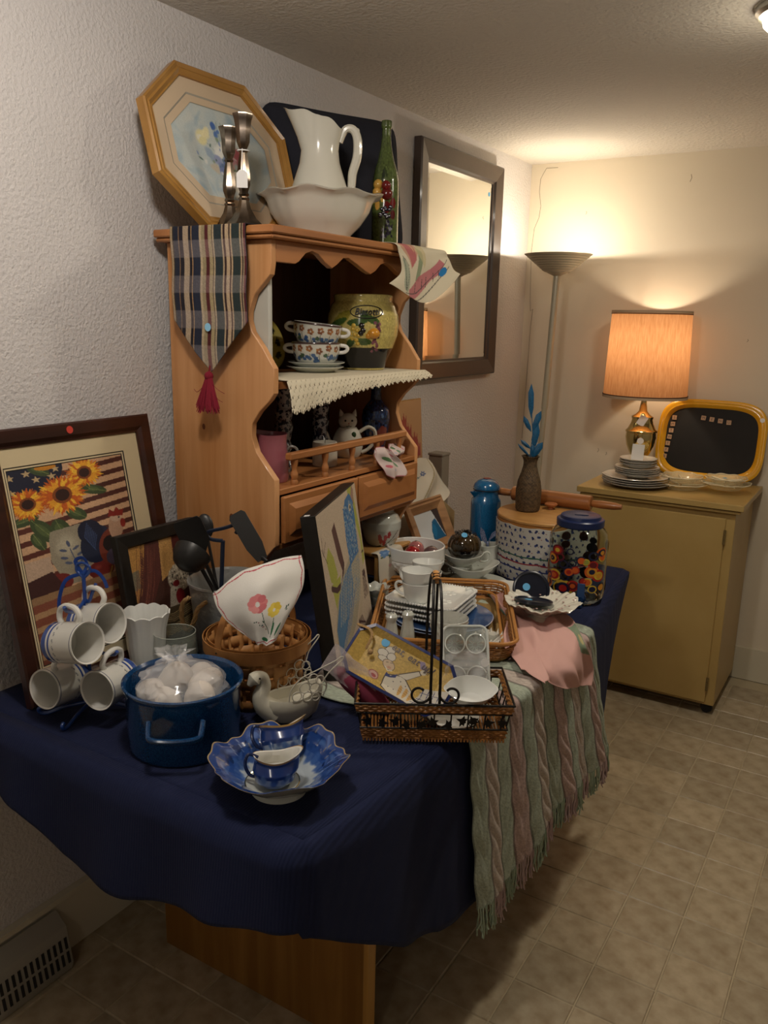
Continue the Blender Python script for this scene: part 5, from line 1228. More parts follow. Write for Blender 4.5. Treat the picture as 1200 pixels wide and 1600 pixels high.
def creamer(loc, rz, s, label, tiltx):
    t = thing('creamer', label, 'jug', loc, rz, 'blue and gilt creamers', rot=(tiltx, 0, rz)); t.scale = (s, s, s)
    cv = Cv(150, 60, '93a2b4'); cv.Y /= cv.asp
    cv.poly([(0, -.1), (1, -.1), (1, .38), (0, .38)], '1b3570')
    for k in range(30): cv.ell(RNG.uniform(0, 1), RNG.uniform(.34, .52), .03, .1, random.choice(['1b3570', '3a5a92', '6a84aa']), 0, .8, .8)
    cv.poly([(0, -.1), (1, -.1), (1, .04), (0, .04)], 'b08c4c')
    def lipw(a): c = np.cos(a); return 1+.50*np.clip(c, 0, 1)**3+.12*np.clip(-c, 0, 1)**2, .014*np.clip(c, 0, 1)**3+.008*np.clip(-c, 0, 1)**2
    base = revS([(.033, .048), (.031, .040), (.037, .026), (.034, .010), (.022, 0), (0, 0)])
    def S(u, v):
        X, Y, Z = base(u, v); k = np.clip(1-v*2.6, 0, 1); w1, dz = lipw(u*2*PI); f = 1+(w1-1)*k; return X*f, Y*f, Z+dz*k
    cvmesh('body', cv, S, VC, t)
    def wl(a, i, r, z): k = max(0, (z-.03)/.02); w1, dz = lipw(a); return r*(1+(w1-1)*k), z+dz*k
    B().lathe([(.033, .048), (.0305, .047), (.029, .040), (.035, .026), (.02, .006), (0, .004)], 44, wl).build('inner_wall', WHITE, t)
    B().tube(smoothpts([(-.028, 0, .050), (-.044, 0, .056), (-.050, 0, .038), (-.042, 0, .020), (-.030, 0, .016)], 5), .003, 8).build('handle', mat('cobalt_glaze', '16264e', .15, coat=.7), t)
    return t
creamer((.785, .998, T+.032), .75, 1.0, 'small blue creamer standing on the saucer in the ruffled bowl', -.15)
creamer((.745, 1.072, T+.040), .95, 1.05, 'second blue creamer tipped behind the first one in the bowl', -.55)
t = thing('small_saucer', 'small blue rimmed saucer under the creamer in the ruffled bowl', 'saucer', (.781, .996, T+.0255), 0)
B().lathe([(0, 0), (.022, 0), (.036, .004), (.046, .012), (.0465, .0135), (.035, .0075), (.02, .004), (0, .004)], 36).build('dish', GREYG, t)
B().tube([(.0465*math.cos(a), .0465*math.sin(a), .013) for a in np.linspace(0, 2*PI, 37)[:-1]], .0011, 5, closed=True).build('gilt_rim', BRASS, t)

# ================================================================== KNITTED THROW, PINK CLOTH
th = thing('knitted_throw', 'fringed cable knit throw in mint and dusty pink stripes over table edge', 'throw')
def thr_top(s):   # y at the table edge / at the hem for strip coordinate s
    return 1.385+s*.74, 1.50+s*.90
NU, NV = 300, 210
cv = Cv(NU, NV, '8f9a86'); vv = cv.Y/cv.asp; uu = cv.X
strip = np.floor(uu*13).astype(int); fr_ = uu*13-strip
cA = Cv.c('a0a998'); cB = Cv.c('b59e98'); cM = Cv.c('b4b3a4')
cv.a = np.where((strip % 2 == 0)[..., None], cA, cB); cv.a = np.where(((strip % 4 == 1))[..., None], cv.a*.5+cM*.5, cv.a)
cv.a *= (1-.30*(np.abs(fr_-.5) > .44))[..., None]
def relf(u, v):
    s = u*13; f = s-np.floor(s); st = np.floor(s)
    cab = np.abs(np.sin((v*34)+np.where(st % 2 == 0, 1, -1)*(f-.5)*5.5))
    zig = np.abs(np.sin(v*22+np.abs(f-.5)*7))
    h = np.where(st % 3 == 0, zig, cab)*np.clip(1.5-np.abs(f-.5)*2.8, 0, 1)
    return .0055*h
cv.a *= (.80+.28*np.clip(relf(uu, vv)/.0045, 0, 1))[..., None]*0+1
cv.speck(.06, 11, 1)
def Sthr(u, v):
    ye, yh = 1.385+u*.74, 1.415+u*.895
    ex = np.interp(ye, [.9, 1.0, 1.14, 1.43, 1.75, 2.03, 2.33, 2.745], [.888, .904, .918, .941, .960, .962, .935, .888])+.030
    topw = .42-.10*u; tv = .42
    h = relf(u, v)
    a = np.clip(v/tv, 0, 1); b_ = np.clip((v-tv)/(1-tv), 0, 1)
    xs = ex-.02-(1-a)*topw; hang = .425+.02*np.sin(u*9)
    rr = .016; bend = np.clip(b_*hang/ (rr*PI/2), 0, 1)
    x = np.where(b_ <= 0, xs, ex-.02+rr*np.sin(bend*PI/2)+b_*.022+.008*np.sin(u*23)*b_)
    z = np.where(b_ <= 0, T+.0045, T+.0045-rr*(1-np.cos(bend*PI/2))-np.clip(b_*hang-rr*PI/2, 0, 1))
    y = ye+(yh-ye)*b_**1.1+.004*np.sin(v*40)-.03*(1-a)*(1-u)
    x = x+np.where(b_ > .02, h, 0)+.003; z = z+np.where(b_ <= .02, h*.5, 0)+np.where(b_ <= 0, .0015*np.abs(np.sin(v*31+u*8)), 0)
    wr = np.clip(1-a*3, 0, 1); z = z+wr*.012*np.abs(np.sin(u*30+v*9))
    return x, y, z
KN = mat('knitted_wool', vcol=True, rough=1, bump=(600, .5))
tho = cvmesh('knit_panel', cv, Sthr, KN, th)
YARN = [mat('mint_yarn', '95a38d', 1), mat('pink_yarn', 'ad9693', 1)]
fbm = [B(), B()]
us = np.linspace(.005, .995, 150); Xh, Yh, Zh = Sthr(np.array([us]), np.ones((1, 150)))
for i, u in enumerate(us):
    st = int(u*13) % 2; x, y, z = Xh[0, i], Yh[0, i], Zh[0, i]
    k = i//3; cx = Yh[0, min(149, k*3+1)]
    for q in range(2):
        l = RNG.uniform(.050, .075)
        fbm[st].tube(smoothpts([(x, y, z+.004), (x+.002, (y+cx)/2, z-.016), (x+RNG.uniform(-.004, .006), (y+cx)/2+RNG.uniform(-.005, .005), z-l*.6), (x+RNG.uniform(-.006, .008), (y+cx)/2+RNG.uniform(-.009, .009)+.004, z-l)], 2), .0019, 4, cap=False)
fbm[0].build('fringe', YARN[0], th, kind='stuff'); fbm[1].build('fringe', YARN[1], th, kind='stuff')

pc = thing('pink_cloth', 'pale pink cotton cloth lying under the ruffled bowl and hanging down', 'cloth')
cv = Cv(150, 150, 'cfa39a')
cv.poly([(.0, .0), (.16, .0), (.10, .38), (0, .42)], '6d8a80'); cv.ell(.06, .2, .05, .07, 'a9a07a'); cv.poly([(.86, .36), (1, .30), (1, .68), (.90, .66)], '7d8c74'); cv.ell(.95, .5, .03, .06, 'b3a878')
P_net = [[(0.622, 2.185, 0.777), (0.655, 2.160, 0.777), (0.743, 2.167, 0.777), (0.848, 2.160, 0.777)],
    [(0.700, 2.100, 0.777), (0.736, 2.069, 0.778), (0.823, 2.091, 0.777), (0.923, 2.087, 0.777)],
    [(0.785, 1.985, 0.777), (0.807, 1.994, 0.777), (0.889, 2.017, 0.777), (0.981, 2.013, 0.778)],
    [(0.839, 1.835, 0.777), (0.898, 1.860, 0.778), (0.964, 1.896, 0.777), (1.014, 1.982, 0.749)],
    [(0.910, 1.752, 0.777), (0.968, 1.755, 0.777), (1.013, 1.826, 0.753), (1.013, 2.045, 0.675)],
    [(0.957, 1.704, 0.777), (1.009, 1.704, 0.765), (1.013, 1.870, 0.691), (1.014, 2.018, 0.639)]]
clothmesh('cloth', cv, P_net, VF, pc, .0012, fold=lambda u, v, X, Y, Z: (X+.014*np.sin(u*15+v*4+.5)*np.clip(v*2-.9, 0, 1)+.005*np.sin(u*37-v*6)*np.clip(v*2-.9, 0, 1), Y+.006*np.sin(u*21)*np.clip(v*2-1, 0, 1), Z+.014*np.abs(np.sin(u*8-v*5+.6))**3*np.clip(1.5-v*1.7, 0, 1)+.007*np.abs(np.sin(u*15+v*8))**3*np.clip(1.5-v*1.7, 0, 1)+.004*np.sin(u*17+1.2)*np.clip(v*3-2, 0, 1)))

# ================================================================== PIGEON CANVAS
pg = thing('pigeon_canvas', 'tall canvas picture of a blue pigeon with black edges on table', 'picture')
Mg = leanM((.612, 1.440, T+.012), (-.364, .931, 0), (-.057*.931, -.057*.364), .372)
Hg = .385; Wg = .400
B().box(-.034, 0, 0, Wg, 0, Hg).mv(Mg).build('black_edge', BLACKW, pg, bevel=.001)
B().box(-.026, -.014, .004, .014, Hg-.001, Hg+.0006).mv(Mg).build('white_label', PAPER, pg, smooth=False)
cv = Cv(220, 212, 'bfae98')
for P in ([(.22, .0), (.62, .0), (.4, .1)],): pass
GR = 'a3a54c'
cv.poly([(.08, .28), (.16, .22), (.24, .30), (.28, .42), (.2, .46), (.12, .42)], GR); cv.poly([(.12, .44), (.34, .44), (.2, .64), (.16, .6)], GR)
cv.poly([(.76, -.1), (.90, .0), (.94, .18), (.98, .34), (.99, .52), (.90, .56), (.82, .48), (.80, .30), (.78, .1)], GR)
BR = '4a3030'
cv.poly([(.28, .15), (.36, .12), (.42, .28), (.46, .40), (.40, .44), (.34, .34)], '5a3c36'); cv.line([(.44, .40), (.36, .50), (.22, .50), (.12, .46)], .035, BR); cv.line([(.02, .2), (.10, .3)], .006, BR); cv.line([(.05, .14), (.04, .24), (.12, .18)], .006, BR)
for P in ([(.88, .1), (.84, .3), (.86, .46)], [(.80, .2), (.86, .36), (.85, .46)], [(.74, .45), (.84, .47), (.98, .46)], [(.85, .46), (.88, .6), (.86, .64)], [(.93, .42), (.90, .5)]): cv.line(P, .012, BR)
BL = '3f6e9c'
BODY = [(.60, .40), (.86, .42), (.85, .54), (.76, .68), (.58, .81), (.36, .89), (.14, .93), (.06, .86), (.08, .70), (.20, .56), (.42, .45)]
cv.poly(BODY, 'a39a84')
HEAD = [(.60, .12), (.68, .05), (.80, .03), (.88, .08), (.88, .24), (.87, .43), (.60, .46), (.58, .30)]
cv.poly(HEAD, BL)
for k in range(420):
    x, y = RNG.uniform(.60, .87), RNG.uniform(.08, .44); cv.ell(x, y, .010, .005, random.choice(['8fa9b8', 'b3b0a2', '2f5a8c', '5580a8']), RNG.uniform(0, 3), .85)
cv.poly([(.10, .70), (.26, .54), (.44, .47), (.62, .44), (.60, .58), (.48, .72), (.30, .82), (.10, .88)], BL, .85)
for k in range(15):
    for q in range(12): x = .34+q*.046-(k*.010); y = .47+k*.017+.004*(q % 3); cv.ell(x, y, .017, .007, random.choice(['aeab9a', 'b3ad98', '8fa0ac']), -.5, .9); cv.ell(x+.006, y+.004, .010, .003, '2f5f92', -.5, .8)
for k in range(16): cv.line([(.74-k*.026, .56+k*.013), (.46-k*.024, .78+k*.007), (.10, .90+k*.003)], .006, '2f5f92' if k % 2 else 'b3ab94')
cv.poly([(.87, .22), (.94, .38), (.92, .56), (.84, .72), (.68, .85), (.50, .91), (.64, .80), (.80, .62), (.86, .44)], 'b8a890')
cv.ell(.78, .12, .032, .024, 'c0b49a'); cv.ell(.79, .12, .015, .012, '1a1a22'); cv.poly([(.84, .06), (.90, -.01), (.93, .03), (.90, .12)], '9a7a6a')
for P in ([(.26, .89), (.28, .96)], [(.40, .87), (.46, .96)], [(.62, .84), (.68, .94), (.56, .96)], [(.62, .84), (.78, .9)]): cv.line(P, .014, '2f5f92' if P[0][0] < .5 else BR)
for k in range(8): cv.line([(.62+.014*k, .83), (.56+.035*k, .96)], .009, BR)
for k in range(9): cv.line([(.88+.008*k, .58), (.84+.016*k, .76)], .007, BR)
cv.speck(.035, 12, 1)
cvmesh('pigeon_print', cv, Spane(Mg, .002, Wg-.002, .002, Hg-.002, .0012), mat('canvas_print', vcol=True, rough=.75, bump=(500, .2)), pg)

# ================================================================== WIRE AND WICKER BASKET
wbk = thing('wire_wicker_basket', 'rectangular wicker and black wire basket with ivy leaves and tall handle', 'basket', (.878, 1.388, T+.013), 0)
Mb = basis((0, 0, 0), Rh, -Th, UP)
hx = lambda z: .138+.016*z/.08
hy = lambda z: .080+.010*z/.08
def rectpath(z, off=0, n=22, wave=0, ph=0):
    P = []; X_, Y_ = hx(z)+off, hy(z)+off
    for k, (a, b_) in enumerate((((-X_, -Y_), (X_, -Y_)), ((X_, -Y_), (X_, Y_)), ((X_, Y_), (-X_, Y_)), ((-X_, Y_), (-X_, -Y_)))):
        m = n if k % 2 == 0 else n//2
        nx, ny = (0, -1) if k == 0 else (1, 0) if k == 1 else (0, 1) if k == 2 else (-1, 0)
        for i in range(m):
            f = i/m; w_ = wave*(1 if (i+ph) % 2 else -1); P.append(Mb @ Vector((a[0]+(b_[0]-a[0])*f+nx*w_, a[1]+(b_[1]-a[1])*f+ny*w_, z)))
    return P
CANE = mat('tan_cane', 'a9743c', .5, noise=(60, .4), color2='7f5226')
for k, z in enumerate((.002, .007, .012, .017, .021)): B().tube(rectpath(z, 0, 34, .0016, k % 2), .0026, 5, closed=True).build('woven_strand', CANE, wbk)
for k, z in enumerate((.062, .067, .072)): B().tube(rectpath(z, 0, 34, .0016, k % 2), .0026, 5, closed=True).build('woven_strand', CANE, wbk)
b = B()
for k in range(40): x = -.134+k*.268/39; b.tube([Mb @ Vector((x, -.078, .003)), Mb @ Vector((x, .078, .003))], .0022, 4, cap=False)
b.build('woven_floor', CANE, wbk, kind='stuff')
b = B()
for k in range(44): x = -.137+k*.274/43; b.tube([Mb @ Vector((x, -.083, .004)), Mb @ Vector((x, -.0835, -.003))], .0022, 4)
b.build('woven_foot', CANE, wbk, kind='stuff')
for z, r in ((.0245, .0020), (.058, .0020), (.078, .0026)): B().tube(rectpath(z, .001, 8), r, 6, closed=True).build('wire_frame', IRON, wbk)
for s in (-1, 1):
    for k in range(9):
        x = s*0+(-.130+k*.0325); b = B().tube([Mb @ Vector((x, -hy(.0245)-.001, .0245)), Mb @ Vector((x*1.02, -hy(.058)-.001, .058))] if s < 0 else [Mb @ Vector((x, hy(.0245)+.001, .0245)), Mb @ Vector((x*1.02, hy(.058)+.001, .058))], .0016, 5); b.build('wire_post', IRON, wbk)
for s in (-1, 1):
    for k in range(5):
        y = -.07+k*.035; B().tube([Mb @ Vector((s*(hx(.0245)+.001), y, .0245)), Mb @ Vector((s*(hx(.058)+.001), y, .058))], .0016, 5).build('wire_post', IRON, wbk)
ivy = [(0, -.5), (.2, -.35), (.62, -.45), (.5, -.1), (.95, .1), (.45, .25), (.25, .35), (0, 1), (-.25, .35), (-.45, .25), (-.95, .1), (-.5, -.1), (-.62, -.45), (-.2, -.35)]
li0 = None
for k in range(11):
    x = -.128+k*.0256+RNG.uniform(-.004, .004)
    if k < 9 or True:
        if li0 is None: li0 = B().prism([(a*.0135, c*.0145) for a, c in ivy], 0, .0012).build('ivy_leaf', IRON, wbk, smooth=False); o = li0
        else: o = li0.copy(); COL.objects.link(o); o.parent = wbk
        p = Mb @ Vector((x, -.0925, .041+RNG.uniform(-.005, .005))); o.matrix_local = Matrix.Translation(p) @ basis((0, 0, 0), Rh, UP, Th) @ Matrix.Rotation(RNG.uniform(-2.2, 2.2), 4, 'Z')
for k in range(3):
    o = li0.copy(); COL.objects.link(o); o.parent = wbk; p = Mb @ Vector((.151, -.05+k*.045, .041)); o.matrix_local = Matrix.Translation(p) @ basis((0, 0, 0), -Th, UP, Rh) @ Matrix.Rotation(RNG.uniform(-2, 2), 4, 'Z')
def spiral(c, r0, r1, a0, a1, n=22): return [(c[0]+(r0+(r1-r0)*t)*math.cos(a0+(a1-a0)*t), c[1]+(r0+(r1-r0)*t)*math.sin(a0+(a1-a0)*t)) for t in np.linspace(0, 1, n)]
for x in (-.02, .075): B().tube([Mb @ Vector((p[0], -.0925, p[1])) for p in spiral((x, .042), .012, .004, 0, 2.4*PI)], .0012, 5).build('wire_curl', IRON, wbk)
# arched handle: a doubled rod front to back with scroll feet and a cane grip
for s in (-1, 1):
    pts = []
    for t in np.linspace(0, 1, 26):
        a = PI*t; y = -hy(.078)*math.cos(a); z = .078+.235*math.sin(a)**.62 if 0 < t < 1 else .078
        wdt = .006*abs(math.cos(a))**.5+.003
        pts.append(Mb @ Vector((s*wdt, y*.98, z)))
    B().tube(pts, .0030, 8).build('handle_rod', IRON, wbk)
    for q in (-1, 1):
        sp_ = [(s*.009, .120), (s*.008, .100)]+[(s*(.030)+s*rr*math.cos(aa)*1, .100+rr*math.sin(aa)) for rr, aa in [(.022-.012*t, PI+(PI*1.75)*t) for t in np.linspace(0, 1, 18)]]
        B().tube(smoothpts([Mb @ Vector((p[0], q*(hy(.078)-.001), p[1])) for p in sp_], 2), .0026, 7).build('scroll', IRON, wbk)
tz = .078+.235
for k in range(7): y = -.020+k*.0066; B().tube([Mb @ Vector((.0065*math.cos(a), y+.004*math.sin(a*1)*(1 if k % 2 else -1), tz-.0035-abs(y)*.10+.0065*math.sin(a))) for a in np.linspace(0, 2*PI, 13)[:-1]], .0024, 6, closed=True).build('grip_wrap', mat('cane_grip', 'c08a4c', .5), wbk)

# things in that basket
cp = thing('chef_dish', 'yellow octagonal ceramic dish with painted chef and blue rim in basket', 'dish')
ang_ = math.radians(33); nrm = (-FF*.86+UP*.50-RR*.10).normalized()
Lx = (RR*math.cos(ang_)+DDn*math.sin(ang_)); Lx = (Lx-nrm*Lx.dot(nrm)).normalized(); Ly = nrm.cross(Lx)
Mcp = basis(px3(624, 1048, 1.700), Lx, Ly, nrm)
def octr(W, H, c): return [(-W+c, -H), (W-c, -H), (W, -H+c), (W, H-c), (W-c, H), (-W+c, H), (-W, H-c), (-W, -H+c)]
BLR = mat('cobalt_rim', '1c2a5e', .15, coat=.7)
o1, o2, o3 = octr(.118, .060, .026), octr(.112, .054, .024), octr(.085, .043, .020)
V = [(x, y, .012) for x, y in o1]+[(x, y, .013) for x, y in o2]; B().add(V, [(i, (i+1) % 8, 8+(i+1) % 8, 8+i) for i in range(8)]).mv(Mcp).build('blue_rim', BLR, cp, smooth=False, solid=.002)
V = [(x, y, .011) for x, y in o1]+[(x*.8, y*.7, -.006) for x, y in o1]; B().add(V, [(i, 8+i, 8+(i+1) % 8, (i+1) % 8) for i in range(8)]+[tuple(range(15, 7, -1))]).mv(Mcp).build('underside', CREAMG, cp, smooth=False)
cv = Cv(260, 160, 'b89a52'); cv.speck(.04, 3, 4)
OL = '4a4038'
def outl(fn):
    pass
for cx_, cy_, rx, ry, c, rot in ((.33, .16, .045, .05, 'c9c2b2', 0), (.28, .22, .05, .045, 'cbc4b4', 0), (.37, .22, .04, .045, 'c9c2b2', 0), (.31, .28, .05, .03, 'c9c2b2', 0)):
    cv.ell(cx_, cy_, rx+.006, ry+.006, OL, rot); cv.ell(cx_, cy_, rx, ry, c, rot)
cv.ell(.385, .315, .07, .055, OL, .5); cv.ell(.385, .315, .064, .049, 'c3ab8c', .5); cv.ell(.40, .34, .02, .014, 'b98a72'); cv.line([(.35, .30), (.37, .29)], .006, OL); cv.line([(.39, .285), (.41, .275)], .006, OL); cv.line([(.36, .35), (.40, .38), (.44, .36)], .008, 'd8d2c2')
cv.poly([(.40, .42), (.56, .34), (.70, .46), (.80, .62), (.50, .62), (.40, .58)], OL); cv.poly([(.41, .43), (.56, .355), (.69, .465), (.79, .61), (.50, .61), (.41, .57)], 'c6beac')
cv.poly([(.50, .36), (.66, .20), (.70, .24), (.60, .38)], OL); cv.poly([(.51, .365), (.66, .215), (.69, .245), (.60, .37)], 'c6beac'); cv.ell(.70, .20, .03, .03, 'c6beac'); cv.poly([(.62, .10), (.68, .08), (.72, .16), (.66, .18)], '8d7f9a')
for k in range(4): cv.line([(.70+.014*k, .20), (.71+.02*k, .11)], .007, OL)
cv.poly([(.40, .40), (.45, .42), (.50, .36), (.50, .41), (.45, .44), (.40, .45)], '2a3568')
for x, y in ((.5, .46), (.56, .42), (.6, .5), (.54, .54), (.66, .54), (.48, .54), (.62, .44)): cv.ell(x, y, .006, .006, '2b2e48')
cv.ell(.30, .50, .055, .05, '8f4a4a'); cv.ell(.30, .50, .045, .04, 'c09a8c'); cv.ell(.30, .51, .03, .02, '9a4848')
for x in (.60, .66, .72): cv.ell(x, .52, .018, .07, 'c29a5c', -.3); [cv.line([(x-.012, .47+q*.025), (x+.014, .475+q*.025)], .004, '8a6538') for q in range(4)]
cv.poly([(.78, .36), (1.0, .26), (1.0, .62), (.74, .62)], 'c2bcae'); 
for k in range(4): cv.line([(.78+.05*k, .37-.02*k), (.80+.05*k, .62)], .006, '2a3568')
for y in (.42, .50, .57): cv.line([(.76, y), (1.0, y-.06)], .006, '2a3568')
cv.line([(.44, .20), (.60, .16)], .003, OL)
def Scp(u, v):
    x = (2*u-1); y = (1-2*v); X = x*.112; Y = y*.054
    # squash square to the octagon
    lim = np.clip(.112-np.maximum(0, np.abs(Y)-.030), 0, 1); X = x*lim
    m = np.maximum(np.abs(X)/.112, np.abs(Y)/.054); Z = .013-.012*np.clip((1-m)/.25, 0, 1)
    return [Mcp[i][0]*X+Mcp[i][1]*Y+Mcp[i][2]*Z+Mcp[i][3] for i in range(3)]
cvmesh('chef_painting', cv, Scp, VC, cp)
text('lettering', 'eat, eat up!', .021, mat('brown_glaze_line', '4a3a34', .3), cp, Mcp @ Matrix.Translation((.012, .033, .0022)) @ Matrix.Rotation(-.08, 4, 'Z'), .0003, shear=.2, bold=.008)
disc('sticker', STICK, cp, Mcp @ Matrix.Translation((-.055, .036, .0022)), .009)
b = B()
for ph in (0, 2.1, 4.2): b.tube([Mcp @ Vector((-.112+.040*t+.010*math.sin(t*4)+.0016*math.cos(t*22+ph), .040-.030*t+.008*math.sin(t*5)+.0016*math.sin(t*22+ph), .018+.004*math.sin(t*PI))) for t in np.linspace(-.15, 1, 26)], .0017, 5)
b.ball(tuple(Mcp @ Vector((-.069, .0, .019))), .006, 8, 6); b.build('twine', ROPE, cp)

pb = thing('pink_packet', 'clear plastic packet of pink cotton squeezed behind the chef dish', 'packet')
PK = mat('rose_cotton', '7d2f45', .9)
B().ball((0, 0, 0), .05, 20, 14, (1.5, .5, .62)).mv(basis(px3(566, 1079, 1.715), RR*.8+DDn*.6, -FF, UP*.8+RR*.3)).build('pink_contents', PK, pb)
FILM = mat('milky_plastic_film', 'd4c8c8', .15, alpha=.32, coat=1)
def filmp(t, a):
    r = .022+.006*math.cos(a*2)+.003*math.sin(a*7+t*12); w_ = r*(1-.1*t)
    return tuple(px3(512+ (585-512)*t, 1024+(1082-1024)*t, 1.70)+ (RR*.5-DDn*.8).normalized()*w_*math.cos(a)+(-FF)*w_*.35*math.sin(a))
bagmesh(pb, (0, 0, 0), filmp, 26, 16, 'film', FILM)

gt = thing('glass_muffin_dish', 'clear glass dish with round fluted wells standing in the basket', 'dish')
Mgt = basis(px3(727, 1032, 1.735), RR, -DDn, -FF) @ Matrix.Rotation(-.35, 4, 'X')
GL2 = mat('pressed_glass', 'aeb6b0', .05, alpha=.40, coat=1, metal=.0); GL3 = mat('glass_edge', 'dfe3dc', .05, alpha=.75, coat=1)
def rrect(W, H, c, n=6):
    P = []
    for (sx, sy, a0) in ((1, 1, 0), (-1, 1, PI/2), (-1, -1, PI), (1, -1, 1.5*PI)):
        for k in range(n+1): a = a0+PI/2*k/n; P.append((sx*(W-c)+c*math.cos(a), sy*(H-c)+c*math.sin(a)))
    return P
B().tube([Mgt @ Vector((x, y, .002)) for x, y in rrect(.047, .072, .016)], .003, 8, closed=True).build('rim', GL3, gt)
B().prism(rrect(.046, .071, .015), -.0012, .0012, Mgt).build('plate', GL2, gt)
for x in (-.022, .022):
    for y in (-.040, .0, .040)[1:] if False else (-.034, .034):
        w_ = gt; o = B().lathe([(.0205, .004), (.0195, .005), (.017, -.008), (.008, -.012), (0, -.012)], 24, lambda a, i, r, z: (r*(1+.04*math.cos(12*a)*(i > 1)), z), M=Mgt @ Matrix.Translation((x, y, 0))).build('well', GL2, gt)
        B().tube([Mgt @ Matrix.Translation((x, y, .004)) @ Vector((.0205*math.cos(a), .0205*math.sin(a), 0)) for a in np.linspace(0, 2*PI, 29)[:-1]], .0016, 6, closed=True).build('well_rim', GL3, o)
        for k in range(12): a = k*PI/6; B().tube([Mgt @ Matrix.Translation((x, y, 0)) @ Vector((r*math.cos(a), r*math.sin(a), z)) for r, z in ((.005, -.010), (.015, -.005))], .0013, 4, cap=False).build('flute', GL3, o)
pb2 = thing('plastic_packet', 'crinkled clear plastic packet with round white price sticker in basket', 'packet')
def filmq(t, a):
    r = .046*(1-.3*abs(2*t-1)**3)*(1+.05*math.sin(a*5+t*14)+.04*math.sin(a*11-t*9)); return tuple(px3(728, 1045, 1.690)+RR*r*math.cos(a)*.95-DDn*(t-.5)*.075+(-FF)*(r*.25*math.sin(a)+.004*math.sin(a*6+t*8)))
bagmesh(pb2, (0, 0, 0), filmq, 40, 14, 'film', mat('crinkled_film', 'ffffff', .06, alpha=.2, coat=1))
disc('price_sticker', PAPER, pb2, basis(px3(757, 1036, 1.672), RR, -DDn, -FF), .0085)
ob_ = thing('oval_bowl', 'small white oval bowl with tab handles at front of the basket', 'bowl')
Mob = basis(px3(733, 1096, 1.640), Rh, -Th, UP) @ Matrix.Rotation(.38, 4, 'X')
B().lathe([(0, .003), (.024, .003), (.026, 0), (.028, .003), (.040, .018), (.047, .034), (.049, .036), (.0475, .0365), (.038, .020), (.024, .007), (0, .006)], 48,
    lambda a, i, r, z: (r*(1+.10*max(0, math.cos(a))**24+.10*max(0, -math.cos(a))**24) if z > .03 else r, z)).mv(Mob @ Matrix.Scale(.72, 4, (0, 1, 0))).build('bowl', MILK, ob_)
t = thing('white_dish', 'white dish lying flat under the oval bowl in the wire basket', 'dish', (.925, 1.395, T+.020))
B().lathe([(0, .004), (.03, .004), (.032, 0), (.036, .003), (.052, .011), (.053, .013), (.035, .008), (0, .007)], 36).build('dish', WHITE, t)

# ================================================================== WICKER TRAY WITH MILK GLASS
ty = thing('wicker_tray', 'rectangular wicker serving tray with raised cane sides holding white dishes', 'tray', (.6435, 1.8907, T+.0105))
ua = Vector((.892, .452, 0)); ub = Vector((-.452, .892, 0)); Mt = basis((0, 0, 0), ua, ub, UP)
def trp(z, off, c=.045, n=7, wave=0, ph=0):
    P = rrect(.165+off, .232+off, c, n); out = []
    # densify
    for i in range(len(P)):
        a, b_ = Vector(P[i]), Vector(P[(i+1) % len(P)]); m = max(1, int((b_-a).length/.012))
        for j in range(m): out.append(a+(b_-a)*j/m)
    res = []
    for i, p in enumerate(out): d = p.normalized()*wave*(1 if (i+ph) % 2 else -1); res.append(Mt @ Vector((p.x+d.x, p.y+d.y, z)))
    return res
for k in range(5): B().tube(trp(.010+k*.0068, .002+k*.0022, wave=.0015, ph=k % 2), .0027, 5, closed=True).build('woven_strand', CANE, ty)
CAN2 = mat('honey_cane', 'b0783a', .4, coat=.2)
B().tube(trp(.052, .015), .0050, 8, closed=True).build('rim_cane', CAN2, ty); B().tube(trp(.006, -.004), .0045, 8, closed=True).build('base_cane', CAN2, ty); B().tube(trp(.045, .009), .0034, 6, closed=True).build('rim_cane', CAN2, ty)
B().tube(trp(.030, -.018), .0040, 6, closed=True).build('inner_cane', CAN2, ty)
b = B(); tp = trp(.004, 0)
for i in range(0, len(tp), 2):
    q = tp[i]; qq = Vector((q.x, q.y, 0)).normalized()*.015; b.tube([q, q+qq+UP*.047], .0016, 4, cap=False)
b.build('stake', CANE, ty, kind='stuff')
B().prism(rrect(.164, .231, .045), .001, .0055, Mt).build('woven_base', mat('woven_rush', 'a8864e', .7, weave=(160, .8, 'X')), ty)
TB = T+.0105+.0055
BLI = mat('blue_glaze', '34507c', .15, coat=.7)
for k in range(2):
    t = thing('dinner_plate', ('lower' if k == 0 else 'upper')+' blue plate with pale rim under the white snack plates', 'plate', (.638+.004*k, 1.886, TB+.008*k), 0, 'blue dinner plates')
    B().lathe([(0, .002), (.07, .002), (.072, 0), (.075, .002), (.105, .011), (.134, .0165), (.136, .0185), (.1335, .0195)], 56).build('underside', mat('pale_blue_glaze', '8694ac', .15, coat=.7), t)
    B().lathe([(.1335, .0195), (.128, .0185), (.100, .0135), (.075, .006), (0, .006)], 56).build('well', BLI, t)
zs = TB+.020
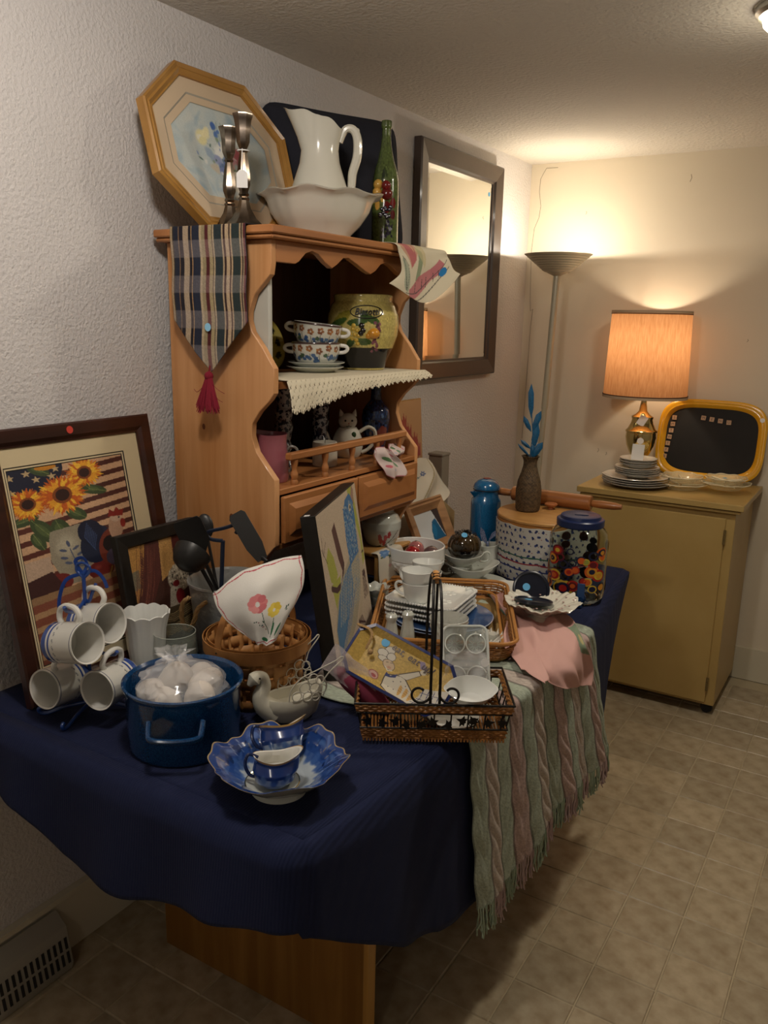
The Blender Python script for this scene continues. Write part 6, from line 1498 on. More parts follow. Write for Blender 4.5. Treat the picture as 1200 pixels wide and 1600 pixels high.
for k in range(4):
    lab = ['lowest', 'second lowest', 'second from top', 'topmost'][k]+' square milk glass snack plate with beaded edge in the stack'
    t = thing('snack_plate', lab, 'plate', (.598+RNG.uniform(-.003, .003), 1.898+RNG.uniform(-.003, .003), zs+.0135*k), .12+RNG.uniform(-.03, .03), 'square milk glass plates')
    rp0, rp1, rp2 = rrect(.070, .070, .02), rrect(.098, .098, .022), rrect(.094, .094, .020)
    n = len(rp0); V = [(x, y, 0) for x, y in rp0]+[(x, y, .010) for x, y in rp1]+[(x, y, .0125) for x, y in rp1]+[(x, y, .012) for x, y in rp2]+[(x, y, .004) for x, y in rp0]
    Fc = [tuple(range(n-1, -1, -1)), tuple(range(4*n, 5*n))]+[(j*n+i, j*n+(i+1) % n, (j+1)*n+(i+1) % n, (j+1)*n+i) for j in range(4) for i in range(n)]
    B().add(V, Fc).build('plate', MILK, t)
    if k == 0: b0 = B()
    if k == 0:
        P = rrect(.099, .099, .022, 5)
        for i in range(len(P)):
            a, c = Vector(P[i]), Vector(P[(i+1) % len(P)]); m = max(1, round((c-a).length/.0082))
            for j in range(m): q = a+(c-a)*j/m; b0.ball((q.x, q.y, .0115), .0037, 6, 4)
        for j in range(7): b0.ball((.085-.006+.010*math.cos(j*.5), .085+.010*math.sin(j*.5), .012), .005, 6, 4)
        beads = b0.build('beaded_edge', MILK, t, kind='stuff')
    else: q = beads.copy(); COL.objects.link(q); q.parent = t
    if k == 3:
        for (cx_, cy_) in ((.03, .05), (.045, -.02)):
            for j in range(6): B().ball((cx_+.014*math.cos(j*1.047), cy_+.014*math.sin(j*1.047), .004), .007, 8, 4, (1, 1, .3)).build('moulded_petal', MILK, t)
zc = zs+.0135*3+.0045
c0 = None
for (x, y, dz, hd_, lab) in ((.586, 1.842, 0, PI*1.06, 'lower milk glass cup of the front stack on the snack plates'), (.584, 1.840, .031, PI*.92, 'upper milk glass cup of the front stack by the grip'), (.562, 1.935, 0, PI*.8, 'lower milk glass cup of the rear stack on the snack plates'), (.562, 1.935, .028, 2.0, 'upper milk glass cup of the rear stack tilted slightly')):
    if c0 is None:
        t = thing('milk_glass_cup', lab, 'cup', group='stacked milk glass cups')
        B().lathe([(0, .003), (.022, .003), (.024, 0), (.027, 0), (.029, .004), (.034, .012), (.0415, .052), (.0425, .056), (.041, .0565), (.039, .050), (.031, .013), (0, .008)], 44).build('bowl', MILK, t)
        B().tube(smoothpts([(.040, 0, .046), (.054, 0, .049), (.062, 0, .040), (.058, 0, .026), (.046, 0, .017), (.034, 0, .016)], 5), .0038, 8, flat=1.3).build('handle', MILK, t); c0 = t
    else:
        t = c0.copy(); COL.objects.link(t); t['label'] = lab
        for c in c0.children: q = c.copy(); COL.objects.link(q); q.parent = t
    t.location = (x, y, zc+dz); t.rotation_euler = (0.0 if dz < .03 else .03, .06 if 'rear' in lab and dz > 0 else 0, hd_)
for (x, y, lab) in ((.592, 1.700, 'left fluted white shaker in the tray corner'), (.618, 1.738, 'right fluted white shaker behind the left one')):
    t = thing('salt_shaker', lab, 'shaker', (x, y, TB), 0, 'fluted white shakers')
    B().lathe([(0, 0), (.019, 0), (.020, .004), (.016, .025), (.0125, .048), (.0125, .056), (.0155, .062), (.0155, .068), (.011, .074), (0, .076)], 30, lambda a, i, r, z: (r*(1+.06*math.cos(10*a)*(.003 < z < .055)), z)).build('body', GREYG, t)
    b = B(); [b.ball((.005*math.cos(k), .005*math.sin(k), .0758), .0009, 5, 3) for k in range(6)]; b.build('holes', BLACKP, t)
cr_ = thing('crystal_bowl', 'cut crystal bowl with diamond pattern standing at tray front', 'bowl', (.748, 1.712, TB))
CUT = mat('cut_crystal', 'd9dad0', .04, alpha=.62, coat=1)
def wcr(a, i, r, z): return r*(1+.035*math.cos(16*a+z*220)*(.02 < z < .085)+.035*math.cos(16*a-z*220)*(.02 < z < .085)), z
B().lathe([(0, .004), (.028, .004), (.030, 0), (.032, .002), (.030, .012)]+[(.030+.017*(k/14)**.7, .014+.075*k/14) for k in range(15)]+[(.048, .093), (.0465, .094), (.044, .085), (.036, .03), (0, .012)], 96, wcr).build('bowl', CUT, cr_)
gd = thing('glass_butter_lid', 'small rectangular clear glass lid lying in the tray', 'lid', (.790, 1.845, TB), -.2)
V0, V1 = rrect(.036, .017, .006, 3), rrect(.031, .013, .005, 3); n = len(V0)
B().add([(x, y, 0) for x, y in V0]+[(x, y, .024) for x, y in V1]+[(x*.9, y*.85, .022) for x, y in V1], [(i, (i+1) % n, n+(i+1) % n, n+i) for i in range(n)]+[tuple(range(n, 2*n))]).build('lid', CUT, gd, solid=.0015)
dy = thing('crochet_doily', 'white ruffled crochet doily crumpled at the tray right end', 'doily', (.812, 1.792, TB+.002))
V = [(0, 0, .004)]; Fc = []; n = 90; rings_ = 7
for j in range(1, rings_+1):
    for k in range(n): a = 2*PI*k/n; r = .062*j/rings_; V.append((r*math.cos(a)*.62, r*math.sin(a), .004+.014*(j/rings_)**2*(1+math.sin(a*13+j*.3))+.003*math.sin(a*37)*(j/rings_)))
for k in range(n): Fc.append((0, 1+k, 1+(k+1) % n))
for j in range(rings_-1):
    for k in range(n): k2 = (k+1) % n; Fc.append((1+j*n+k, 1+(j+1)*n+k, 1+(j+1)*n+k2, 1+j*n+k2))
B().add(V, Fc).build('lace', mat('white_crochet', 'd2cdc2', .95, bump=(400, .6)), dy, solid=.001)
tag(B().box(-.045, .045, -.020, .020, 0, .001).mv(basis((.690, 1.655, TB+.0005), ua, ub, UP)).build('paper_slip', PAPER, smooth=False), 'white paper slip lying at the front edge of the tray', 'paper')

# ================================================================== WHITE BOWL, GRAVY BOATS, GLASS PUMPKIN
wbw = thing('footed_bowl', 'white milk glass footed bowl with diamond pattern holding baubles', 'bowl', (.425, 2.115, T))
def wd(a, i, r, z): return r*(1+.055*abs(math.cos(11*a+z*150))*abs(math.cos(11*a-z*150))*(.05 < z < .112)), z
B().lathe([(0, 0), (.048, 0), (.050, .004), (.030, .018), (.020, .030), (.022, .044), (.045, .058)]+[(.045+.040*math.sin(PI/2*k/26), .060+.050*(k/26)**1.3) for k in range(1, 27)]+[(.0855, .112), (.0885, .116), (.0885, .150), (.0855, .1525), (.083, .150), (.082, .115), (.060, .080), (0, .070)], 108, wd).build('bowl', MILK, wbw)
for (x, y, c, lab) in ((.420, 2.105, '9e1a20', 'shiny red bauble lying in the white footed bowl'), (.468, 2.135, '6b5252', 'mauve striped bauble lying in the white footed bowl'), (.400, 2.160, 'b06a6a', 'pink bauble half hidden in the white footed bowl')):
    t = thing('bauble', lab, 'bauble', (x, y, T+.122), 0)
    B().ball((0, 0, 0), .0265, 20, 14).build('ball', mat('bauble_'+c, c, .12, metal=.3, coat=.8), t); B().lathe([(.004, .021), (.004, .027), (0, .028)], 10).build('cap', SILVER, t)
def boat(loc, rz, s, lab, tilt=0):
    t = thing('gravy_boat', lab, 'gravy boat', loc, rz, 'white gravy boats'); t.scale = (s, s, s)
    def w_(a, i, r, z):
        c = math.cos(a); k = max(0, (z-.012)/.040); return r*(1+.30*abs(c)**1.5*min(1, k)+.25*k*max(0, c)**6), z+k*(.014*max(0, c)**4+.006*max(0, -c)**2-.004*(1-abs(c)))
    B().lathe([(0, .003), (.030, .003), (.033, 0), (.036, .002), (.030, .010), (.042, .020), (.056, .036), (.060, .052), (.0585, .053), (.053, .037), (.038, .022), (0, .014)], 52, w_).build('bowl', GREYG, t)
    B().tube(smoothpts([(-.070, 0, .050), (-.090, 0, .060), (-.102, 0, .050), (-.098, 0, .032), (-.082, 0, .022), (-.064, 0, .026)], 5), .0038, 8).build('handle', GREYG, t)
    b = B(); [b.ball((.068*math.cos(a)*1.05, .053*math.sin(a), .036+.002*math.sin(k*2.1)), .0022, 5, 4) for k, a in enumerate(np.linspace(0, 2*PI, 40))]; b.build('relief_band', GREYG, t, kind='stuff')
    return t
boat((.530, 2.285, T+.012), .55, .98, 'lower white gravy boat with its spout to the right')
boat((.503, 2.278, T+.052), 3.75, .86, 'upper white gravy boat stacked on the other, handle right')
t = thing('underplate', 'grey white oval underplate below the stacked gravy boats', 'plate', (.545, 2.290, T+.001), .55)
B().lathe([(0, .002), (.05, .002), (.053, 0), (.056, .002), (.088, .010), (.090, .012), (.056, .0065), (0, .006)], 44).mv(Matrix.Scale(1.15, 4, (1, 0, 0))).build('dish', GREYG, t)
t = thing('cream_jug', 'plain white cream jug partly hidden behind the glass pumpkin', 'jug', (.520, 2.420, T), .6)
B().lathe([(0, 0), (.030, 0), (.033, .004), (.040, .035), (.036, .065), (.032, .085), (.036, .100), (.0345, .101), (.030, .085), (.034, .06), (.035, .03), (0, .006)], 36, lambda a, i, r, z: (r*(1+.25*max(0, math.cos(a))**6*(z > .08)), z+.008*max(0, math.cos(a))**6*(z > .08))).build('body', GREYG, t)
B().tube(smoothpts([(-.034, 0, .085), (-.056, 0, .085), (-.060, 0, .05), (-.038, 0, .03)], 5), .0035, 8).build('handle', GREYG, t)
pu = thing('glass_pumpkin', 'dark amber ribbed glass pumpkin with blue sticker on the gravy boats', 'pumpkin', (.506, 2.282, T+.082))
AMB = mat('amber_glass', '3a2a12', .12, coat=1, noise=(26, .3), color2='15100a')
B().lathe([(0, .004)]+[(.053*math.sin(PI*k/16)**.8, .0425-.0425*math.cos(PI*k/16)) for k in range(1, 16)]+[(0, .078)], 72, lambda a, i, r, z: (r*(1+.07*abs(math.cos(5*a))-.05), z)).build('body', AMB, pu)
b = B(); b.tube(smoothpts([(0, 0, .074), (.004, -.004, .088), (.016, -.008, .094), (.024, -.016, .090)], 4), [.009, .007, .006, .005]+[.004]*9, 8); b.build('stem', BLACKP, pu)
b = B(); fr2 = RNG
for k in range(70):
    a = RNG.uniform(0, 6.28); r = RNG.uniform(.006, .040); z = .0425+.0425*math.cos(math.asin(min(1, r/.053)))
    b.tube([(r*math.cos(a), r*math.sin(a), z+.001), (r*math.cos(a)+RNG.uniform(-.007, .007), r*math.sin(a)+RNG.uniform(-.007, .007), z+.007)], .0011, 4)
b.build('tinsel_leaf', BLACKP, pu)
q = Th*.030+Rh*-.004; disc('sticker', STICK, pu, axisM((q.x, q.y, .0835), (Th*.6+UP*.8)), .0095)
bf = thing('butterfly_clip', 'glittery blue butterfly with raised wings behind the glass pumpkin', 'ornament', (.535, 2.395, T+.105))
GLT = mat('blue_glitter', '4a587c', .3, metal=.4, noise=(400, .2), color2='8f9ab8')
for s, l in ((-1, .062), (1, .052)):
    P = [(0, 0), (s*.012-.006, .02), (s*.020, l*.7), (s*.016, l), (s*.006, l*.8), (s*.001, .02)]
    B().prism(P, 0, .0015, basis((0, 0, 0), Rh, UP, Th) @ Matrix.Rotation(s*-.15, 4, 'Z')).build('wing', GLT, bf)
B().ball((0, 0, 0), .005, 8, 6, (1, 1, 2.4)).build('body', GLT, bf)
B().tube([(0, 0, -.01), (-.008, .005, -.104)], .0012, 5).build('pick', IRON, bf)

# small wooden frame, linen, boards right of the hutch
wf2 = thing('small_wooden_frame', 'small light wood picture frame leaning behind the white bowl', 'picture')
Mw = leanM((.372, 2.245, T+.060), (-.01, 1, -.02), (-.07, 0), .15)
frame(0, .250, 0, .185, .042, [(0, 0), (0, .012), (.006, .018), (.012, .014), (.018, .018), (.032, .010), (.042, .006), (.042, 0)], mat('ash_frame_wood', 'a67c52', .5, wood=((8, 8, 40), '8a6340')), wf2, M=Mw)
cv = Cv(60, 40, 'c4c6c6'); cv.poly([(.45, 1), (.50, .45), (.62, .25), (.78, .2), (.9, .5), (1, .7), (1, 1)], '15577e'); cv.poly([(.72, 0), (1, 0), (1, .7), (.86, .35)], '3a2c28'); cv.ell(.62, .45, .08, .14, '1c6a96', .3)
cvmesh('photo', cv, Spane(Mw, .040, .210, .040, .145, .004), VP, wf2)
B().box(0, .003, .004, .246, .004, .181).mv(Mw).build('backing', BLACKW, wf2)
tag(B().box(.0, .20, -.10, .10, 0, .058).mv(Matrix.Translation((.26, 2.37, T+.0005))).build('shoe_box', mat('grey_card', '7d7466', .8), bevel=.002), 'low grey card box hidden behind the white footed bowl', 'box')
ln = thing('embroidered_linen', 'cream embroidered linen draped over stacked boards beside the hutch', 'cloth')
cv = Cv(100, 130, 'cfc6b4')
for q in range(6): cv.ell(.36+.035*math.cos(q*1.05), .36+.035*math.sin(q*1.05), .022, .015, '5a668c', q*1.05)
cv.line([(.34, .40), (.26, .46), (.20, .56)], .010, '5a6880'); cv.ell(.28, .44, .03, .01, '5a7068', .6); cv.line([(.60, .0), (.58, .4), (.44, .95)], .035, 'a89a78')
clothmesh('cloth', cv, [[(0.200, 2.455, 1.089), (0.200, 2.523, 1.094), (0.200, 2.584, 1.083), (0.200, 2.624, 1.062)],
    [(0.215, 2.440, 1.052), (0.215, 2.522, 1.045), (0.215, 2.618, 1.031), (0.215, 2.670, 0.995)],
    [(0.232, 2.405, 1.004), (0.232, 2.472, 0.993), (0.232, 2.566, 0.978), (0.232, 2.693, 0.945)],
    [(0.250, 2.334, 0.953), (0.250, 2.399, 0.941), (0.250, 2.476, 0.922), (0.250, 2.580, 0.924)],
    [(0.270, 2.231, 0.857), (0.270, 2.304, 0.863), (0.270, 2.389, 0.885), (0.270, 2.469, 0.901)]], VF, ln, .0014, fold=lambda u, v, X, Y, Z: (X+.012*np.sin(u*11+v*2.5+1)*np.clip(v*2, .2, 1), Y, Z))
B().box(.088, .165, 2.32, 2.56, T+.0005, 1.06).build('folded_stack', mat('cream_linen', 'b5aa92', .9), ln, bevel=.01)
tp_ = thing('tulip_picture', 'unframed wooden panel with painted red tulips leaning beside the hutch', 'picture')
Mtp = leanM((.058, 2.41, .93), (0, 1, 0), (-.022, 0), .34)
B().box(-.006, .004, 0, .40, -.17, .345).mv(Mtp).build('panel', LW, tp_, bevel=.001)
cv = Cv(90, 110, 'b98f66')
for x, y, r in ((.66, .18, .055), (.74, .28, .06), (.68, .26, .05), (.86, .36, .06), (.92, .44, .055), (.80, .40, .05), (.88, .56, .05), (.94, .64, .05)): cv.poly([(x-r, y+r*1.4), (x-r*1.1, y-r*.8), (x-r*.4, y-r*.2), (x, y-r*1.4), (x+r*.4, y-r*.2), (x+r, y-r), (x+r, y+r*1.4)], random.choice(['99403c', 'a54c46']))
cv.poly([(.85, .9), (.98, .7), (1, 1.2), (.86, 1.22)], 'b06a50')
cvmesh('tulip_painting', cv, Spane(Mtp, .004, .396, -.166, .341, .0046), VP, tp_)
po = thing('grey_post', 'short square grey painted post standing against the wall behind linen', 'post', (.115, 2.835, T-.75))
GP = mat('grey_post_paint', '8d8578', .6)
B().box(-.03, .03, -.03, .03, .0, 1.052).build('shaft', GP, po, bevel=.002); B().box(-.033, .033, -.033, .033, 1.052, 1.062).build('cap', GP, po, bevel=.002)
tag(B().prism([(0, 0), (.42, 0), (.42, .02), (.0, .21)], 0, .008, basis((.255, 2.50, T+.001), Vector((-.10, .99, 0)).normalized(), UP, Vector((.99, .1, 0)))).build('beige_board', mat('beige_card', 'ab936a', .75), bevel=.001) if False else B().prism([(0, 0), (.225, 0), (.225, .115), (.05, .195), (0, .20)], 0, .006, basis((.285, 2.505, T+.001), Vector((-.2, .98, 0)).normalized(), UP, Vector((.98, .2, 0)))).build('beige_board', mat('beige_card', 'ab936a', .75), bevel=.001), 'beige card standing on edge between linen and blue thermos', 'board')

# ================================================================== THERMOS, LIDDED BASKET, ROLLING PIN, WICKER VASE
tm = thing('enamel_thermos', 'teal blue enamel thermos jug standing beside the lidded basket', 'thermos', (.418, 2.625, T), .6)
B().lathe([(0, 0), (.050, 0), (.052, .004), (.053, .190), (.051, .203), (.044, .214), (.041, .222), (.043, .236), (.046, .240), (.047, .246), (.043, .258), (.032, .270), (.014, .276), (0, .277)], 44).build('body', TEALE, tm)
B().lathe([(.0445, .2365), (.0475, .2385), (.0445, .2405)], 44).build('lid_seam', DK, tm)
q = -Rh*.95+Th*.3; q = Matrix.Rotation(-.6, 3, 'Z') @ q; B().add([(q.x*.040, q.y*.040, .235), (q.x*.064, q.y*.064, .232), (q.x*.040-q.y*.02, q.y*.040+q.x*.02, .232), (q.x*.040+q.y*.02, q.y*.040-q.x*.02, .232), (q.x*.042, q.y*.042, .205)], [(0, 2, 1), (0, 1, 3), (2, 4, 1), (1, 4, 3)]).build('spout', TEALE, tm)
disc('button', mat('red_button', '8f4a44', .4), tm, Matrix.Translation((0, 0, .277)), .014)
lb = thing('lidded_basket', 'round splint basket with flat wooden lid and floral cloth band', 'basket', (.672, 2.560, T+.001))
RB, HB_ = .160, .186
bs = []
for k in range(28):
    a = 2*PI*k/28; V = []
    for j in range(13): z = .001+j*HB_*.96/12; off = .0015*(1 if (k+j//2) % 2 else -1); r = RB-.010+.010*z/HB_+off; [V.append((r*math.cos(a+s*.095), r*math.sin(a+s*.095), z)) for s in (-1, 1)]
    if k == 0: bs.append(B().add(V, [(2*j, 2*j+1, 2*j+3, 2*j+2) for j in range(12)]).build('splint', SPLINT, lb, solid=.0012))
    else: o = bs[0].copy(); COL.objects.link(o); o.parent = lb; o.rotation_euler = (0, 0, a); 
for bnd in range(6):
    z0b = .003+bnd*.030; V = []; n = 112
    for q in range(n):
        a = 2*PI*q/n; off = (.0016 if (q//4+bnd) % 2 else -.0016)
        for z in (z0b, z0b+.026): r = RB-.010+.010*z/HB_+off; V.append((r*math.cos(a), r*math.sin(a), z))
    B().add(V, [(2*q, 2*((q+1) % n), 2*((q+1) % n)+1, 2*q+1) for q in range(n)]).build('band', SPD, lb, solid=.001)
B().lathe([(RB+.001, .168), (RB+.004, .168), (RB+.005, .188), (RB+.002, .188)], 60).build('rim_hoop', CAN2, lb)
LIDW = mat('lid_wood', 'b98b50', .4, wood=((5, 30, 5), 'a57540'), coat=.3)
B().lathe([(0, .188), (RB+.002, .188), (RB+.006, .191), (RB+.006, .197), (RB+.003, .200), (0, .200)], 64).build('lid', LIDW, lb)
kn = Vector((.641-.672+.02, 2.666-2.560-.05, 0))
B().lathe([(0, .200), (.010, .200), (.009, .206), (.021, .214), (.022, .219), (.018, .222), (0, .222)], 24, M=Matrix.Translation(kn)).build('knob', mat('knob_wood', '9a5a30', .35, coat=.4), lb)
ha = math.atan2(Rh.y, Rh.x)-.12
B().tube(smoothpts([(RB*1.04*math.cos(ha), RB*1.04*math.sin(ha), .195), (RB*1.10*math.cos(ha-.05), RB*1.10*math.sin(ha-.05), .16), (RB*1.10*math.cos(ha-.02), RB*1.10*math.sin(ha-.02), .10), (RB*1.03*math.cos(ha), RB*1.03*math.sin(ha), .06)], 5), .005, 8, flat=.5).build('side_handle', SPD, lb)
fl_ = thing('floral_band', 'white cloth with tiny blue flowers and ribbons wrapped round the basket', 'cloth')
cv = Cv(330, 130, 'bcb9b0')
for i in range(21):
    for j in range(9):
        x = (i+.5*(j % 2))/21+RNG.uniform(-.008, .008); y = (j+.5)*.394/9+RNG.uniform(-.006, .006)
        for q in range(3): cv.ell(x+RNG.uniform(-.006, .006), y+RNG.uniform(-.006, .006), .0088, .0066, random.choice(['27335e', '33427a', '222c5a']), RNG.uniform(0, 3))
        cv.ell(x+.016, y+.010, .0035, .003, random.choice(['8a3038', '2f4a3a']))
for y, c in ((.205, '2c5a48'), (.250, '8e2230'), (.295, '22306c')): cv.line([(0, y-.006), (1, y+.004)], .0095, c)
ca = math.atan2(-2.56, 1.6036-.672)
def Sfl(u, v):
    a = ca-1.42+2.86*u; z = T+.185-.188*v*np.where(u < .2, .86+.14*u/.2, 1)-.004*np.abs(np.sin(u*14)); r = RB+.0065+.0035*np.sin(u*17)*v+.002
    return .672+r*np.cos(a), 2.560+r*np.sin(a), np.maximum(z, T+.003)
cvmesh('cloth', cv, Sfl, VF, fl_, .0012, mask=lambda u, v: u > v*.11-.001)
LT = T+.001+.2005
wv_ = thing('wicker_bottle_vase', 'tall brown wicker bottle vase with teal leaf sprig on the lid', 'vase', (.603, 2.552, LT))
prv = [(0, 0), (.036, 0), (.039, .006), (.041, .03), (.0415, .07), (.037, .10), (.027, .13), (.022, .15), (.021, .165), (.025, .178), (.029, .182)]
pp = np.array(prv); dd = np.r_[0, np.cumsum(np.hypot(*np.diff(pp, axis=0).T))]; dd /= dd[-1]
prf2 = [(float(np.interp(t, dd, pp[:, 0])), float(np.interp(t, dd, pp[:, 1]))) for t in np.linspace(0, 1, 90)]
def wvv(a, i, r, z): return r+(.0011*math.sin(a*22+PI*(i//2))*(r > .015)), z
B().lathe(prf2+[(.030, .184), (.027, .184), (.019, .165), (.02, .15)], 88, wvv).build('wicker_body', DWICK, wv_)
LEAFB = mat('teal_glitter_leaf', '0a3c5c', .45, noise=(300, .2), color2='135478')
stemp = smoothpts([(0, 0, .15), (-.002, 0, .20), (.002, 0, .25), (-.004, 0, .31), (-.008, 0, .36)], 5)
Mv = basis((0, 0, 0), Rh, Th, UP)
B().tube([Mv @ p for p in stemp], .0014, 6).build('stem', LEAFB, wv_); B().tube([Mv @ Vector(p) for p in ((.004, 0, .15), (.012, 0, .20), (.018, 0, .24))], .0012, 5).build('stem', LEAFB, wv_)
lf = [(0, 0), (.35, .12), (.75, .13), (1, 0), (.7, -.10), (.3, -.09)]
for (x, z, ang2, L_, wd_) in ((-.006, .305, 1.62, .115, .7), (.002, .262, 1.25, .074, 1.2), (-.003, .262, 2.05, .060, 1.1), (.006, .205, 1.42, .086, 1.15), (.000, .206, 2.45, .048, 1.1), (-.002, .180, 2.35, .062, .6), (.008, .178, 1.05, .060, 1.6), (.004, .176, 1.5, .05, 1.2)):
    V = [(p[0]*L_, p[1]*L_*wd_, 0) for p in lf]+[(.5*L_, 0, .004)]
    B().add(V, [(i, (i+1) % 6, 6) for i in range(6)]).mv(Mv @ basis((x, 0, z), (math.cos(ang2), 0, math.sin(ang2)), (-math.sin(ang2), 0, math.cos(ang2)), (0, 1, 0))).build('leaf', LEAFB, wv_, solid=.0008, smooth=False)
rpn = thing('rolling_pin', 'large wooden rolling pin lying across the basket lid', 'rolling pin')
RPW = mat('rolling_pin_wood', '9a6234', .35, wood=((3, 50, 50), '7f4c26'), coat=.4)
pA, pB = Vector((.395, 2.665, LT+.0265)), Vector((.885, 2.672, LT+.0265)); dv = (pB-pA)/(pB-pA).length; Lp = (pB-pA).length
Mrp = axisM(tuple(pA), tuple(dv))
B().lathe([(0, .105), (.022, .105), (.0255, .109), (.026, .2), (.026, .365), (.0255, .383), (.022, .387), (0, .387)], 32, M=Mrp).build('roller', RPW, rpn)
for a0, s in ((.104, -1), (.388, 1)): B().lathe([(0, a0), (.010, a0), (.012, a0+s*.006), (.0135, a0+s*.03), (.0125, a0+s*.075), (.008, a0+s*.10), (0, a0+s*.102)], 20, M=Mrp).build('handle', RPW, rpn)

# ================================================================== DRINK DISPENSER JAR
dj = thing('drink_dispenser', 'glass drink dispenser jar with blue lid and coloured ring pattern', 'dispenser', (.851, 2.352, T+.001))
jp = [(0, .004), (.060, .004), (.068, 0), (.074, .006), (.082, .020), (.084, .04), (.084, .19), (.080, .208), (.070, .220), (.062, .226), (.062, .236)]
def wj(a, i, r, z): aa = a-ja; sq = (abs(math.cos(aa*1))**5+abs(math.sin(aa))**5)**(-.2); k = 1 if .01 < z < .205 else .3; return r*(1+(sq-1)*.5*k)*1.02, z
ja = math.atan2(-2.352, 1.6036-.851)
B().lathe(jp+[(.0595, .236), (.0595, .226), (.068, .218), (.078, .206), (.0815, .19), (.0815, .04), (.078, .018), (0, .010)], 64, wj).build('glass_wall', GLASSG, dj)
B().lathe([(0, .226), (.067, .226), (.070, .229), (.070, .246), (.067, .249), (.060, .250), (.058, .258), (.054, .260), (0, .260)], 44).build('lid', mat('dispenser_lid_blue', '132148', .35), dj)
jx2 = Vector((-math.sin(ja), math.cos(ja), 0)); jn2 = Vector((math.cos(ja), math.sin(ja), 0))
B().prism([(-.018, -.016), (.022, -.016), (.018, .016), (-.014, .016)], .2605, .2625, basis((0, 0, 0), jx2, -jn2, UP)).build('flap', mat('lid_flap', '3a3f58', .3), dj)
PALR = {k: mat('ring_'+k, c, .4) for k, c in dict(red='a02018', orange='c4581c', yellow='c4a434', navy='161a34', amber='c98a28', green='8a9440', maroon='5c141c').items()}
def jr(a, z): r = .084; rr, _ = wj(a, 0, r, z); return Vector((rr*math.cos(a), rr*math.sin(a), z))
rings3 = [(-.052, .165, .016, ('maroon', 'red', 'yellow')), (-.066, .138, .019, ('red', 'amber', 'navy', 'yellow')), (.010, .140, .014, ('navy', 'orange')), (.022, .137, .010, ('yellow', 'green')), (.040, .128, .013, ('red', 'maroon')), (.038, .108, .019, ('orange', 'amber', 'navy')), (.056, .096, .018, ('red', 'yellow', 'amber')), (-.020, .103, .016, ('navy', 'orange', 'red')), (-.004, .110, .012, ('red', 'orange')), (-.057, .088, .018, ('yellow', 'red', 'orange')), (-.074, .084, .014, ('red', 'navy', 'orange')), (-.032, .052, .026, ('yellow', 'navy', 'red')), (-.008, .062, .017, ('red', 'maroon', 'orange')), (.018, .078, .012, ('maroon', 'red')), (.028, .076, .013, ('yellow', 'orange')), (.042, .055, .012, ('yellow', 'navy')),
          (.062, .165, .016, ('orange', 'navy', 'amber')), (.064, .150, .012, ('yellow', 'orange')), (-.02, .165, .010, ('navy',)), (.04, .155, .014, ('navy',)), (-.035, .125, .013, ('navy',)), (-.08, .175, .010, ('navy',)), (-.012, .13, .011, ('navy',)), (-.03, .088, .013, ('navy',)), (.066, .06, .014, ('navy', 'amber')), (-.045, .145, .012, ('maroon',))]
for k in range(26): rings3.append((RNG.uniform(.11, .42), RNG.uniform(.03, .19), RNG.uniform(.009, .019), tuple(random.sample(['red', 'orange', 'yellow', 'navy', 'amber', 'maroon'], 3))))
for (s, z, r, cols) in rings3:
    a0 = ja+s/.078; host = None
    for q, cn in enumerate(cols):
        ro = r*(1-.30*q); ri = ro*(.62 if (len(cols) == 1) else 0)
        V = []; n = 22
        for j in range(n):
            for rad_ in (ri, ro): t_ = 2*PI*j/n; p = jr(a0+rad_*math.cos(t_)/.080, z+rad_*math.sin(t_)); V.append(p*1+Vector((p.x, p.y, 0)).normalized()*(.0006+.0005*q))
        o = B().add(V, [(2*j, 2*j+1, 2*((j+1) % n)+1, 2*((j+1) % n)) for j in range(n)]).build('printed_ring', PALR[cn], host or dj, smooth=False)
        if host is None: host = o
SPB = mat('spigot_blue', '12335c', .35)
sp_o = jx2*.016+jn2*.083
B().lathe([(0, 0), (.016, 0), (.016, .008), (.009, .010), (.009, .022), (0, .022)], 20, M=axisM((sp_o.x, sp_o.y, .028), tuple(jn2))).build('spigot_body', SPB, dj)
q = sp_o+jn2*.016; B().box(-.011, .011, -.004, .004, 0, .046).mv(basis((q.x, q.y, .028), jx2, jn2, UP) @ Matrix.Rotation(.25, 4, 'X')).build('spigot_lever', SPB, dj, bevel=.0015)
B().lathe([(0, 0), (.007, 0), (.008, .024), (0, .024)], 16, M=Matrix.Translation((q.x, q.y, .004))).build('spigot_spout', SPB, dj)

# ================================================================== RUFFLED BOWL WITH BLUE LIDS
rb = thing('ruffled_bowl', 'white ruffled porcelain bowl on pedestal holding two navy lids', 'bowl', (.856, 2.062, T+.0235), .2)
def wr(a, i, r, z):
    k = min(1, max(0, (r-.035)/.068)); return r*(1+k*(.03*math.cos(7*a)+.016*math.cos(24*a))), z-k*.008+k*(.005*math.cos(7*a+1)+.0025*math.cos(24*a))
B().lathe([(0, .002), (.034, .002), (.038, 0), (.040, .003), (.028, .010), (.030, .016), (.055, .034), (.082, .052), (.1015, .060), (.1025, .062), (.100, .063), (.080, .056), (.055, .040), (.03, .024), (0, .020)], 144, wr).build('bowl', CREAMG, rb)
b = B()
for k in range(30): a = k/30*2*PI+RNG.uniform(-.1, .1); r = RNG.uniform(.055, .09); z = .040+.30*(r-.055)*1.6; b.ball((r*math.cos(a), r*math.sin(a), z+.002), .0035, 6, 4, (1, 1, .4))
b.build('painted_flowers', mat('faded_pink', 'a98a84', .3, coat=.5), rb, kind='stuff')
NV = mat('navy_lid_plastic', '121624', .3)
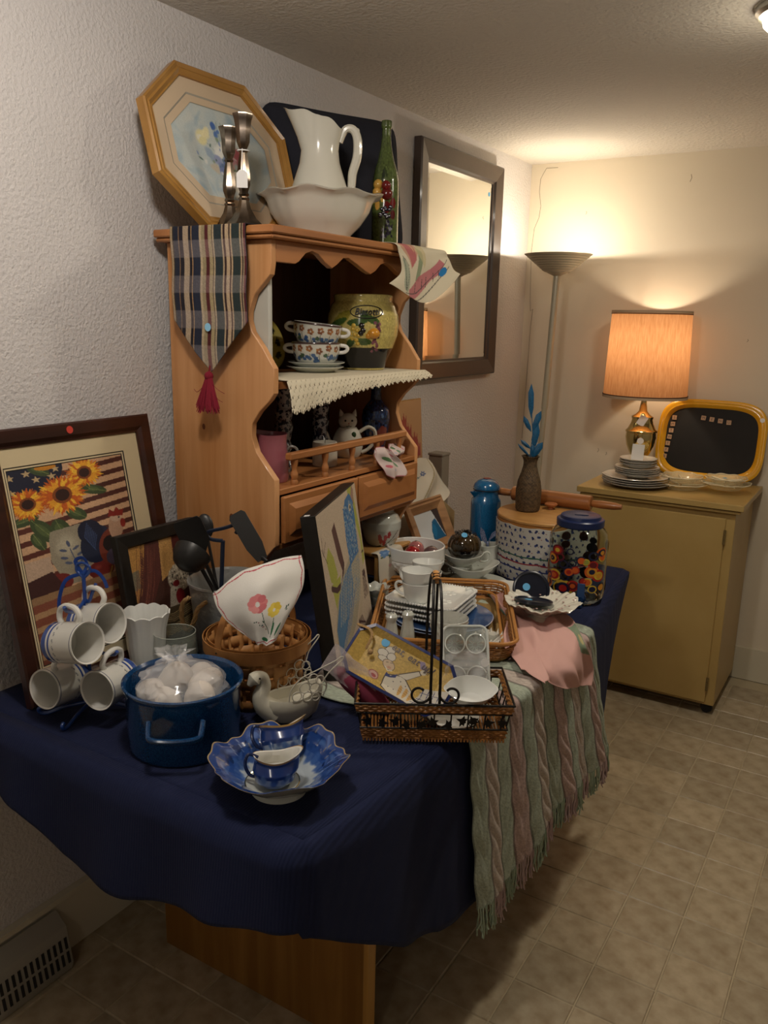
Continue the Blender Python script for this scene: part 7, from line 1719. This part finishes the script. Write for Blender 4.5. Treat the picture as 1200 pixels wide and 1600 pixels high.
def lidm(t, M, R=.0515):
    B().lathe([(R-.002, -.006), (R, -.005), (R+.001, .003), (R-.002, .005), (R-.006, .0055), (R-.009, .002), (0, .0015)], 48, M=M).build('lid', NV, t); B().lathe([(R-.002, -.006), (R-.004, -.001), (0, -.001)], 48, M=M).build('underside', NV, t)
t = thing('round_lid', 'round navy blue lid standing upright in the ruffled bowl with sticker', 'lid'); Ml = basis(px3(829, 921, 2.330), RR, -DDn, -FF) @ Matrix.Rotation(-.25, 4, 'X'); lidm(t, Ml); disc('sticker', STICK, t, Ml @ Matrix.Translation((-.013, .006, .002)), .0105)
t = thing('round_lid', 'round navy blue lid lying nearly flat in the ruffled bowl', 'lid'); Ml = basis(px3(833, 939, 2.260), Rh, -Th, UP) @ Matrix.Rotation(-.18, 4, 'X') @ Matrix.Rotation(.08, 4, 'Y'); lidm(t, Ml); disc('sticker', STICK, t, Ml @ Matrix.Translation((-.014, .0, .002)), .0105)
t = thing('lid_holder_dish', 'small clear glass dish beneath the navy lids in the bowl', 'dish', (.842, 2.055, T+.044))
B().lathe([(0, 0), (.035, 0), (.046, .018), (.047, .0185), (.045, .018), (.034, .003), (0, .003)], 40).build('dish', CUT, t)
t = thing('gold_trim_plate', 'pale plate with gold rim seen between gravy boats and pink cloth', 'plate', (.668, 2.260, T+.0125), 0)
B().lathe([(0, .002), (.04, .002), (.043, 0), (.046, .003), (.070, .009), (.071, .0105), (.045, .006), (0, .005)], 40, lambda a, i, r, z: (r*(1+.02*math.cos(12*a)), z)).build('dish', WHITE, t)

# ================================================================== ON THE CABINET
CT = .9008
DPT = mat('white_stoneware', 'd0cbc0', .2, coat=.6); DPS = mat('grey_rim_shadow', '55504a', .4)
def stack(n, R, x, y, z, dz, kind, lab, proto=[]):
    pr0 = None
    for k in range(n):
        L_ = ['lowest', 'second', 'third', 'fourth', 'fifth'][k] if k < n-1 else 'topmost'
        if pr0 is None:
            t = thing(kind, L_+' '+lab, kind.split('_')[-1], (x, y, z), 0, lab)
            B().lathe([(0, .002), (R*.52, .002), (R*.55, 0), (R*.58, .002), (R*.80, .007), (R*.985, dz+.006), (R, dz+.008), (R*.985, dz+.009), (R*.78, .011), (R*.52, .006), (0, .006)], 52, lambda a, i, r, zz: (r*(1+.012*math.cos(10*a)*(r > R*.7)), zz)).build('dish', DPT, t); B().tube([(R*math.cos(a)*(1+.012*math.cos(10*a)), R*math.sin(a)*(1+.012*math.cos(10*a)), dz+.0068) for a in np.linspace(0, 2*PI, 53)[:-1]], .0011, 4, closed=True).build('rim_line', DPS, t); pr0 = t
        else:
            t = pr0.copy(); COL.objects.link(t); t['label'] = L_+' '+lab
            for c in pr0.children: q = c.copy(); COL.objects.link(q); q.parent = t
        t.location = (x+RNG.uniform(-.003, .003), y+RNG.uniform(-.003, .003), z+k*dz); t.rotation_euler = (0, 0, RNG.uniform(0, 6))
stack(4, .136, .704, 3.510, CT, .0095, 'dinner_plate', 'large white dinner plate in the cabinet stack')
stack(4, .092, .706, 3.520, CT+.040, .0085, 'side_plate', 'white side plate stacked on the dinner plates')
stack(3, .077, .706, 3.520, CT+.078, .0105, 'soup_bowl', 'shallow white bowl on top of the side plates')
tag(B().box(-.026, .026, -.0006, .0006, 0, .066).mv(basis((.706, 3.495, CT+.112), (1, -.1, 0), (.1, 1, 0), UP) @ Matrix.Rotation(-.12, 4, 'X')).build('price_card', PAPER, smooth=False), 'small white folded card standing on the bowl stack', 'card')
# yellow tray made into a menu board
mb = thing('menu_tray', 'yellow rimmed black tray used as menu board leaning in corner', 'tray')
Mm2 = leanM((.930, 3.800, CT), (1, 0, 0), (0, .062), .355)
# leanM: x=normal (towards -y after sign), y=along, z=up
if (Mm2.to_3x3() @ Vector((1, 0, 0))).y > 0: Mm2 = Mm2 @ Matrix.Rotation(PI, 4, 'Z')
fl2 = 1 if (Mm2.to_3x3() @ Vector((0, 1, 0))).x > 0 else -1
def sup(W, H, p, n=88, off=0): return [((W+off)*math.copysign(abs(math.cos(a))**(2/p), math.cos(a)), (H+off)*math.copysign(abs(math.sin(a))**(2/p), math.sin(a))) for a in np.linspace(0, 2*PI, n+1)[:-1]]
WM, HM = .226, .178
rings4 = []
for off, d in ((0, .004), (.0, .014), (-.004, .017), (-.012, .018), (-.016, .016), (-.022, .017), (-.028, .013), (-.036, .004), (-.036, .0)): rings4.append([(d, y, z+HM) for y, z in sup(WM, HM, 4.0, off=off)])
n = 88; V = [p for r in rings4 for p in r]
YEL = mat('yellow_enamel', 'dba21c', .3, coat=.5)
B().add(V, [(j*n+i, j*n+(i+1) % n, (j+1)*n+(i+1) % n, (j+1)*n+i) for j in range(8) for i in range(n)]).mv(Mm2).build('yellow_rim', YEL, mb)
B().add([(.003, y, z+HM) for y, z in sup(WM, HM, 4.0, off=-.034)], [tuple(range(n))]).mv(Mm2).build('black_board', mat('chalkboard', '0f0e0d', .75, noise=(8, .5), color2='181614'), mb, smooth=False)
B().add([(.002, y, z+HM) for y, z in sup(WM, HM, 4.0, off=-.004)], [tuple(range(n))]).mv(Mm2).build('back', YEL, mb, smooth=False)
def mtile(x, z, ch):
    r = RNG.uniform(-.10, .10); Mx = Mm2 @ basis((.0035, fl2*x, z+HM), (0, fl2, 0), (0, 0, 1), (1, 0, 0)) @ Matrix.Rotation(r, 4, 'Z')
    o = B().box(-.0098, .0098, -.0098, .0098, 0, .004).mv(Mx).build('letter_tile', mat('tile_wood', 'b39272', .5), mb, bevel=.0008)
    text('letter', ch, .015, INK, o, Mx @ Matrix.Translation((0, 0, .0042)), .0003)
for k, ch in enumerate('MENU'): mtile(-.040+k*.0355, .098-.004*k, ch)
for k, ch in enumerate('SMTWTFS'): mtile(-.163-.0035*k, .090-k*.0290, ch)
disc('sticker', PAPER, mb, Mm2 @ basis((.0175, fl2*.200, .105+HM), (0, fl2, 0), (0, 0, 1), (1, 0, 0)), .0095)
# glass relish dishes
PG = mat('pressed_clear_glass', 'e6dcb8', .05, alpha=.38, coat=1); PGE = mat('pressed_glass_edge', 'efe8cc', .05, alpha=.8, coat=1)
def relish(x, y, R, rz, lab, z=CT):
    t = thing('relish_dish', lab, 'dish', (x, y, z), rz, 'glass relish dishes')
    wav = lambda a, i, r, zz: (r*(1+.03*math.cos(9*a)*(r > R*.8)), zz+.0015*math.cos(9*a)*(r > R*.8))
    B().lathe([(0, .003), (R*.6, .003), (R*.62, 0), (R*.66, .003), (R*.80, .016), (R*.97, .022), (R, .0245), (R*.98, .026), (R*.80, .020), (R*.64, .008), (0, .007)], 72, wav).build('dish', PG, t)
    B().tube([(R*(1+.03*math.cos(9*a))*math.cos(a), R*(1+.03*math.cos(9*a))*math.sin(a), .0248+.0015*math.cos(9*a)) for a in np.linspace(0, 2*PI, 73)[:-1]], .0018, 6, closed=True).build('rim', PGE, t)
    for k in range(3): a = k*2*PI/3; B().tube([(math.cos(a)*R*q, math.sin(a)*R*q, .010+.009*q) for q in (.05, .3, .6, .85)], .003, 6).build('divider', PGE, t)
    return t
relish(.872, 3.592, .116, .3, 'round divided clear glass relish dish at the left')
relish(1.052, 3.588, .096, 1.1, 'round divided clear glass relish dish at the right under the blue stickered one', CT+.0185)
t = relish(1.050, 3.596, .082, .6, 'smaller clear glass dish with blue sticker stacked on the right relish dish', CT+.038); disc('sticker', STICK, t, Matrix.Translation((-.02, -.03, .0275)) , .009)
t = relish(.876, 3.594, .084, 2.0, 'smaller clear glass dish stacked on the left relish dish', CT+.026)
